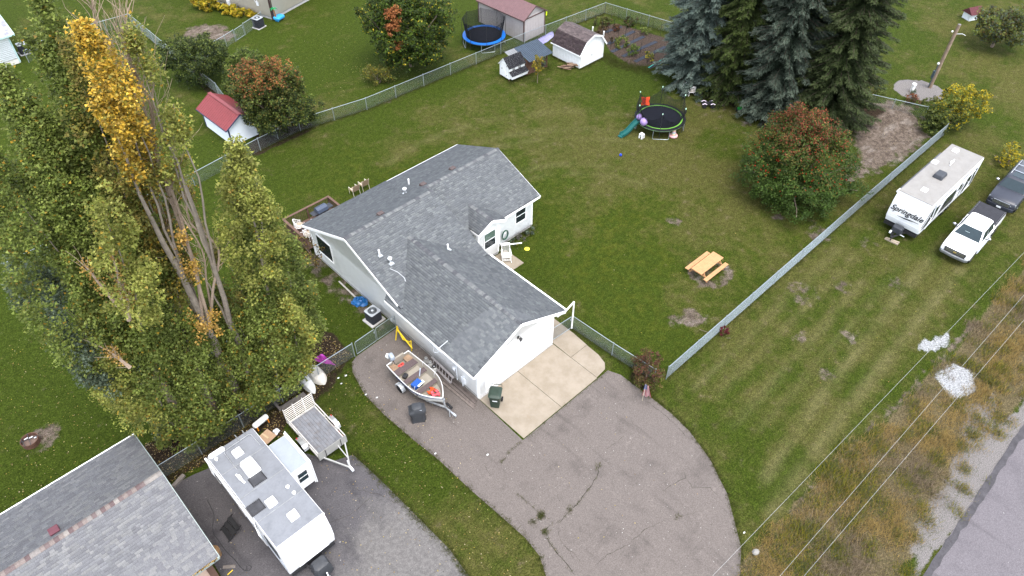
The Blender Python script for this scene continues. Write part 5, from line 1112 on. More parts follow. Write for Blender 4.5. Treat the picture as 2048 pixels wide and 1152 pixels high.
for sx in (-1, 1): MB().box(sx * 1.0, .27, 2.88, .12, .06, .05).build('marker_light', M('amber lens', (.55, .12, .02), .3), o)
ac = MB().taper(0, 0, 0, .34, .36, .50, .30, .40).build('air_conditioner', M('white plastic', (.78, .78, .77), .4), o, bevel=.09, seg=3); ac.location = (-.02, 4.75, 3.13)
for k in range(5): MB().bx(-.24 + k * .11, -.16 + k * .11, -.05, .4, .335, .348).build('louvre', MTR, ac)
for x, y, s_ in ((-.06, 5.92, .24), (-.26, 2.42, .24), (.12, 1.14, .24)): q = MB().taper(0, 0, 0, .2, s_, s_, s_ * .92, s_ * .9).build('roof_vent', M('white plastic', (.78, .78, .77), .4), o, bevel=.04); q.location = (x, y, 3.13)
SMK = M('smoked hatch', (.05, .05, .055), .25, var=.3)
for x, y, a, b in ((-.1, 3.98, .34, .26), (-.92, 2.7, .33, .30)):
    q = MB().bx(-a, a, -b, b, 0, .05).build('skylight', SMK, o, bevel=.01); q.location = (x, y, 3.13)
    m = MB()
    for i in range(9):
        for sy in (-1, 1): m.box(-a + a * 2 * i / 8, sy * b, .03, .05, .05, .05)
    for i in range(1, 7):
        for sx in (-1, 1): m.box(sx * a, -b + 2 * b * i / 7, .03, .05, .05, .05)
    m.build('clamp_edge', BLK, q)['kind'] = 'stuff'
an = MB().box(-.68, 4.62, 3.22, .16, .26, .12).build('tv_aerial', CW, o, bevel=.02); MB().bar((-.72, 4.9, 3.18), (-.64, 4.2, 3.18), .1, .05).build('aerial_mast', MTR, an)
for x, y in ((.72, 2.58), (.77, 2.1), (-1.0, 6.3)): MB().lathe([(.06, 0), (.06, .08), (.09, .1), (.09, .14), (.02, .16)], (x, y, 3.13), 10).build('plumbing_vent', CW, o, True)
rk = MB().tube([(-.55, 5.15, 3.14), (-.55, 6.35, 3.17), (-.45, 6.45, 3.2), (.85, 6.5, 3.2), (.95, 6.4, 3.2), (.98, 5.6, 3.14)], .018, 6).build('roof_rack', RIM, o, True)
ld = MB()
for x in (.35, .75): ld.tube([(x, 6.45, 3.25), (x, 6.95, 3.2), (x, 6.98, 1.2)], .018, 6)
for z in (1.5, 1.9, 2.3, 2.7): ld.cyl((.35, 6.97, z), (.75, 6.97, z), .015, n=6)
ld.build('ladder', RIM, o)
cv = MB().prism(rrect(-1.22, -.4, 6.5, 6.78, .12, 4), 3.13, 3.25).build('vent_fairing', CW, o, bevel=.03)
# slide-out
m = MB().bx(1.225, 2.28, 3.45, 5.65, .85, 2.62); so_ = m.build('slide_out', CW, o, bevel=.02); MB().bx(1.23, 2.24, 3.49, 5.61, 2.62, 2.64).build('slide_roof', M('pale slide roof', (.25, .275, .30), .5, var=.05), so_)
MB().bx(2.26, 2.32, 3.38, 5.72, .8, 2.72).bx(2.34, 2.38, 3.34, 5.76, .78, 2.74).build('flange', CW, so_)
w_ = MB().bx(1.55, 2.05, 3.425, 3.448, 1.5, 2.2).build('window', BLK, so_); MB().bx(1.6, 2.0, 3.414, 3.424, 1.56, 1.84).bx(1.6, 2.0, 3.414, 3.424, 1.9, 2.14).build('pane', CGL, w_); MB().bx(1.55, 2.05, 3.408, 3.42, 1.85, 1.89).build('sash_rail', CW, w_)
# awning on the door side
aw = MB().cyl((-1.36, 2.2, 3.02), (-1.36, 6.85, 3.02), .06, n=10).build('awning_roll', CW, o, True)
for y in (2.2, 6.75): MB().tube([(-1.36, y, 3.0), (-1.42, y - .15, 2.1), (-1.32, y - .3, 1.1)], .028, 6).build('awning_arm', CW, aw); MB().tube([(-1.33, y, 2.4), (-1.4, y - .3, 1.9), (-1.32, y - .35, 1.2)], .02, 6).build('awning_arm', RIM, aw)
for y0, y1, z0, z1 in ((.55, 1.7, 1.7, 2.4), (2.6, 3.6, 1.7, 2.4), (5.2, 6.2, 1.8, 2.4)): w_ = MB().bx(-1.30, -1.273, y0, y1, z0, z1).build('window', BLK, o); MB().bx(-1.312, -1.30, y0 + .05, y1 - .05, z0 + .05, z1 - .05).build('pane', CGL, w_)
d_ = MB().bx(-1.295, -1.273, 4.15, 4.85, .75, 2.6).build('door', CW, o); MB().bx(-1.305, -1.295, 4.25, 4.75, 1.7, 2.4).build('pane', CGL, d_)
MB().bx(-1.285, -1.272, .2, 6.7, 1.0, 1.12).bx(-1.285, -1.272, .3, 6.7, 1.3, 1.34).build('stripe', M('grey stripe', (.3, .33, .38), .5), o)
for y in (3.0, 3.85):
    for sx in (-1, 1): q = wheel(o, sx * 1.08, y, .36, .2, sx); q.matrix_local = Matrix.Translation((sx * 1.08, y, .36)) @ Matrix.Rotation(PI / 2, 4, 'Y')
MB().bx(-1.2, 1.15, .1, 6.7, .42, .64).build('underbody', BLK, o); MB().bar((0, -1.35, .48), (-.5, .3, .5), .09, .12).bar((0, -1.35, .48), (.5, .3, .5), .09, .12).build('tongue', BLK, o)
cvr = MB(); 
rings = [[(x * f + .04 * math.sin(i * 2.3), -.55 + y * f, z) for i, (x, y) in enumerate(rrect(-.42, .42, -.36, .36, .16, 4))] for z, f in ((.35, 1.05), (.6, 1.0), (.95, .95), (1.1, .8), (1.15, .5))]; cvr.loft(rings).build('gas_bottle_cover', CV, o, True)
MB().box(0, -1.3, .55, .14, .3, .12).cyl((0, -1.12, .1), (0, -1.12, 1.0), .035, n=8).build('coupler', MTR, o)
st_ = thing('folding_steps', 'black folding steps beside the caravan door', 'steps', (-14.0, 2.45), 0)
for k in range(3): MB().bx(-.2 - .24 * k, .02 - .24 * k, -.45, .45, .5 - .2 * k, .54 - .2 * k).build('tread', RUB, st_, bevel=.015)
for y in (-.42, .42): MB().bar((.1, y, .6), (-.75, y, .0), .04, .06).build('stringer', BLK, st_)

# --- utility trailer
o = thing('utility_trailer', 'grey utility trailer with slatted ramp gate and metal fenders', 'trailer', (-8.12, 2.6), R(0)); TM = M('painted trailer steel', (.52, .50, .47), .5, .2, var=.15, dirt=(.2, .12, .08), dirt_amt=.3); WD = M('weathered deck boards', (.15, .155, .17), .85, var=.22, scale=2.5, dirt=(.12, .10, .09), dirt_amt=.7)
for i in range(9): MB().bx(-.80 + i * .178, -.63 + i * .178, .05, 3.05, .50, .54).build('deck_board', WD, o)
MB().bx(-.86, -.80, 0, 3.1, .38, .56).bx(.80, .86, 0, 3.1, .38, .56).bx(-.8, .8, 0, .06, .38, .56).bx(-.8, .8, 3.04, 3.1, .38, .56).build('chassis', TM, o)
for sx in (-1, 1):
    MB().bar((sx * .84, 0, 1.0), (sx * .84, 3.05, 1.0), .05, .05).build('side_rail', TM, o)
    for y in (.03, 1.0, 2.0, 3.05): MB().bar((sx * .84, y, .55), (sx * .84, y, 1.0), .045).build('upright', TM, o)
    q = wheel(o, sx * 1.02, 1.45, .32, .2, sx); q.matrix_local = Matrix.Translation((sx * 1.02, 1.45, .32)) @ Matrix.Rotation(PI / 2, 4, 'Y')
    m = MB(); P = [(.0, .95, .45), (.0, 1.02, .62), (.0, 1.18, .72), (.0, 1.45, .75), (.0, 1.72, .72), (.0, 1.88, .62), (.0, 1.95, .45)]
    for a, b in zip(P[:-1], P[1:]): m._add([(sx * .88, a[1], a[2]), (sx * 1.16, a[1], a[2]), (sx * 1.16, b[1], b[2]), (sx * .88, b[1], b[2])], [(0, 1, 2, 3)])
    fd = m.build('fender', M('bare metal fender', (.55, .56, .57), .3, .7, var=.12), o); sm_ = fd.modifiers.new('solid', 'SOLIDIFY'); sm_.thickness = .02
    MB().box(sx * 1.1, 1.75, .77, .05, .08, .05).build('marker_light', M('red lens', (.4, .02, .02), .2), fd)
m = MB()
for k in range(8): m.bar((-.86, 3.07 + .02 * k / 9, .64 + k * .15), (.86, 3.07 + .02 * k / 9, .64 + k * .15), .02, .06)
gt = m.build('ramp_gate', M('cream gate slats', (.62, .58, .52), .6, var=.1), o)
for x in (-.88, -.3, .3, .88): MB().bar((x, 3.1, .56), (x, 3.12, 1.78), .045).build('gate_upright', TM, gt)
fp = MB().ext([(-.88, -.02, .40), (.88, -.02, .40), (.88, -.02, 1.02), (-.88, -.02, 1.02)], (0, -.03, 0)).build('front_panel', M('grey fibre panel', (.24, .235, .22), .7, var=.12), o)
for x in (-.45, .5): MB().bx(x - .02, x + .02, -.066, -.05, .4, 1.02).build('strap', BLK, fp)
MB().bar((-.7, .1, .42), (.05, -1.5, .42), .07, .09).bar((.78, .1, .42), (.05, -1.5, .42), .07, .09).bar((.3, -.05, .6), (.3, -.95, .42), .05).build('tongue', M('white tongue', (.30, .30, .29), .5, var=.1), o); MB().box(.05, -1.62, .45, .12, .32, .12).cyl((.1, -1.25, .0), (.1, -1.25, .75), .03, n=8).build('coupler', MTR, o)
for y in (.35, .75, 1.15): MB().box(.868, y, .53, .01, .18, .06).build('reflector_tape', M('red white tape', (.45, .05, .05), .5), o)

# --- boat on trailer
BT_ = thing('boat_trailer', 'galvanised boat trailer with spare wheel on its tongue', 'trailer', (-1.95, 2.9)); GT = M('dull galvanised steel', (.42, .44, .46), .45, .6, var=.2)
MB().bar((-.45, 1.7, .38), (-.45, -1.2, .38), .07, .1).bar((.45, 1.7, .38), (.45, -1.2, .38), .07, .1).bar((-.45, -1.2, .38), (.03, -2.3, .38), .07, .1).bar((.45, -1.2, .38), (.03, -2.3, .38), .07, .1).bar((.03, -2.2, .38), (.03, -2.95, .38), .08, .1).bar((-.95, .6, .32), (.95, .6, .32), .07).bar((-.45, 1.5, .36), (.45, 1.5, .36), .06).build('frame', GT, BT_)
for sx in (-1, 1):
    q = wheel(BT_, sx * .98, .6, .27, .16, sx); q.matrix_local = Matrix.Translation((sx * .98, .6, .27)) @ Matrix.Rotation(PI / 2, 4, 'Y'); m = MB(); P = [(.28 * math.cos(a) * 1.25 + .6, .30 + .34 * math.sin(a)) for a in np.linspace(PI, 0, 9)]
    for a, b in zip(P[:-1], P[1:]): m._add([(sx * .86, a[0], a[1]), (sx * 1.1, a[0], a[1]), (sx * 1.1, b[0], b[1]), (sx * .86, b[0], b[1])], [(0, 1, 2, 3)])
    f_ = m.build('fender', GT, BT_); q = f_.modifiers.new('solid', 'SOLIDIFY'); q.thickness = .02
    MB().bar((sx * .38, 1.5, .48), (sx * .38, -.6, .5), .06, .05).build('bunk', M('carpet bunk', (.1, .1, .1), .9), BT_)
MB().bar((.03, -2.25, .42), (.03, -2.12, .95), .06).box(.03, -2.12, .92, .14, .14, .16).build('winch_post', GT, BT_); q = wheel(BT_, .14, -2.45, .24, .14, 1, 'spare_wheel'); q.matrix_local = Matrix.Translation((.17, -2.45, .55)) @ Matrix.Rotation(R(70), 4, 'Y'); q.children[0].data.materials[0] = M('white wheel rim', (.75, .76, .77), .4)
MB().box(.03, -3.05, .42, .1, .26, .1).cyl((-.08, -2.75, 0.05), (-.08, -2.75, .7), .03, n=8).build('coupler', GT, BT_)
BO = thing('boat', 'open aluminium fishing boat with brown bench seats on its trailer', 'boat', (-1.98, 2.92, .45)); AL = M('tan painted aluminium', (.25, .225, .185), .5, .1, var=.1); ALO = M('white hull paint', (.45, .44, .41), .4, var=.1); CARP = M('brown marine carpet', (.085, .065, .065), .95, var=.25, scale=14)
sy_ = np.linspace(0, 1, 14)
def hw(s_): return .80 + .09 * math.sin(min(s_ / .55, 1) * PI / 2) if s_ < .5 else max(.02, .89 * (1 - ((s_ - .5) / .5) ** 2.3))
def yy(s_): return 1.95 - 4.15 * s_
def keel(s_): return .0 + (max(0, s_ - .6) / .4) ** 2 * .32
def gun(s_): return .60 + .18 * s_ ** 2
outer = []; inner = []
for s_ in sy_:
    w = hw(s_); k = keel(s_); g_ = gun(s_); y = yy(s_)
    outer.append([(-w, y, g_), (-w * .97, y, g_ - .15), (-w * .86, y, k + .12), (-w * .3, y, k + .01), (0, y, k - .02), (w * .3, y, k + .01), (w * .86, y, k + .12), (w * .97, y, g_ - .15), (w, y, g_)])
    wi = max(.005, w - .04); inner.append([(-wi, y, g_), (-wi * .93, y, g_ - .2), (-wi * .82, y, k + .18), (-wi * .3, y, k + .14), (0, y, k + .13), (wi * .3, y, k + .14), (wi * .82, y, k + .18), (wi * .93, y, g_ - .2), (wi, y, g_)])
def strip(m, A_):
    n = len(A_[0]); m._add([p for r in A_ for p in r], [(i * n + k, i * n + k + 1, (i + 1) * n + k + 1, (i + 1) * n + k) for i in range(len(A_) - 1) for k in range(n - 1)])
m = MB(); strip(m, outer); m.face(*outer[0]); m.build('hull', ALO, BO, True); m = MB(); strip(m, inner); m.face(*[(p[0], p[1] - .02, p[2]) for p in inner[0]]); m.build('inner_hull', AL, BO, True)
m = MB(); m.tube([(q[0][0], q[0][1], q[0][2]) for q in outer], .028, 6); m.tube([q[-1] for q in outer], .028, 6); m.tube([outer[0][0], outer[0][-1]], .028, 6); m.build('gunwale', M('bright gunwale', (.68, .68, .66), .35, .3), BO, True)
m = MB(); 
for sd_ in (0, 8): m.tube([(q[sd_][0] * 1.01, q[sd_][1], q[sd_][2] - .12) for q in outer[3:]], .022, 5)
m.build('blue_stripe', M('navy stripe', (.03, .04, .10), .4), BO)
for y0, wd in ((1.25, .5), (.35, .32), (-.72, .3)):
    s_ = (1.95 - y0) / 4.15; w = hw(s_) - .06; MB().bx(-w, w, y0 - wd / 2, y0 + wd / 2, .36, .40).build('bench', CARP, BO, bevel=.01); MB().bx(-w * .95, w * .95, y0 - wd / 2 + .02, y0 + wd / 2 - .02, .16, .36).build('bench_box', AL, BO)
[MB().bx(q, q + .44, 1.45, 1.9, .38, .41).build('rear_deck', M('worn plywood', (.22, .15, .10), .85, var=.3), BO) for q in (-.74, .3)]; MB().bx(-.42, .42, 1.88, 1.99, .2, .74).build('transom', AL, BO)
MB().bar((.15, .1, .45), (.55, .52, .47), .05, .03).build('paddle', M('blue grey paddle', (.3, .35, .42), .5), BO); 
for x, y in ((.72, .5), (.66, -.62), (-.75, -.6)): MB().tube([(x, y, .6), (x + .02, y, .8), (x + .1, y + .05, .82)], .014, 5).build('oarlock', RIM, BO)
OM = thing('outboard_motor', 'grey outboard motor clamped on the boat stern', 'motor', (-2.3, 4.98, .95), R(-12)); MB().loft([[(x * f, y * f - .02, z) for x, y in rrect(-.15, .15, -.2, .26, .09, 4)] for z, f in ((.18, .8), (.24, 1.0), (.42, 1.0), (.52, .85), (.56, .5))]).build('cowl', M('grey motor cowl', (.24, .27, .31), .35, var=.1), OM, True); MB().bx(-.05, .05, -.02, .14, -.75, .2).bx(-.09, .09, .0, .34, -.72, -.66).bx(-.12, .12, -.12, .0, -.2, .12).build('leg', M('pale grey casting', (.45, .47, .48), .4), OM); MB().tube([(0, -.15, .25), (-.05, -.6, .34)], .025, 6).build('tiller', BLK, OM); MB().blob((-.1, .3, .2), (.16, .12, .2), 7, 5, .25).build('rag', M('white rag', (.7, .72, .7), .9), OM)
q = MB().prism(rrect(-.3, .3, -.2, .2, .04, 3), 0, .3).build('cooler', M('blue cooler plastic', (.008, .06, .26), .5, var=.1), None, bevel=.03); q.location = (-2.25, 2.78, .60); q.rotation_euler = (0, 0, R(8)); tag(q, 'blue cooler on the boat floor between the benches', 'cooler')
MB().prism(rrect(-.24, .24, -.1, .1, .03, 3), .305, .33).build('tray', M('white lid', (.75, .77, .8), .4), q).location = (.12, -.2, -.05)
def vest(label, loc, rz, col):
    m = MB(); out = [(-.22, -.28), (-.06, -.3), (-.05, .0), (.05, .0), (.06, -.3), (.22, -.28), (.24, .1), (.14, .28), (.08, .12), (-.08, .12), (-.14, .28), (-.24, .1)]; m.prism(out, 0, .09)
    o = m.build('life_jacket', M('vest ' + label[:6], col, .8, var=.15, bumpy=.4, bscale=25), None, bevel=.03, seg=3); o.location = loc; o.rotation_euler = (R(6), R(-4), rz); tag(o, label, 'life jacket'); MB().bx(-.24, .24, -.08, -.04, .088, .096).build('strap', BLK, o)
vest('orange life jacket lying in the boat bow', (-1.93, 1.78, .72), R(20), (.55, .06, .015)); vest('pink life jacket lying in the boat bow', (-1.95, 1.42, .80), R(160), (.58, .09, .11))
q = MB().prism(rrect(-.17, .17, -.12, .12, .04, 3), 0, .2).build('battery_box', BLK, None, bevel=.03); q.location = (-2.35, 3.72, .62); q.rotation_euler = (0, 0, R(20)); tag(q, 'black battery box on the boat floor behind the middle bench', 'battery'); MB().tube([(-.1, 0, .2), (0, .02, .28), (.1, 0, .2)], .012, 5).build('handle', BLK, q)
q = MB().loft([[(x * f, y * f, z) for x, y in rrect(-.2, .2, -.13, .13, .05, 3)] for z, f in ((0, 1), (.2, 1), (.25, .6))]).build('fuel_tank', M('red plastic', (.5, .04, .03), .45), None, True); q.location = (-2.05, 4.45, .62); tag(q, 'red fuel tank under the boat stern deck', 'fuel tank'); MB().lathe([(.03, .25), (.03, .3)], n=8).build('cap', BLK, q)

# ================================================================== TRAMPOLINES AND PLAY THINGS
def net(m, ring_fn, n, zlo, zhi_fn, rows=14, r=.0045):
    """knotted net: upright and level cords round a ring"""
    pts = [[None] * (rows + 1) for _ in range(n)]
    for i in range(n):
        a = 2 * PI * i / n
        for k in range(rows + 1): x, y = ring_fn(a, k / rows); pts[i][k] = (x, y, zlo + (zhi_fn(a) - zlo) * k / rows)
    def cord(p, q):
        d = (Vector(q) - Vector(p)).normalized(); e = d.orthogonal().normalized() * r; f = d.cross(e)
        e1 = -.5 * e + .87 * f; e2 = -.5 * e - .87 * f; P, Q = Vector(p), Vector(q)
        m._add([tuple(P + e), tuple(P + e1), tuple(P + e2), tuple(Q + e), tuple(Q + e1), tuple(Q + e2)], [(0, 1, 4, 3), (1, 2, 5, 4), (2, 0, 3, 5)])
    for i in range(n):
        for k in range(rows):
            if i % 1 == 0: cord(pts[i][k], pts[i][k + 1])
        for k in range(rows + 1): cord(pts[i][k], pts[(i + 1) % n][k])
def trampoline(label, loc, rz, r, padc, padw, net_top, sag, padmat2=None, net_cord=.0045, npole=6, tips=None, netn=150):
    o = thing('trampoline', label, 'trampoline', loc, rz); z = .88
    m = MB(); ring = lambda rr, zz: [(rr * math.cos(2 * PI * i / 48), rr * math.sin(2 * PI * i / 48), zz) for i in range(48)]
    m.loft([ring(r - padw, z - .01), ring(r - padw, z + .0)]); m.build('jump_mat', M('black jump mat', (.007, .008, .012), .95, var=.15), o)
    m = MB(); m.loft([ring(r - padw - .02, z + .012), ring(r - padw - .01, z + .035), ring(r - .02, z + .035), ring(r, z + .0), ring(r - .01, z - .05), ring(r - padw, z - .03)], cap=False); m.build('spring_pad', padc, o, True)
    if padmat2: m = MB(); m.loft([ring(r - .25, z + .040), ring(r - .02, z + .040), ring(r + .015, z - .0), ring(r - .02, z - .04)], cap=False); m.build('pad_edge', padmat2, o, True)
    MB().tube(ring(r - .04, z - .06), .024, 6, closed=True).build('frame_ring', GALVF, o, True)
    for k in range(4):
        a0, a1 = k * PI / 2 + .1, k * PI / 2 + .75; p = lambda a, rr, zz: (rr * math.cos(a), rr * math.sin(a), zz)
        MB().tube([p(a0, r - .05, z - .06), p(a0, r - .03, .08), p(a0 + .04, r - .02, .025), p(a1 - .04, r - .02, .025), p(a1, r - .03, .08), p(a1, r - .05, z - .06)], .022, 6).build('leg', GALVF, o, True)
    for k in range(npole):
        a = 2 * PI * k / npole + .35; x, y = (r + .02) * math.cos(a), (r + .02) * math.sin(a); MB().tube([(x, y, .25), (x, y, net_top)], .02, 6).build('net_pole', BLK, o, True)
        if tips: MB().lathe([(.03, -.02), (.045, .03), (.03, .09), (.005, .11)], (x, y, net_top), 8).build('pole_cap', tips, o, True)
    m = MB(); top = lambda a: net_top - .05 - sag * abs(math.sin((a - .35) * npole / 2)) ** .8
    rf = lambda a, t: ((r - padw - .03) * (1 - t) * math.cos(a) + (r - .06) * t * math.cos(a), (r - padw - .03) * (1 - t) * math.sin(a) + (r - .06) * t * math.sin(a))
    net(m, rf, netn, z + .03, top, 22, net_cord); m.build('safety_net', M('black netting', (.010, .011, .014), .8), o, recalc=False); return o
GREEN = M('lime pad vinyl', (.15, .36, .05), .5, var=.1)
T1 = trampoline('trampoline with black mat, lime green trim and drooping net', (30.0, 10.6), R(18), 2.13, GREEN, .36, 2.45, .75, M('black pad vinyl', (.012, .013, .016), .6), .0085, 6, M('glow tip', (.5, .75, .6), .4), 110)
trampoline('trampoline with bright blue padded rim and tall black net', (29.25, 31.85), R(35), 2.12, M('bright blue vinyl', (.0, .10, .40), .5, var=.06), .34, 2.72, .16, None, .0115, 8, None, 150)
q = MB().prism([(-.36, -.36), (0, -.3), (.36, -.36), (.3, 0), (.36, .36), (0, .3), (-.36, .36), (-.3, 0)], 0, .03).build('target', M('orange target cloth', (.52, .05, .012), .7), T1)
q.matrix_local = Matrix.Rotation(R(-18), 4, 'Z') @ Matrix.Translation((.35, 1.95, 1.42)) @ Matrix.Rotation(YAW - PI / 2, 4, 'Z') @ Matrix.Rotation(R(62), 4, 'X')
for rr in (.12, .2, .28): MB().tube([(rr * math.cos(a), rr * math.sin(a), .035) for a in np.linspace(0, 2 * PI, 20)[:-1]], .014, 4, closed=True).build('ring_mark', BLK, q)
LIL = M('lilac ball', (.26, .18, .38), .45, var=.12)
for k, (px, py, rr) in enumerate(((1230 + 375 / 7.68, 150 + 645 / 7.68, .26), (1230 + 445 / 7.68, 150 + 715 / 7.68, .33))):
    x, y = G(px, py, .93 + rr); q = MB().blob((0, 0, 0), (rr, rr, rr), 18, 12).build('hop_ball', LIL, None, True); q.location = (x, y, .92 + rr); tag(q, ('large' if k else 'small') + ' lilac ball resting on the lime trimmed trampoline', 'ball')
    MB().tube([(-.05, 0, rr - .02), (-.03, 0, rr + .07), (.03, 0, rr + .07), (.05, 0, rr - .02)], .02, 6).build('grip', LIL, q)
# slide
SL = thing('play_slide', 'green plastic slide leaning from the trampoline rim', 'slide', (0, 0, 0)); a = np.array(G(1230 + 350 / 7.68, 150 + 725 / 7.68, .85)); b = np.array(G(1230 + 95 / 7.68, 150 + 930 / 7.68, .1)); d = (b - a) / np.linalg.norm(b - a); nn = np.array([-d[1], d[0]]); L = np.linalg.norm(b - a); m = MB(); rings = []
for i in range(15):
    t_ = i / 14; z = .88 * (1 - t_) ** 1.25 + .1 + .06 * math.sin(t_ * 7); c = a + d * L * t_
    rings.append([(*(c + nn * u), z + dz) for u, dz in ((-.24, .16), (-.21, .16), (-.18, .02), (.18, .02), (.21, .16), (.24, .16), (.24, -.06), (-.24, -.06))])
m.loft(rings).build('chute', M('green slide plastic', (.005, .075, .068), .5, var=.12), SL, True); MB().bx(b[0] - .2, b[0] + .2, b[1] - .2, b[1] + .2, 0, .1).build('foot', M('green slide plastic', (.005, .075, .068), .5), SL)
x, y = G(1230 + 405 / 7.68, 150 + 965 / 7.68); o = thing('step_stool', 'small white plastic stool under the trampoline edge', 'stool', (x, y)); WPL = M('white plastic', (.78, .78, .77), .4); MB().prism(rrect(-.17, .17, -.17, .17, .06, 3), .36, .40).build('seat', WPL, o, bevel=.01)
for sx in (-1, 1):
    for sy in (-1, 1): MB().taper(sx * .13, sy * .13, 0, .37, .05, .05, .03, .03).build('leg', WPL, o)
x, y = G(1230 + 900 / 7.68, 150 + 950 / 7.68); o = thing('ring_toy', 'pink tyre shaped ring holding a striped column under the trampoline', 'toy', (x, y + .05)); MB().tube([(.26 * math.cos(q), .26 * math.sin(q), .11) for q in np.linspace(0, 2 * PI, 20)[:-1]], .11, 8, closed=True).build('ring', M('pink vinyl', (.62, .33, .33), .5, var=.15), o, True)
for k in range(5): MB().lathe([(.15, .08 + k * .14), (.155, .15 + k * .14), (.15, .215 + k * .14)], n=14).build('band', M('band %d' % (k % 3), ((.62, .40, .36), (.62, .55, .36), (.35, .45, .5))[k % 3], .6), o, True)
# saucer sled / pool under the spruce, ride-on toy, toy tractor
x, y = G(1230 + 1510 / 7.68, 150 + 215 / 7.68, .25); o = MB().lathe([(.05, .0), (1.2, .02), (1.35, .22), (1.38, .25), (1.33, .22), (1.15, .06), (.05, .04)], n=32).build('wading_pool', M('blue grey pool plastic', (.10, .15, .18), .4, var=.15), None, True); x, y = G(1427, 187); o.location = (x + _fh[0] * 1.3, y + _fh[1] * 1.3, .02); tag(o, 'blue grey round wading pool under the spruces', 'pool'); MB().tube([(1.37 * math.cos(q), 1.37 * math.sin(q), .25) for q in np.linspace(0, 2 * PI, 33)[:-1]], .025, 5, closed=True).build('rim', M('pale pool rim', (.3, .36, .4), .4), o, True)
x, y = G(1230 + 1430 / 7.68, 150 + 455 / 7.68, .2); o = thing('toy_quad_bike', 'black and white toy quad bike on bare ground by the spruces', 'toy', (x, y), R(-45)); 
for sx in (-1, 1):
    for sy in (-1, 1): q = MB().lathe([(.1, -.09), (.17, -.09), (.19, 0), (.17, .09), (.1, .09)], n=14).build('wheel', RUB, o, True); q.matrix_local = Matrix.Translation((sx * .36, sy * .27, .19)) @ Matrix.Rotation(PI / 2, 4, 'X')
MB().loft([[(-.5, y_, z_) for y_, z_ in ((-.12, .2), (.12, .2), (.1, .34), (-.1, .34))], [(-.1, y_, z_) for y_, z_ in ((-.14, .2), (.14, .2), (.12, .46), (-.12, .46))], [(.5, y_, z_) for y_, z_ in ((-.1, .22), (.1, .22), (.08, .4), (-.08, .4))]]).build('body', BLK, o, bevel=.03)
for sx in (-1, 1):
    for sy in (-1, 1): MB().tube([(sx * .36 - .2, sy * .27, .36), (sx * .36, sy * .27, .45), (sx * .36 + .2, sy * .27, .36)], .035, 6).build('mudguard', M('pale pink plastic', (.7, .6, .68), .4), o, True)
MB().tube([(.2, -.25, .6), (.15, 0, .58), (.2, .25, .6)], .02, 6).bar((.15, 0, .42), (.15, 0, .58), .04).build('handlebar', BLK, o)
x, y = G(1200 + 1075 / 3.84, 60 + 615 / 3.84); o = thing('toy_tractor', 'green toy pedal tractor in the shade of the spruces', 'toy', (x, y), R(200)); TG = M('toy green', (.01, .2, .03), .4)
MB().bx(-.45, .1, -.13, .13, .22, .48).bx(.1, .4, -.2, .2, .2, .34).bx(.3, .42, -.2, .2, .34, .62).build('body', TG, o, bevel=.03); MB().blob((-.15, 0, .6), (.1, .1, .1), 8, 6).build('doll_head', M('tan plastic', (.5, .33, .2), .6), o, True)
for xx, rr in ((.25, .2), (-.35, .13)):
    for sy in (-1, 1): q = MB().lathe([(rr * .5, -.06), (rr, -.06), (rr, .06), (rr * .5, .06)], n=14).build('wheel', RUB, o, True); q.matrix_local = Matrix.Translation((xx, sy * .24, rr)) @ Matrix.Rotation(PI / 2, 4, 'X')

# ================================================================== YARD ODDS AND ENDS
# wheeled bin
x, y = .42, -1.0; o = thing('wheelie_bin', 'dark green wheeled rubbish bin at the garage corner', 'bin', (x, y, .035), R(-52)); o.scale = (1.1, 1.1, 1.1); GB = M('dark green plastic', (.018, .032, .022), .5, var=.15)
MB().loft([[(px * f, py * g_ + dy, z) for px, py in rrect(-.29, .29, -.34, .34, .07, 4)] for z, f, g_, dy in ((.04, .78, .72, .0), (.5, .9, .86, 0), (.95, 1.0, 1.0, 0), (.98, 1.06, 1.05, 0), (1.02, 1.06, 1.05, 0))]).build('bin_body', GB, o, True)
ld = MB().loft([[(px * f, py * g_ - .02, z) for px, py in rrect(-.32, .32, -.38, .38, .1, 4)] for z, f, g_ in ((1.02, 1.02, 1.02), (1.05, 1.04, 1.03), (1.10, .9, .9), (1.13, .6, .55))]).build('lid', GB, o, True)
MB().tube([(-.28, .40, 1.04), (-.28, .5, 1.06), (.28, .5, 1.06), (.28, .40, 1.04)], .022, 6).build('handle', GB, o, True)
for sx in (-1, 1): q = MB().lathe([(.05, -.04), (.13, -.04), (.13, .04), (.05, .04)], n=14).build('wheel', RUB, o, True); q.matrix_local = Matrix.Translation((sx * .3, .3, .13)) @ Matrix.Rotation(PI / 2, 4, 'Y')
MB().bx(-.3, -.286, -.12, .1, .72, .86).build('decal', M('white decal', (.6, .62, .62), .5), o); MB().bx(-.1, .15, -.352, -.34, .7, .76).build('decal', M('white decal', (.6, .62, .62), .5), o)
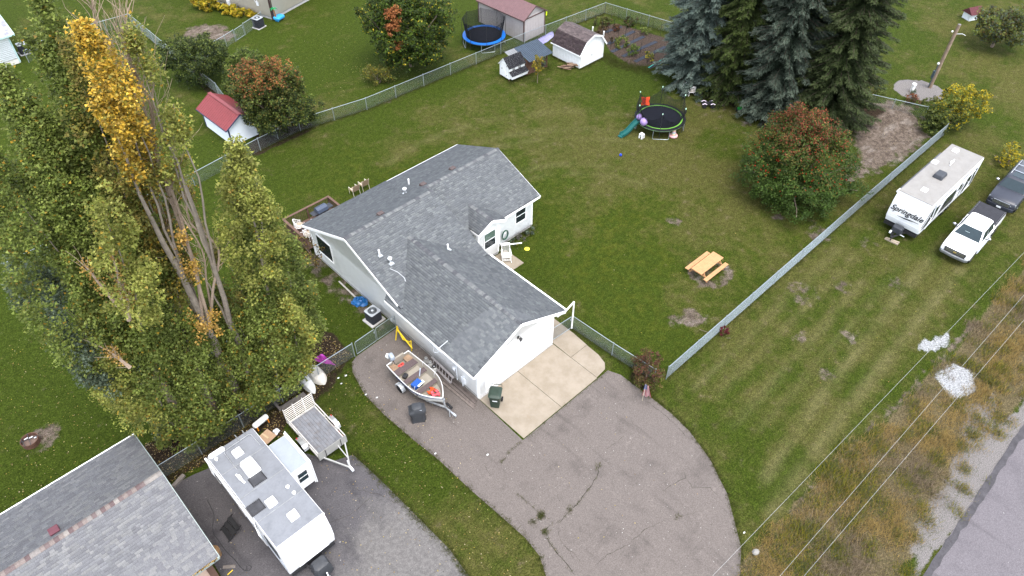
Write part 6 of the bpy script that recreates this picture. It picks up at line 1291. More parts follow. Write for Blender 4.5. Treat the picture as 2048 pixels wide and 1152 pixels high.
# air conditioners
def ac_unit(label, loc, rz, s_=.76, h=.82):
    o = thing('air_conditioner', label, 'air conditioner', loc, rz); MB().prism(rrect(-.55, .55, -.5, .5, .03, 2), 0, .07).build('pad', M('grey concrete', (.33, .32, .31), .9), o)
    MB().prism(rrect(-s_ / 2, s_ / 2, -s_ / 2, s_ / 2, .08, 3), .07, h).build('casing', M('black louvred casing', (.022, .024, .03), .6, var=.2), o)
    for k in range(9): MB().prism(rrect(-s_ / 2 - .012, s_ / 2 + .012, -s_ / 2 - .012, s_ / 2 + .012, .08, 3), .14 + k * .075, .16 + k * .075).build('louvre', M('dark louvre', (.03, .032, .038), .5), o)
    tp = MB().prism(rrect(-s_ / 2 - .02, s_ / 2 + .02, -s_ / 2 - .02, s_ / 2 + .02, .1, 3), h, h + .06).build('top', M('grey top shroud', (.35, .37, .39), .45, .3), o, bevel=.02); MB().lathe([(.30, h + .061), (.30, h + .066)], n=24).build('fan_opening', BLK, tp)
    for k in range(3): MB().tube([((.08 + .09 * k) * math.cos(q), (.08 + .09 * k) * math.sin(q), h + .085) for q in np.linspace(0, 2 * PI, 22)[:-1]], .007, 4, closed=True).build('fan_guard', GALVF, tp)
    MB().blob((0, 0, h + .075), (.1, .1, .03), 12, 5).build('hub', M('grey top shroud', (.35, .37, .39), .45, .3), tp, True); return o
ac_unit('black air conditioner unit on a slab beside the house wall', (-.72, 9.15), R(4))
ac_unit('black air conditioner unit beside the tan house and gate', (14.9, 50.35), R(15), .85, .95); ac_unit('black air conditioner unit beside the white cottage wall', (-4.4, 61.2), R(0), .8, .9)
# blue tarp heap
def cloth(label, pts, name, mat, cat, h=.25, n=18, seed=1, amp=1.0):
    rg = random.Random(seed); P = [Vector((*p, 0)) for p in pts]; c = sum(P, Vector()) / len(P); m = MB(); rings = []
    for k in range(7):
        f = 1 - k / 7.0; ring = []
        for i in range(n):
            t_ = i / n * len(P); a = P[int(t_) % len(P)]; b = P[(int(t_) + 1) % len(P)]; q = a.lerp(b, t_ - int(t_)); q = c + (q - c) * f
            ring.append((q.x + rg.uniform(-.04, .04) * amp, q.y + rg.uniform(-.04, .04) * amp, .02 + h * (1 - f ** 2) * rg.uniform(.5, 1.15)))
        rings.append(ring)
    o = m.loft(rings).build(name, mat, None, False); tag(o, label, cat)
    ring = rings[0]; e = MB().tube([(x, y, z + .01) for x, y, z in ring], .012, 4, closed=True).build('hem', mat, o); return o
cloth('crumpled blue tarp heaped against the house wall', [G(702, 606), G(714, 615), G(735, 612), G(735, 598), G(720, 594), G(708, 598)], 'tarp', M('blue tarp', (.005, .075, .22), .45, var=.25, scale=6), 'tarp', .42, 24, 2, 1.6)
# tall flexible kite / pink umbrella-like toy tent
o = cloth('bright pink collapsed play tent behind the fence', [G(625, 722), G(645, 709), G(671, 731), G(652, 728), G(640, 724)], 'play_tent', M('bright pink nylon', (.40, .06, .34), .6, var=.15), 'tent', .5, 20, 5, .6)
# canoes / boats upside down on the ground behind the fence
def hull_up(label, a, b, w, mat, rz=None):
    o = thing('upturned_boat', label, 'boat', (0, 0, 0)); a, b = np.array(a), np.array(b); d = b - a; L = np.linalg.norm(d); d = d / L; n_ = np.array([-d[1], d[0]]); rings = []
    for i in range(13):
        t_ = i / 12; ww = w * (1 - abs(2 * t_ - 1) ** 3.0) * (1 if t_ > .5 else .95) + .01; c = a + d * L * t_; hh = .36 * (1 - abs(2 * t_ - 1) ** 3)
        rings.append([(*(c + n_ * u * ww), z * hh + .05) for u, z in ((-1, 0), (-.96, .5), (-.75, .9), (-.3, 1.02), (0, 1.06), (.3, 1.02), (.75, .9), (.96, .5), (1, 0))])
    MB().loft(rings).build('hull', mat, o, True); MB().tube([r[0] for r in rings], .02, 5).build('gunwale', mat, o); MB().tube([r[-1] for r in rings], .02, 5).build('gunwale', mat, o); return o
AGE = M('weathered pale fibreglass', (.48, .45, .40), .7, var=.15, dirt=(.2, .17, .13), dirt_amt=.4)
hull_up('upturned beige fibreglass boat behind the fence next to the pink tent', G(617, 733), G(650, 770), .42, AGE); hull_up('upturned whitish narrow boat behind the fence under the poplar', G(595, 742), G(630, 788), .3, M('chalky white hull', (.58, .58, .55), .7, var=.15))
# yellow sawhorse / scaffold by the wall
o = thing('ladder_jack', 'yellow steel ladder jack leaning on the garage wall', 'scaffold', (0, 0, 0)); YS = M('yellow steel paint', (.68, .48, .02), .45, var=.12)
a = Vector((-.55, 6.5, 0)); 
MB().bar((-.5, 6.9, .75), (-.62, 5.35, .45), .07, .06).bar((-.42, 6.9, .55), (-.55, 5.4, .28), .05, .05).build('beam', YS, o)
for p, q in (((-.28, 7.0, 0), (-.5, 6.85, 1.1)), ((-.75, 6.85, 0), (-.5, 6.85, 1.1)), ((-.6, 5.45, .05), (-.55, 5.45, .95)), ((-.45, 6.85, .6), (-.62, 6.2, .5)), ((-.62, 6.2, .5), (-.35, 5.9, .3))): MB().bar(p, q, .055).build('strut', YS, o)
# gas bottles
for k, (px, py) in enumerate(((852, 728), (860, 736), (868, 744))):
    x, y = G(px, py); o = thing('gas_cylinder', ('grey gas cylinder beside the yellow jack', 'grey gas cylinder in the middle of the three by the wall', 'grey gas cylinder with dark collar beside the ladder')[k], 'gas bottle', (x + .05, y), 0, 'gas cylinders by the garage wall'); gm_ = M('grey bottle paint %d' % k, ((.30, .30, .29), (.36, .36, .35), (.45, .45, .43))[k], .5, var=.25, dirt=(.15, .12, .1), dirt_amt=.4)
    MB().lathe([(.11, 0), (.12, .05), (.155, .1), (.16, .3), (.12, .4), (.06, .44), (.04, .46)], n=16).build('bottle', gm_, o, True); MB().lathe([(.11, .43), (.11, .54), (.095, .54), (.095, .43)], n=14).build('collar', BLK if k == 2 else gm_, o); MB().cyl((0, 0, .45), (0, 0, .52), .03, n=8).build('valve', MTR, o)
# ladder on its side against the wall, and stacked boards
o = thing('extension_ladder', 'aluminium extension ladder lying on edge against the garage wall', 'ladder', (0, 0, 0)); LD = M('dull aluminium', (.45, .42, .42), .4, .5, var=.2)
for x, z in ((-.30, .72), (-.42, .22), (-.38, .76), (-.5, .26)): MB().bar((x, 3.75, z), (x - .05, 1.7 if x > -.4 else 1.85, z - .08), .035, .08).build('rail', LD, o)
for k in range(7): MB().bar((-.30 - .01 * k, 3.6 - k * .29, .70 - .012 * k), (-.42 - .01 * k, 3.6 - k * .29, .22 - .012 * k), .04, .03).build('rung', LD, o)
MB().bar((-.37, 3.75, .75), (-.4, 1.9, .68), .02, .03).build('red_tape', M('red tape', (.5, .05, .05), .6), o)
LUM = M('weathered lumber', (.17, .135, .12), .85, var=.3, scale=5)
for k in range(4):
    q = MB().bx(-.07, .07, -1.35, 1.35, 0, .05).build('plank', M('weathered lumber %d' % k, (.075 + .018 * k, .062 + .015 * k, .057 + .013 * k), .85, var=.3, scale=5), None); q.location = (-.2 - .17 * k, 1.25 - .1 * k, .014 + (.05 if k == 1 else 0)); q.rotation_euler = (0, 0, R(1.5 * k - 2)); tag(q, ('dark', 'raised grey', 'pale grey', 'outermost pale')[k] + ' timber plank lying along the garage wall', 'plank', 'planks along the garage wall')
# flag
o = thing('flag', 'small American flag on a stake beside the red bush', 'flag', (6.72, -6.62)); MB().cyl((0, 0, 0), (.03, .02, 1.5), .012, n=6).build('stake', M('pale stake', (.5, .42, .3), .6), o)
RED = M('flag red', (.22, .005, .014), .8); FW = M('flag white', (.30, .29, .29), .8); BLU = M('flag blue', (.012, .035, .17), .8)
fd_ = np.array([-.35, -.78]); fd_ = fd_ / np.linalg.norm(fd_)
def fpt(u, v):      # u down the hanging fly, v across the gathered hoist
    w = (v - .15) * (.22 + .34 * u); f = .05 * math.sin(v * 11 + u * 3); return (.03 + _r[0] * w - _fh[0] * f, .02 + _r[1] * w - _fh[1] * f, 1.5 - u * 1.08 - v * .12)
for k in range(13):
    m = MB(); n = 8; u0 = .42 if k < 7 else 0
    for i in range(n):
        a, b = u0 + (1 - u0) * i / n, u0 + (1 - u0) * (i + 1) / n; m._add([fpt(a, k / 13), fpt(b, k / 13), fpt(b, (k + 1) / 13), fpt(a, (k + 1) / 13)], [(0, 1, 2, 3)])
    m.build('stripe', RED if k % 2 == 0 else FW, o, recalc=False)
m = MB()
for i in range(4):
    for j in range(4): m._add([fpt(.42 * i / 4, 7 / 13 * j / 4), fpt(.42 * (i + 1) / 4, 7 / 13 * j / 4), fpt(.42 * (i + 1) / 4, 7 / 13 * (j + 1) / 4), fpt(.42 * i / 4, 7 / 13 * (j + 1) / 4)], [(0, 1, 2, 3)])
ca = m.build('canton', BLU, o, recalc=False)
for i in range(5):
    for j in range(4): p = fpt(.42 * (i + .5) / 5, 7 / 13 * (j + .5) / 4); MB().box(p[0] - .012, p[1] - .012, p[2], .02, .02, .02).build('star', FW, ca)
# utility pole with meter
o = thing('utility_pole', 'cut off wooden utility pole with meter standing in a gravel ring', 'pole', (52.9, -2.45)); PW = M('weathered pole wood', (.20, .15, .11), .9, var=.25, scale=3)
MB().tube([(0, 0, -.3), (.05, -.03, 3), (.16, -.08, 5.95)], [.17, .155, .14], 10).build('pole', PW, o, True); MB().lathe([(.14, 0), (.13, .04)], (.16, -.08, 5.93), 10).build('pole_top', M('grey end grain', (.16, .15, .15), .9), o)
MB().cyl((-.2, .08, .1), (-.19, .08, 2.5), .04, n=8).bx(-.32, -.12, .02, .22, 1.0, 1.7).build('meter_box', M('dark meter', (.04, .06, .07), .5), o); MB().lathe([(.1, 0), (.1, .1), (.03, .16)], (-.22, .1, 2.35), 10).build('weather_head', M('pale head', (.6, .62, .62), .4), o, True)
MB().bar((.1, -.05, 5.1), (.15, -.6, 5.3), .04).tube([(.15, -.6, 5.3), (.16, -.9, 5.25)], .02, 5).build('bracket', MTR, o); MB().blob((-.02, .18, 5.3), (.12, .08, .08), 8, 6).build('insulator', WPL, o, True)
x, y = G(1823, 183); o = MB().lathe([(.16, 0), (.15, .5), (.15, .62), (.19, .66), (.19, .78), (.05, .85)], n=14).build('well_cap', WPL, None, True); o.location = (x, y, 0); tag(o, 'white capped well pipe in the gravel ring', 'well'); MB().box(0, -.17, .5, .05, .04, .12).build('latch', MTR, o)
# fire pit
o = thing('fire_pit', 'rusty round steel fire pit full of ash on the left lawn', 'fire pit', (*G(64, 886), 0)); RST = M('rusty steel', (.10, .055, .04), .8, var=.35, scale=9)
MB().loft([[(r_ * math.cos(q), r_ * math.sin(q), z) for q in np.linspace(0, 2 * PI, 25)[:-1]] for r_, z in ((.44, .0), (.46, .36), (.43, .36), (.41, .16))], cap=False).build('drum', RST, o, True); MB().lathe([(.42, .14), (.3, .2), (.05, .22)], n=20).build('ash', M('ash and soil', (.12, .085, .07), .95, var=.4, scale=20), o)
MB().bar((-.45, .1, .37), (.45, -.08, .37), .03).bar((.05, .45, .37), (-.05, -.45, .37), .03).bar((-.3, -.35, .37), (-.32, .3, .37), .025).build('grate_bar', BLK, o); MB().box(.1, .15, .26, .2, .06, .03).box(-.1, .25, .26, .22, .05, .03).box(.28, .02, .25, .12, .1, .03).build('burnt_paper', M('white ash paper', (.65, .66, .68), .9), o)
# horizontal tank, cardboard box by caravan, saw horses
x, y = G(521, 843, .5); o = thing('gas_tank', 'white horizontal gas tank on dark legs behind the caravan', 'gas tank', (x, y), R(8)); MB().lathe([(.04, -.5), (.14, -.46), (.17, -.38), (.17, .38), (.14, .46), (.04, .5)], n=16).build('tank', M('white tank paint', (.66, .66, .64), .45, var=.15), o, True).matrix_local = Matrix.Translation((0, 0, .52)) @ Matrix.Rotation(PI / 2, 4, 'Y')
for sx in (-.3, .3): MB().bar((sx, -.18, 0), (sx, -.1, .5), .05).bar((sx, .18, 0), (sx, .1, .5), .05).build('leg', BLK, o); MB().box(sx * 1.2, -.16, .3, .06, .05, .3).build('reflector', M('orange reflector', (.7, .25, .02), .5), o)
x, y = G(533, 878); o = MB().bx(-.38, .38, -.26, .26, 0, .3).build('cardboard_box', M('brown cardboard', (.34, .23, .15), .85, var=.12), None); o.location = (x, y, .012); o.rotation_euler = (0, 0, R(12)); tag(o, 'brown cardboard box on the ground beside the caravan slide-out', 'box'); MB().bx(-.38, .38, -.5, -.27, .29, .3).build('flap', M('brown cardboard', (.34, .23, .15), .85), o); MB().bx(-.05, .05, -.26, .26, .301, .306).build('tape', M('tan tape', (.42, .32, .2), .4), o)
cloth('white crumpled bag beside the cardboard box', [(x + .5, y - .2), (x + .8, y - .1), (x + .8, y + .2), (x + .5, y + .2)], 'bag', M('white plastic bag', (.7, .72, .76), .5, var=.1), 'bag', .2, 14, 3)
# timber edging, boards
def plank(label, a, b, w, h, mat, grp=None, z=0, name='timber'):
    a, b = np.array(a), np.array(b); L = np.linalg.norm(b - a); q = MB().bx(-L / 2, L / 2, -w / 2, w / 2, 0, h).build(name, mat, None, bevel=.008); q.location = (*((a + b) / 2), z); q.rotation_euler = (0, 0, math.atan2(b[1] - a[1], b[0] - a[0])); tag(q, label, 'timber', grp); return q
GT_ = M('grey old timber', (.16, .14, .125), .9, var=.25, scale=6)
plank('grey railway timber beside the neighbour roof edge', (-15.35, 6.75), (-14.6, 7.0), .2, .16, GT_); plank('long dark timber edging running under the poplars', G(515, 768), G(562, 822), .14, .14, GT_); plank('wide weathered board leaning behind the trailer gate', G(563, 818), G(610, 788), .32, .06, GT_, z=.0)
plank('grey board edging lying beside the house wall', G(678, 563), G(714, 598), .1, .05, M('pale board', (.33, .31, .28), .9, var=.15)); plank('short grey plank near the log on the dark pad', G(446, 1135), G(471, 1133), .16, .05, GT_); plank('yellow handled tool lying on the dark pad', G(455, 1150), G(466, 1140), .04, .03, YS, name='tool_handle')
x, y = G(436, 1118); q = MB().lathe([(.3, 0), (.31, .45), (.28, .47), (.02, .48)], n=16).build('wood_stump', M('orange cut log', (.20, .12, .06), .85, var=.3, scale=8), None, True); q.location = (x, y + .25, .01); tag(q, 'sawn log standing by the neighbour house corner', 'log'); MB().tube([(.31 * math.cos(a), .31 * math.sin(a), .3) for a in np.linspace(0, 2 * PI, 13)[:-1]], .012, 4, closed=True).build('bark_ring', GT_, q)
# cable on the pad
m = MB(); P = [G(*q, .02) for q in ((415, 1000), (428, 1030), (425, 1060), (440, 1085), (455, 1105), (470, 1120), (485, 1138), (497, 1141), (503, 1134), (495, 1131), (490, 1142), (478, 1150))]; q = m.tube(spline([(a, b, .025) for a, b in P], 5), .012, 5).build('extension_lead', BLK, None, True); tag(q, 'black power cord snaking over the dark pad', 'cord')
# rolled lilac fabric by the metal shed
o = cloth('lilac grey tarp spread along the fence by the metal shed', [G(1060, 90), G(1083, 74), G(1106, 62), G(1108, 73), G(1094, 84), G(1080, 92), G(1066, 95)], 'ground_tarp', M('lilac tarp', (.20, .19, .34), .5, var=.2, scale=4), 'tarp', .08, 26, 8, .8)
# firewood by the white shed: each piece a log
lx, ly = G(1137, 137)
for k in range(22):
    L = rnd.uniform(.5, 1.1); q = MB().cyl((-L / 2, 0, 0), (L / 2, 0, 0), rnd.uniform(.035, .06), n=6).build('firewood', M('firewood %d' % (k % 3), ((.16, .10, .07), (.24, .17, .12), (.11, .07, .055))[k % 3], .9, var=.25), None); q.location = (lx + rnd.uniform(-.6, .6), ly + rnd.uniform(-.4, .4), .06 + .018 * k); q.rotation_euler = (0, R(rnd.uniform(-6, 6)), R(rnd.uniform(-55, 0) - 20)); tag(q, 'brown split log in the heap beside the white shed', 'firewood', 'firewood heap by the white shed')
# blue sand toy and palm by the tan house
x, y = G(559, 40); o = thing('sand_table', 'blue plastic play table with toy palm tree by the tan house', 'toy', (x, y), R(20)); SB = M('sky blue plastic', (.03, .26, .52), .4, var=.08)
MB().prism(rrect(-.55, .55, -.4, .4, .2, 4), .2, .42).build('tub', SB, o, bevel=.04); 
for sx in (-.35, .35): MB().bx(sx - .06, sx + .06, -.2, .2, 0, .2).build('leg', SB, o)
MB().cyl((-.25, .15, .4), (-.3, .2, 1.25), .07, n=8).build('palm_trunk', M('brown plastic', (.25, .11, .05), .5), o, True); m = MB()
for k in range(6): a = k * PI / 3; m.ext([(-.3, .2, 1.25), (-.3 + .25 * math.cos(a - .25), .2 + .25 * math.sin(a - .25), 1.33), (-.3 + .42 * math.cos(a), .2 + .42 * math.sin(a), 1.2), (-.3 + .25 * math.cos(a + .25), .2 + .25 * math.sin(a + .25), 1.33)], (0, 0, .03))
m.build('palm_leaves', M('bright green plastic', (.005, .24, .07), .45), o)
# yellow frisbee, blue ball, small stones
q = MB().lathe([(.05, .02), (.15, .025), (.18, .0), (.19, .01), (.15, .035), (.05, .035)], n=20).build('flying_disc', M('yellow disc', (.75, .68, .05), .45), None, True); q.location = (*G(1054, 498), .01); tag(q, 'yellow flying disc on the lawn by the porch', 'toy')
q = MB().blob((0, 0, 0), (.11, .11, .11), 14, 10).build('ball', M('blue ball', (.01, .05, .5), .4), None, True); q.location = (*G(1241, 312), .11); tag(q, 'small blue ball on the back lawn', 'ball')
q = MB().blob((0, 0, 0), (.2, .16, .14), 9, 6, .12).build('boulder', M('pale stone', (.2, .19, .175), .9, var=.15), None, True); q.location = (*G(1511, 1106), .08); tag(q, 'pale boulder in the weeds beside the driveway end', 'stone')
# overhead wires along the road
for k, (A_, B_) in enumerate((((1425, 1152), (2048, 505)), ((1560, 1152), (2048, 590)), ((1608, 1152), (2048, 640)))):
    hgt = 8.6; a = np.array(G(*A_, hgt)); b = np.array(G(*B_, hgt)); d = b - a; P = [(*(a + d * t_), hgt) for t_ in (-.9, -.5, 0, .5, 1, 1.6, 2.2)]
    q = MB().tube(P, .005, 5).build('power_line', M('bare aluminium wire', (.36, .36, .35), .5, .3), None, True); tag(q, ('overhead wire above the lawn edge', 'overhead wire above the middle of the weedy verge', 'overhead wire above the verge, nearest the road')[k], 'power line')
# vegetable garden: strips of dark weed fabric, stakes, pipes
FAB = M('black weed fabric', (.030, .034, .045), .7, var=.25)
for k, (qa_, qb_) in enumerate((((215, 500), (480, 410)), ((270, 680), (680, 480)), ((330, 800), (830, 560)), ((500, 870), (1020, 640)), ((690, 950), (1160, 720)), ((900, 1050), (1150, 930)))):
    a = np.array(G(1180 + qa_[0] / 7.68, qa_[1] / 7.68)); b = np.array(G(1180 + qb_[0] / 7.68, qb_[1] / 7.68))
    q = plank('black weed fabric strip, %s from the back of the garden' % ('first', 'second', 'third', 'fourth', 'fifth', 'sixth')[k], a, b, .42, .03, FAB, 'weed fabric strips', name='weed_fabric'); q['category'] = 'fabric'
STK = M('dark steel stake', (.03, .03, .032), .6)
for px, py in ((1189, 55), (1222, 40), (1236, 38), (1203, 62), (1216, 68), (1227, 62), (1236, 78), (1250, 77), (1267, 80), (1271, 58), (1259, 46), (1281, 53), (1295, 62), (1305, 60), (1320, 72), (1231, 103), (1221, 98), (1281, 104), (1307, 120), (1294, 130), (1278, 118)):
    x, y = G(px, py); q = MB().cyl((0, 0, -.1), (.02, 0, 1.25), .016, n=5).build('garden_stake', STK, None); q.location = (x, y, 0); tag(q, 'thin dark stake standing in the vegetable garden', 'stake', 'garden stakes'); MB().box(.02, 0, .9, .05, .02, .03).build('clip', STK, q)
for px, py in ((1185, 64), (1207, 73)):
    x, y = G(px, py); q = MB().lathe([(.07, 0), (.07, .55), (.05, .57)], n=10).build('marker_pipe', WPL, None, True); q.location = (x, y, 0); tag(q, 'white plastic pipe standing at the garden edge behind the shed', 'pipe', 'white garden pipes'); MB().lathe([(.075, .3), (.075, .33)], n=10).build('band', MTR, q)
x0, y0 = G(1297, 137); x1, y1 = G(1330, 118); q = MB().tube([(x0, y0, .1), ((x0 + x1) / 2, (y0 + y1) / 2, .14), (x1, y1, .1)], .03, 6).build('garden_hose', M('turquoise hose', (.05, .45, .36), .45), None); tag(q, 'turquoise hose along the garden edge by the blue spruce', 'hose')

# ================================================================== TREES, SHRUBS, WEEDS
LEAF = MA('leaves', .6, .38, spec=.2, gain=.80); NEED = MA('needles', .7, .15, spec=.2, gain=.62); BARK = M('grey brown bark', (.16, .125, .10), .9, var=.3, scale=4, bumpy=.6, bscale=15); BARKP = M('pale poplar bark', (.19, .16, .13), .9, var=.28, scale=3, bumpy=.5, bscale=12); BARKD = M('dark bark', (.07, .052, .042), .95, var=.3, scale=5)
def leaf_mesh(name, P, size, cols, mat, parent, rg, aspect=.8, up=.35, fold=True):
    """one small four-sided leaf per point, tilted at random"""
    n = len(P); P = np.asarray(P); size = np.asarray(size)
    nrm = rg.normal(size=(n, 3)); nrm[:, 2] = np.abs(nrm[:, 2]) + up * 2; nrm /= np.linalg.norm(nrm, axis=1)[:, None]
    a = rg.normal(size=(n, 3)); a -= (a * nrm).sum(1)[:, None] * nrm; a /= np.linalg.norm(a, axis=1)[:, None]; b = np.cross(nrm, a)
    s1 = (size * .5)[:, None]; s2 = (size * aspect * .5)[:, None]; dr = nrm * (size * .14)[:, None]
    V = np.empty((n, 3, 3)); V[:, 0] = P + a * s1 * 1.35 - dr; V[:, 1] = P + b * s2 * 1.3 - a * s1 * .7; V[:, 2] = P - b * s2 * 1.3 - a * s1 * .7 + dr
    F = np.arange(n * 3).reshape(n, 3)
    return link(name, mesh_np(name, V.reshape(-1, 3), F, mat, np.repeat(cols, 3, 0)), parent)
def clumps_in(centres, radii, per, rg, flat=1.0):
    n = len(centres); u = rg.normal(size=(n, per, 3)); u /= np.linalg.norm(u, axis=2)[:, :, None]; r = rg.random((n, per, 1)) ** .45
    q = u * r * np.asarray(radii)[:, None, None]; q[:, :, 2] *= flat
    return (np.asarray(centres)[:, None, :] + q)
def limb(m, a, b, r0, r1, rg, n=6, wig=.06, sides=6):
    a, b = np.array(a, float), np.array(b, float); L = np.linalg.norm(b - a); P = []; o = np.zeros(3)
    for i in range(n + 1):
        t_ = i / n; o = o + rg.normal(size=3) * L * wig / n * (i > 0); P.append(tuple(a + (b - a) * t_ + o * min(1, 2 * t_)))
    m.tube(P, [r0 + (r1 - r0) * (i / n) for i in range(n + 1)], sides); return P
def pick(pal, n, rg, jit=.22):
    pal = np.array(pal); c = pal[rg.integers(0, len(pal), n)]; return c * (1 + rg.uniform(-jit, jit, (n, 1)))

GRN = [(.110, .142, .026), (.132, .163, .032), (.162, .188, .046), (.086, .113, .022)]
GRNL = [(.180, .195, .036), (.210, .218, .048), (.148, .165, .032), (.240, .240, .060)]
BLUE_G = [(.075, .100, .062), (.092, .120, .080), (.062, .084, .050), (.110, .138, .095)]
OLV = [(.135, .130, .026), (.165, .150, .032), (.110, .112, .024), (.150, .118, .028)]
YEL = [(.50, .31, .03), (.56, .37, .05), (.44, .26, .03), (.48, .35, .07), (.36, .24, .05)]
YELP = YEL + YEL + OLV[:2] + [(.30, .24, .03)]
TANL = [(.42, .25, .06), (.50, .33, .09), (.36, .21, .05), (.30, .19, .05)]
# ---- the row of poplars
POP = [
 # base pixel, label, plumes: (bottom px, top px, radius m, palette, yellow share, leaves weight)
 ((390, 895), 'tall green poplar nearest the neighbour roof, with a bent trunk', [
   ((350, 800), (12, 150), 2.0, GRN, .05, 1.0), ((300, 690), (60, 250), 1.7, GRN, .04, .8), ((200, 700), (-25, 290), 2.0, GRN, .05, .9), ((280, 640), (205, 375), 1.15, GRNL, .07, .6), ((180, 690), (15, 500), 1.5, BLUE_G, .02, .6), ((330, 850), (250, 600), 1.8, GRN, .08, .9), ((300, 870), (170, 620), 1.5, GRNL, .10, .7), ((330, 880), (230, 770), 1.4, BLUE_G, .02, .6), ((390, 905), (330, 780), 1.5, GRN, .06, .8), ((250, 760), (90, 560), 1.5, BLUE_G, .03, .6), ((240, 560), (130, 300), 1.5, GRN, .06, .7)]),
 ((440, 852), 'tallest green poplar of the row, flecked with yellow', [
   ((330, 560), (82, 0), 1.75, GRN, .05, 1.0), ((300, 430), (130, 90), 1.4, OLV, .05, .7), ((250, 420), (55, 80), 1.3, GRN, .04, .7), ((350, 600), (225, 320), 1.1, OLV, .13, .5), ((420, 850), (370, 640), 1.7, GRN, .05, .9), ((290, 330), (190, 180), .9, OLV, .12, .4)]),
 ((486, 815), 'poplar with a bright yellow top plume', [
   ((262, 260), (166, 58), .88, YELP, .95, 1.6), ((300, 350), (205, 150), .9, YELP, .9, 1.6), ((330, 480), (255, 260), .75, TANL, .55, .45), ((360, 560), (290, 330), .95, OLV, .35, .5), ((345, 400), (255, 200), .9, OLV, .2, .4), ((430, 810), (395, 650), 1.9, GRN, .07, 1.0), ((345, 620), (300, 450), .9, OLV, .2, .4)]),
 ((518, 806), 'half dead poplar with long bare limbs and a thin green side', [
   ((318, 190), (257, 42), .52, GRNL, .12, .30), ((350, 300), (285, 110), .7, GRNL, .10, .34), ((372, 390), (322, 158), .75, GRNL, .22, .42), ((392, 480), (345, 280), .55, OLV, .18, .2), ((470, 780), (435, 580), 1.8, GRN, .10, 1.0), ((420, 690), (345, 420), .75, TANL, .4, .16)]),
 ((552, 798), 'poplar with forked pale trunk standing behind the trailer gate', [
   ((520, 560), (472, 296), 1.5, GRNL, .03, 1.0), ((545, 640), (500, 370), 1.45, GRN, .04, 1.0), ((560, 770), (525, 560), 1.7, GRN, .06, 1.0), ((500, 800), (470, 620), 1.6, GRN, .10, .9), ((480, 640), (438, 480), .9, OLV, .05, .4)]),
 ((602, 762), 'lower rounded poplar next to the upturned boats', [
   ((594, 690), (572, 475), 1.4, GRN, .02, 1.0), ((602, 700), (586, 530), 1.35, GRN, .03, 1.0), ((586, 745), (574, 600), 1.25, GRNL, .09, .9), ((566, 770), (552, 600), 1.5, GRN, .12, .9), ((560, 680), (535, 470), 1.4, GRN, .03, .7)])]
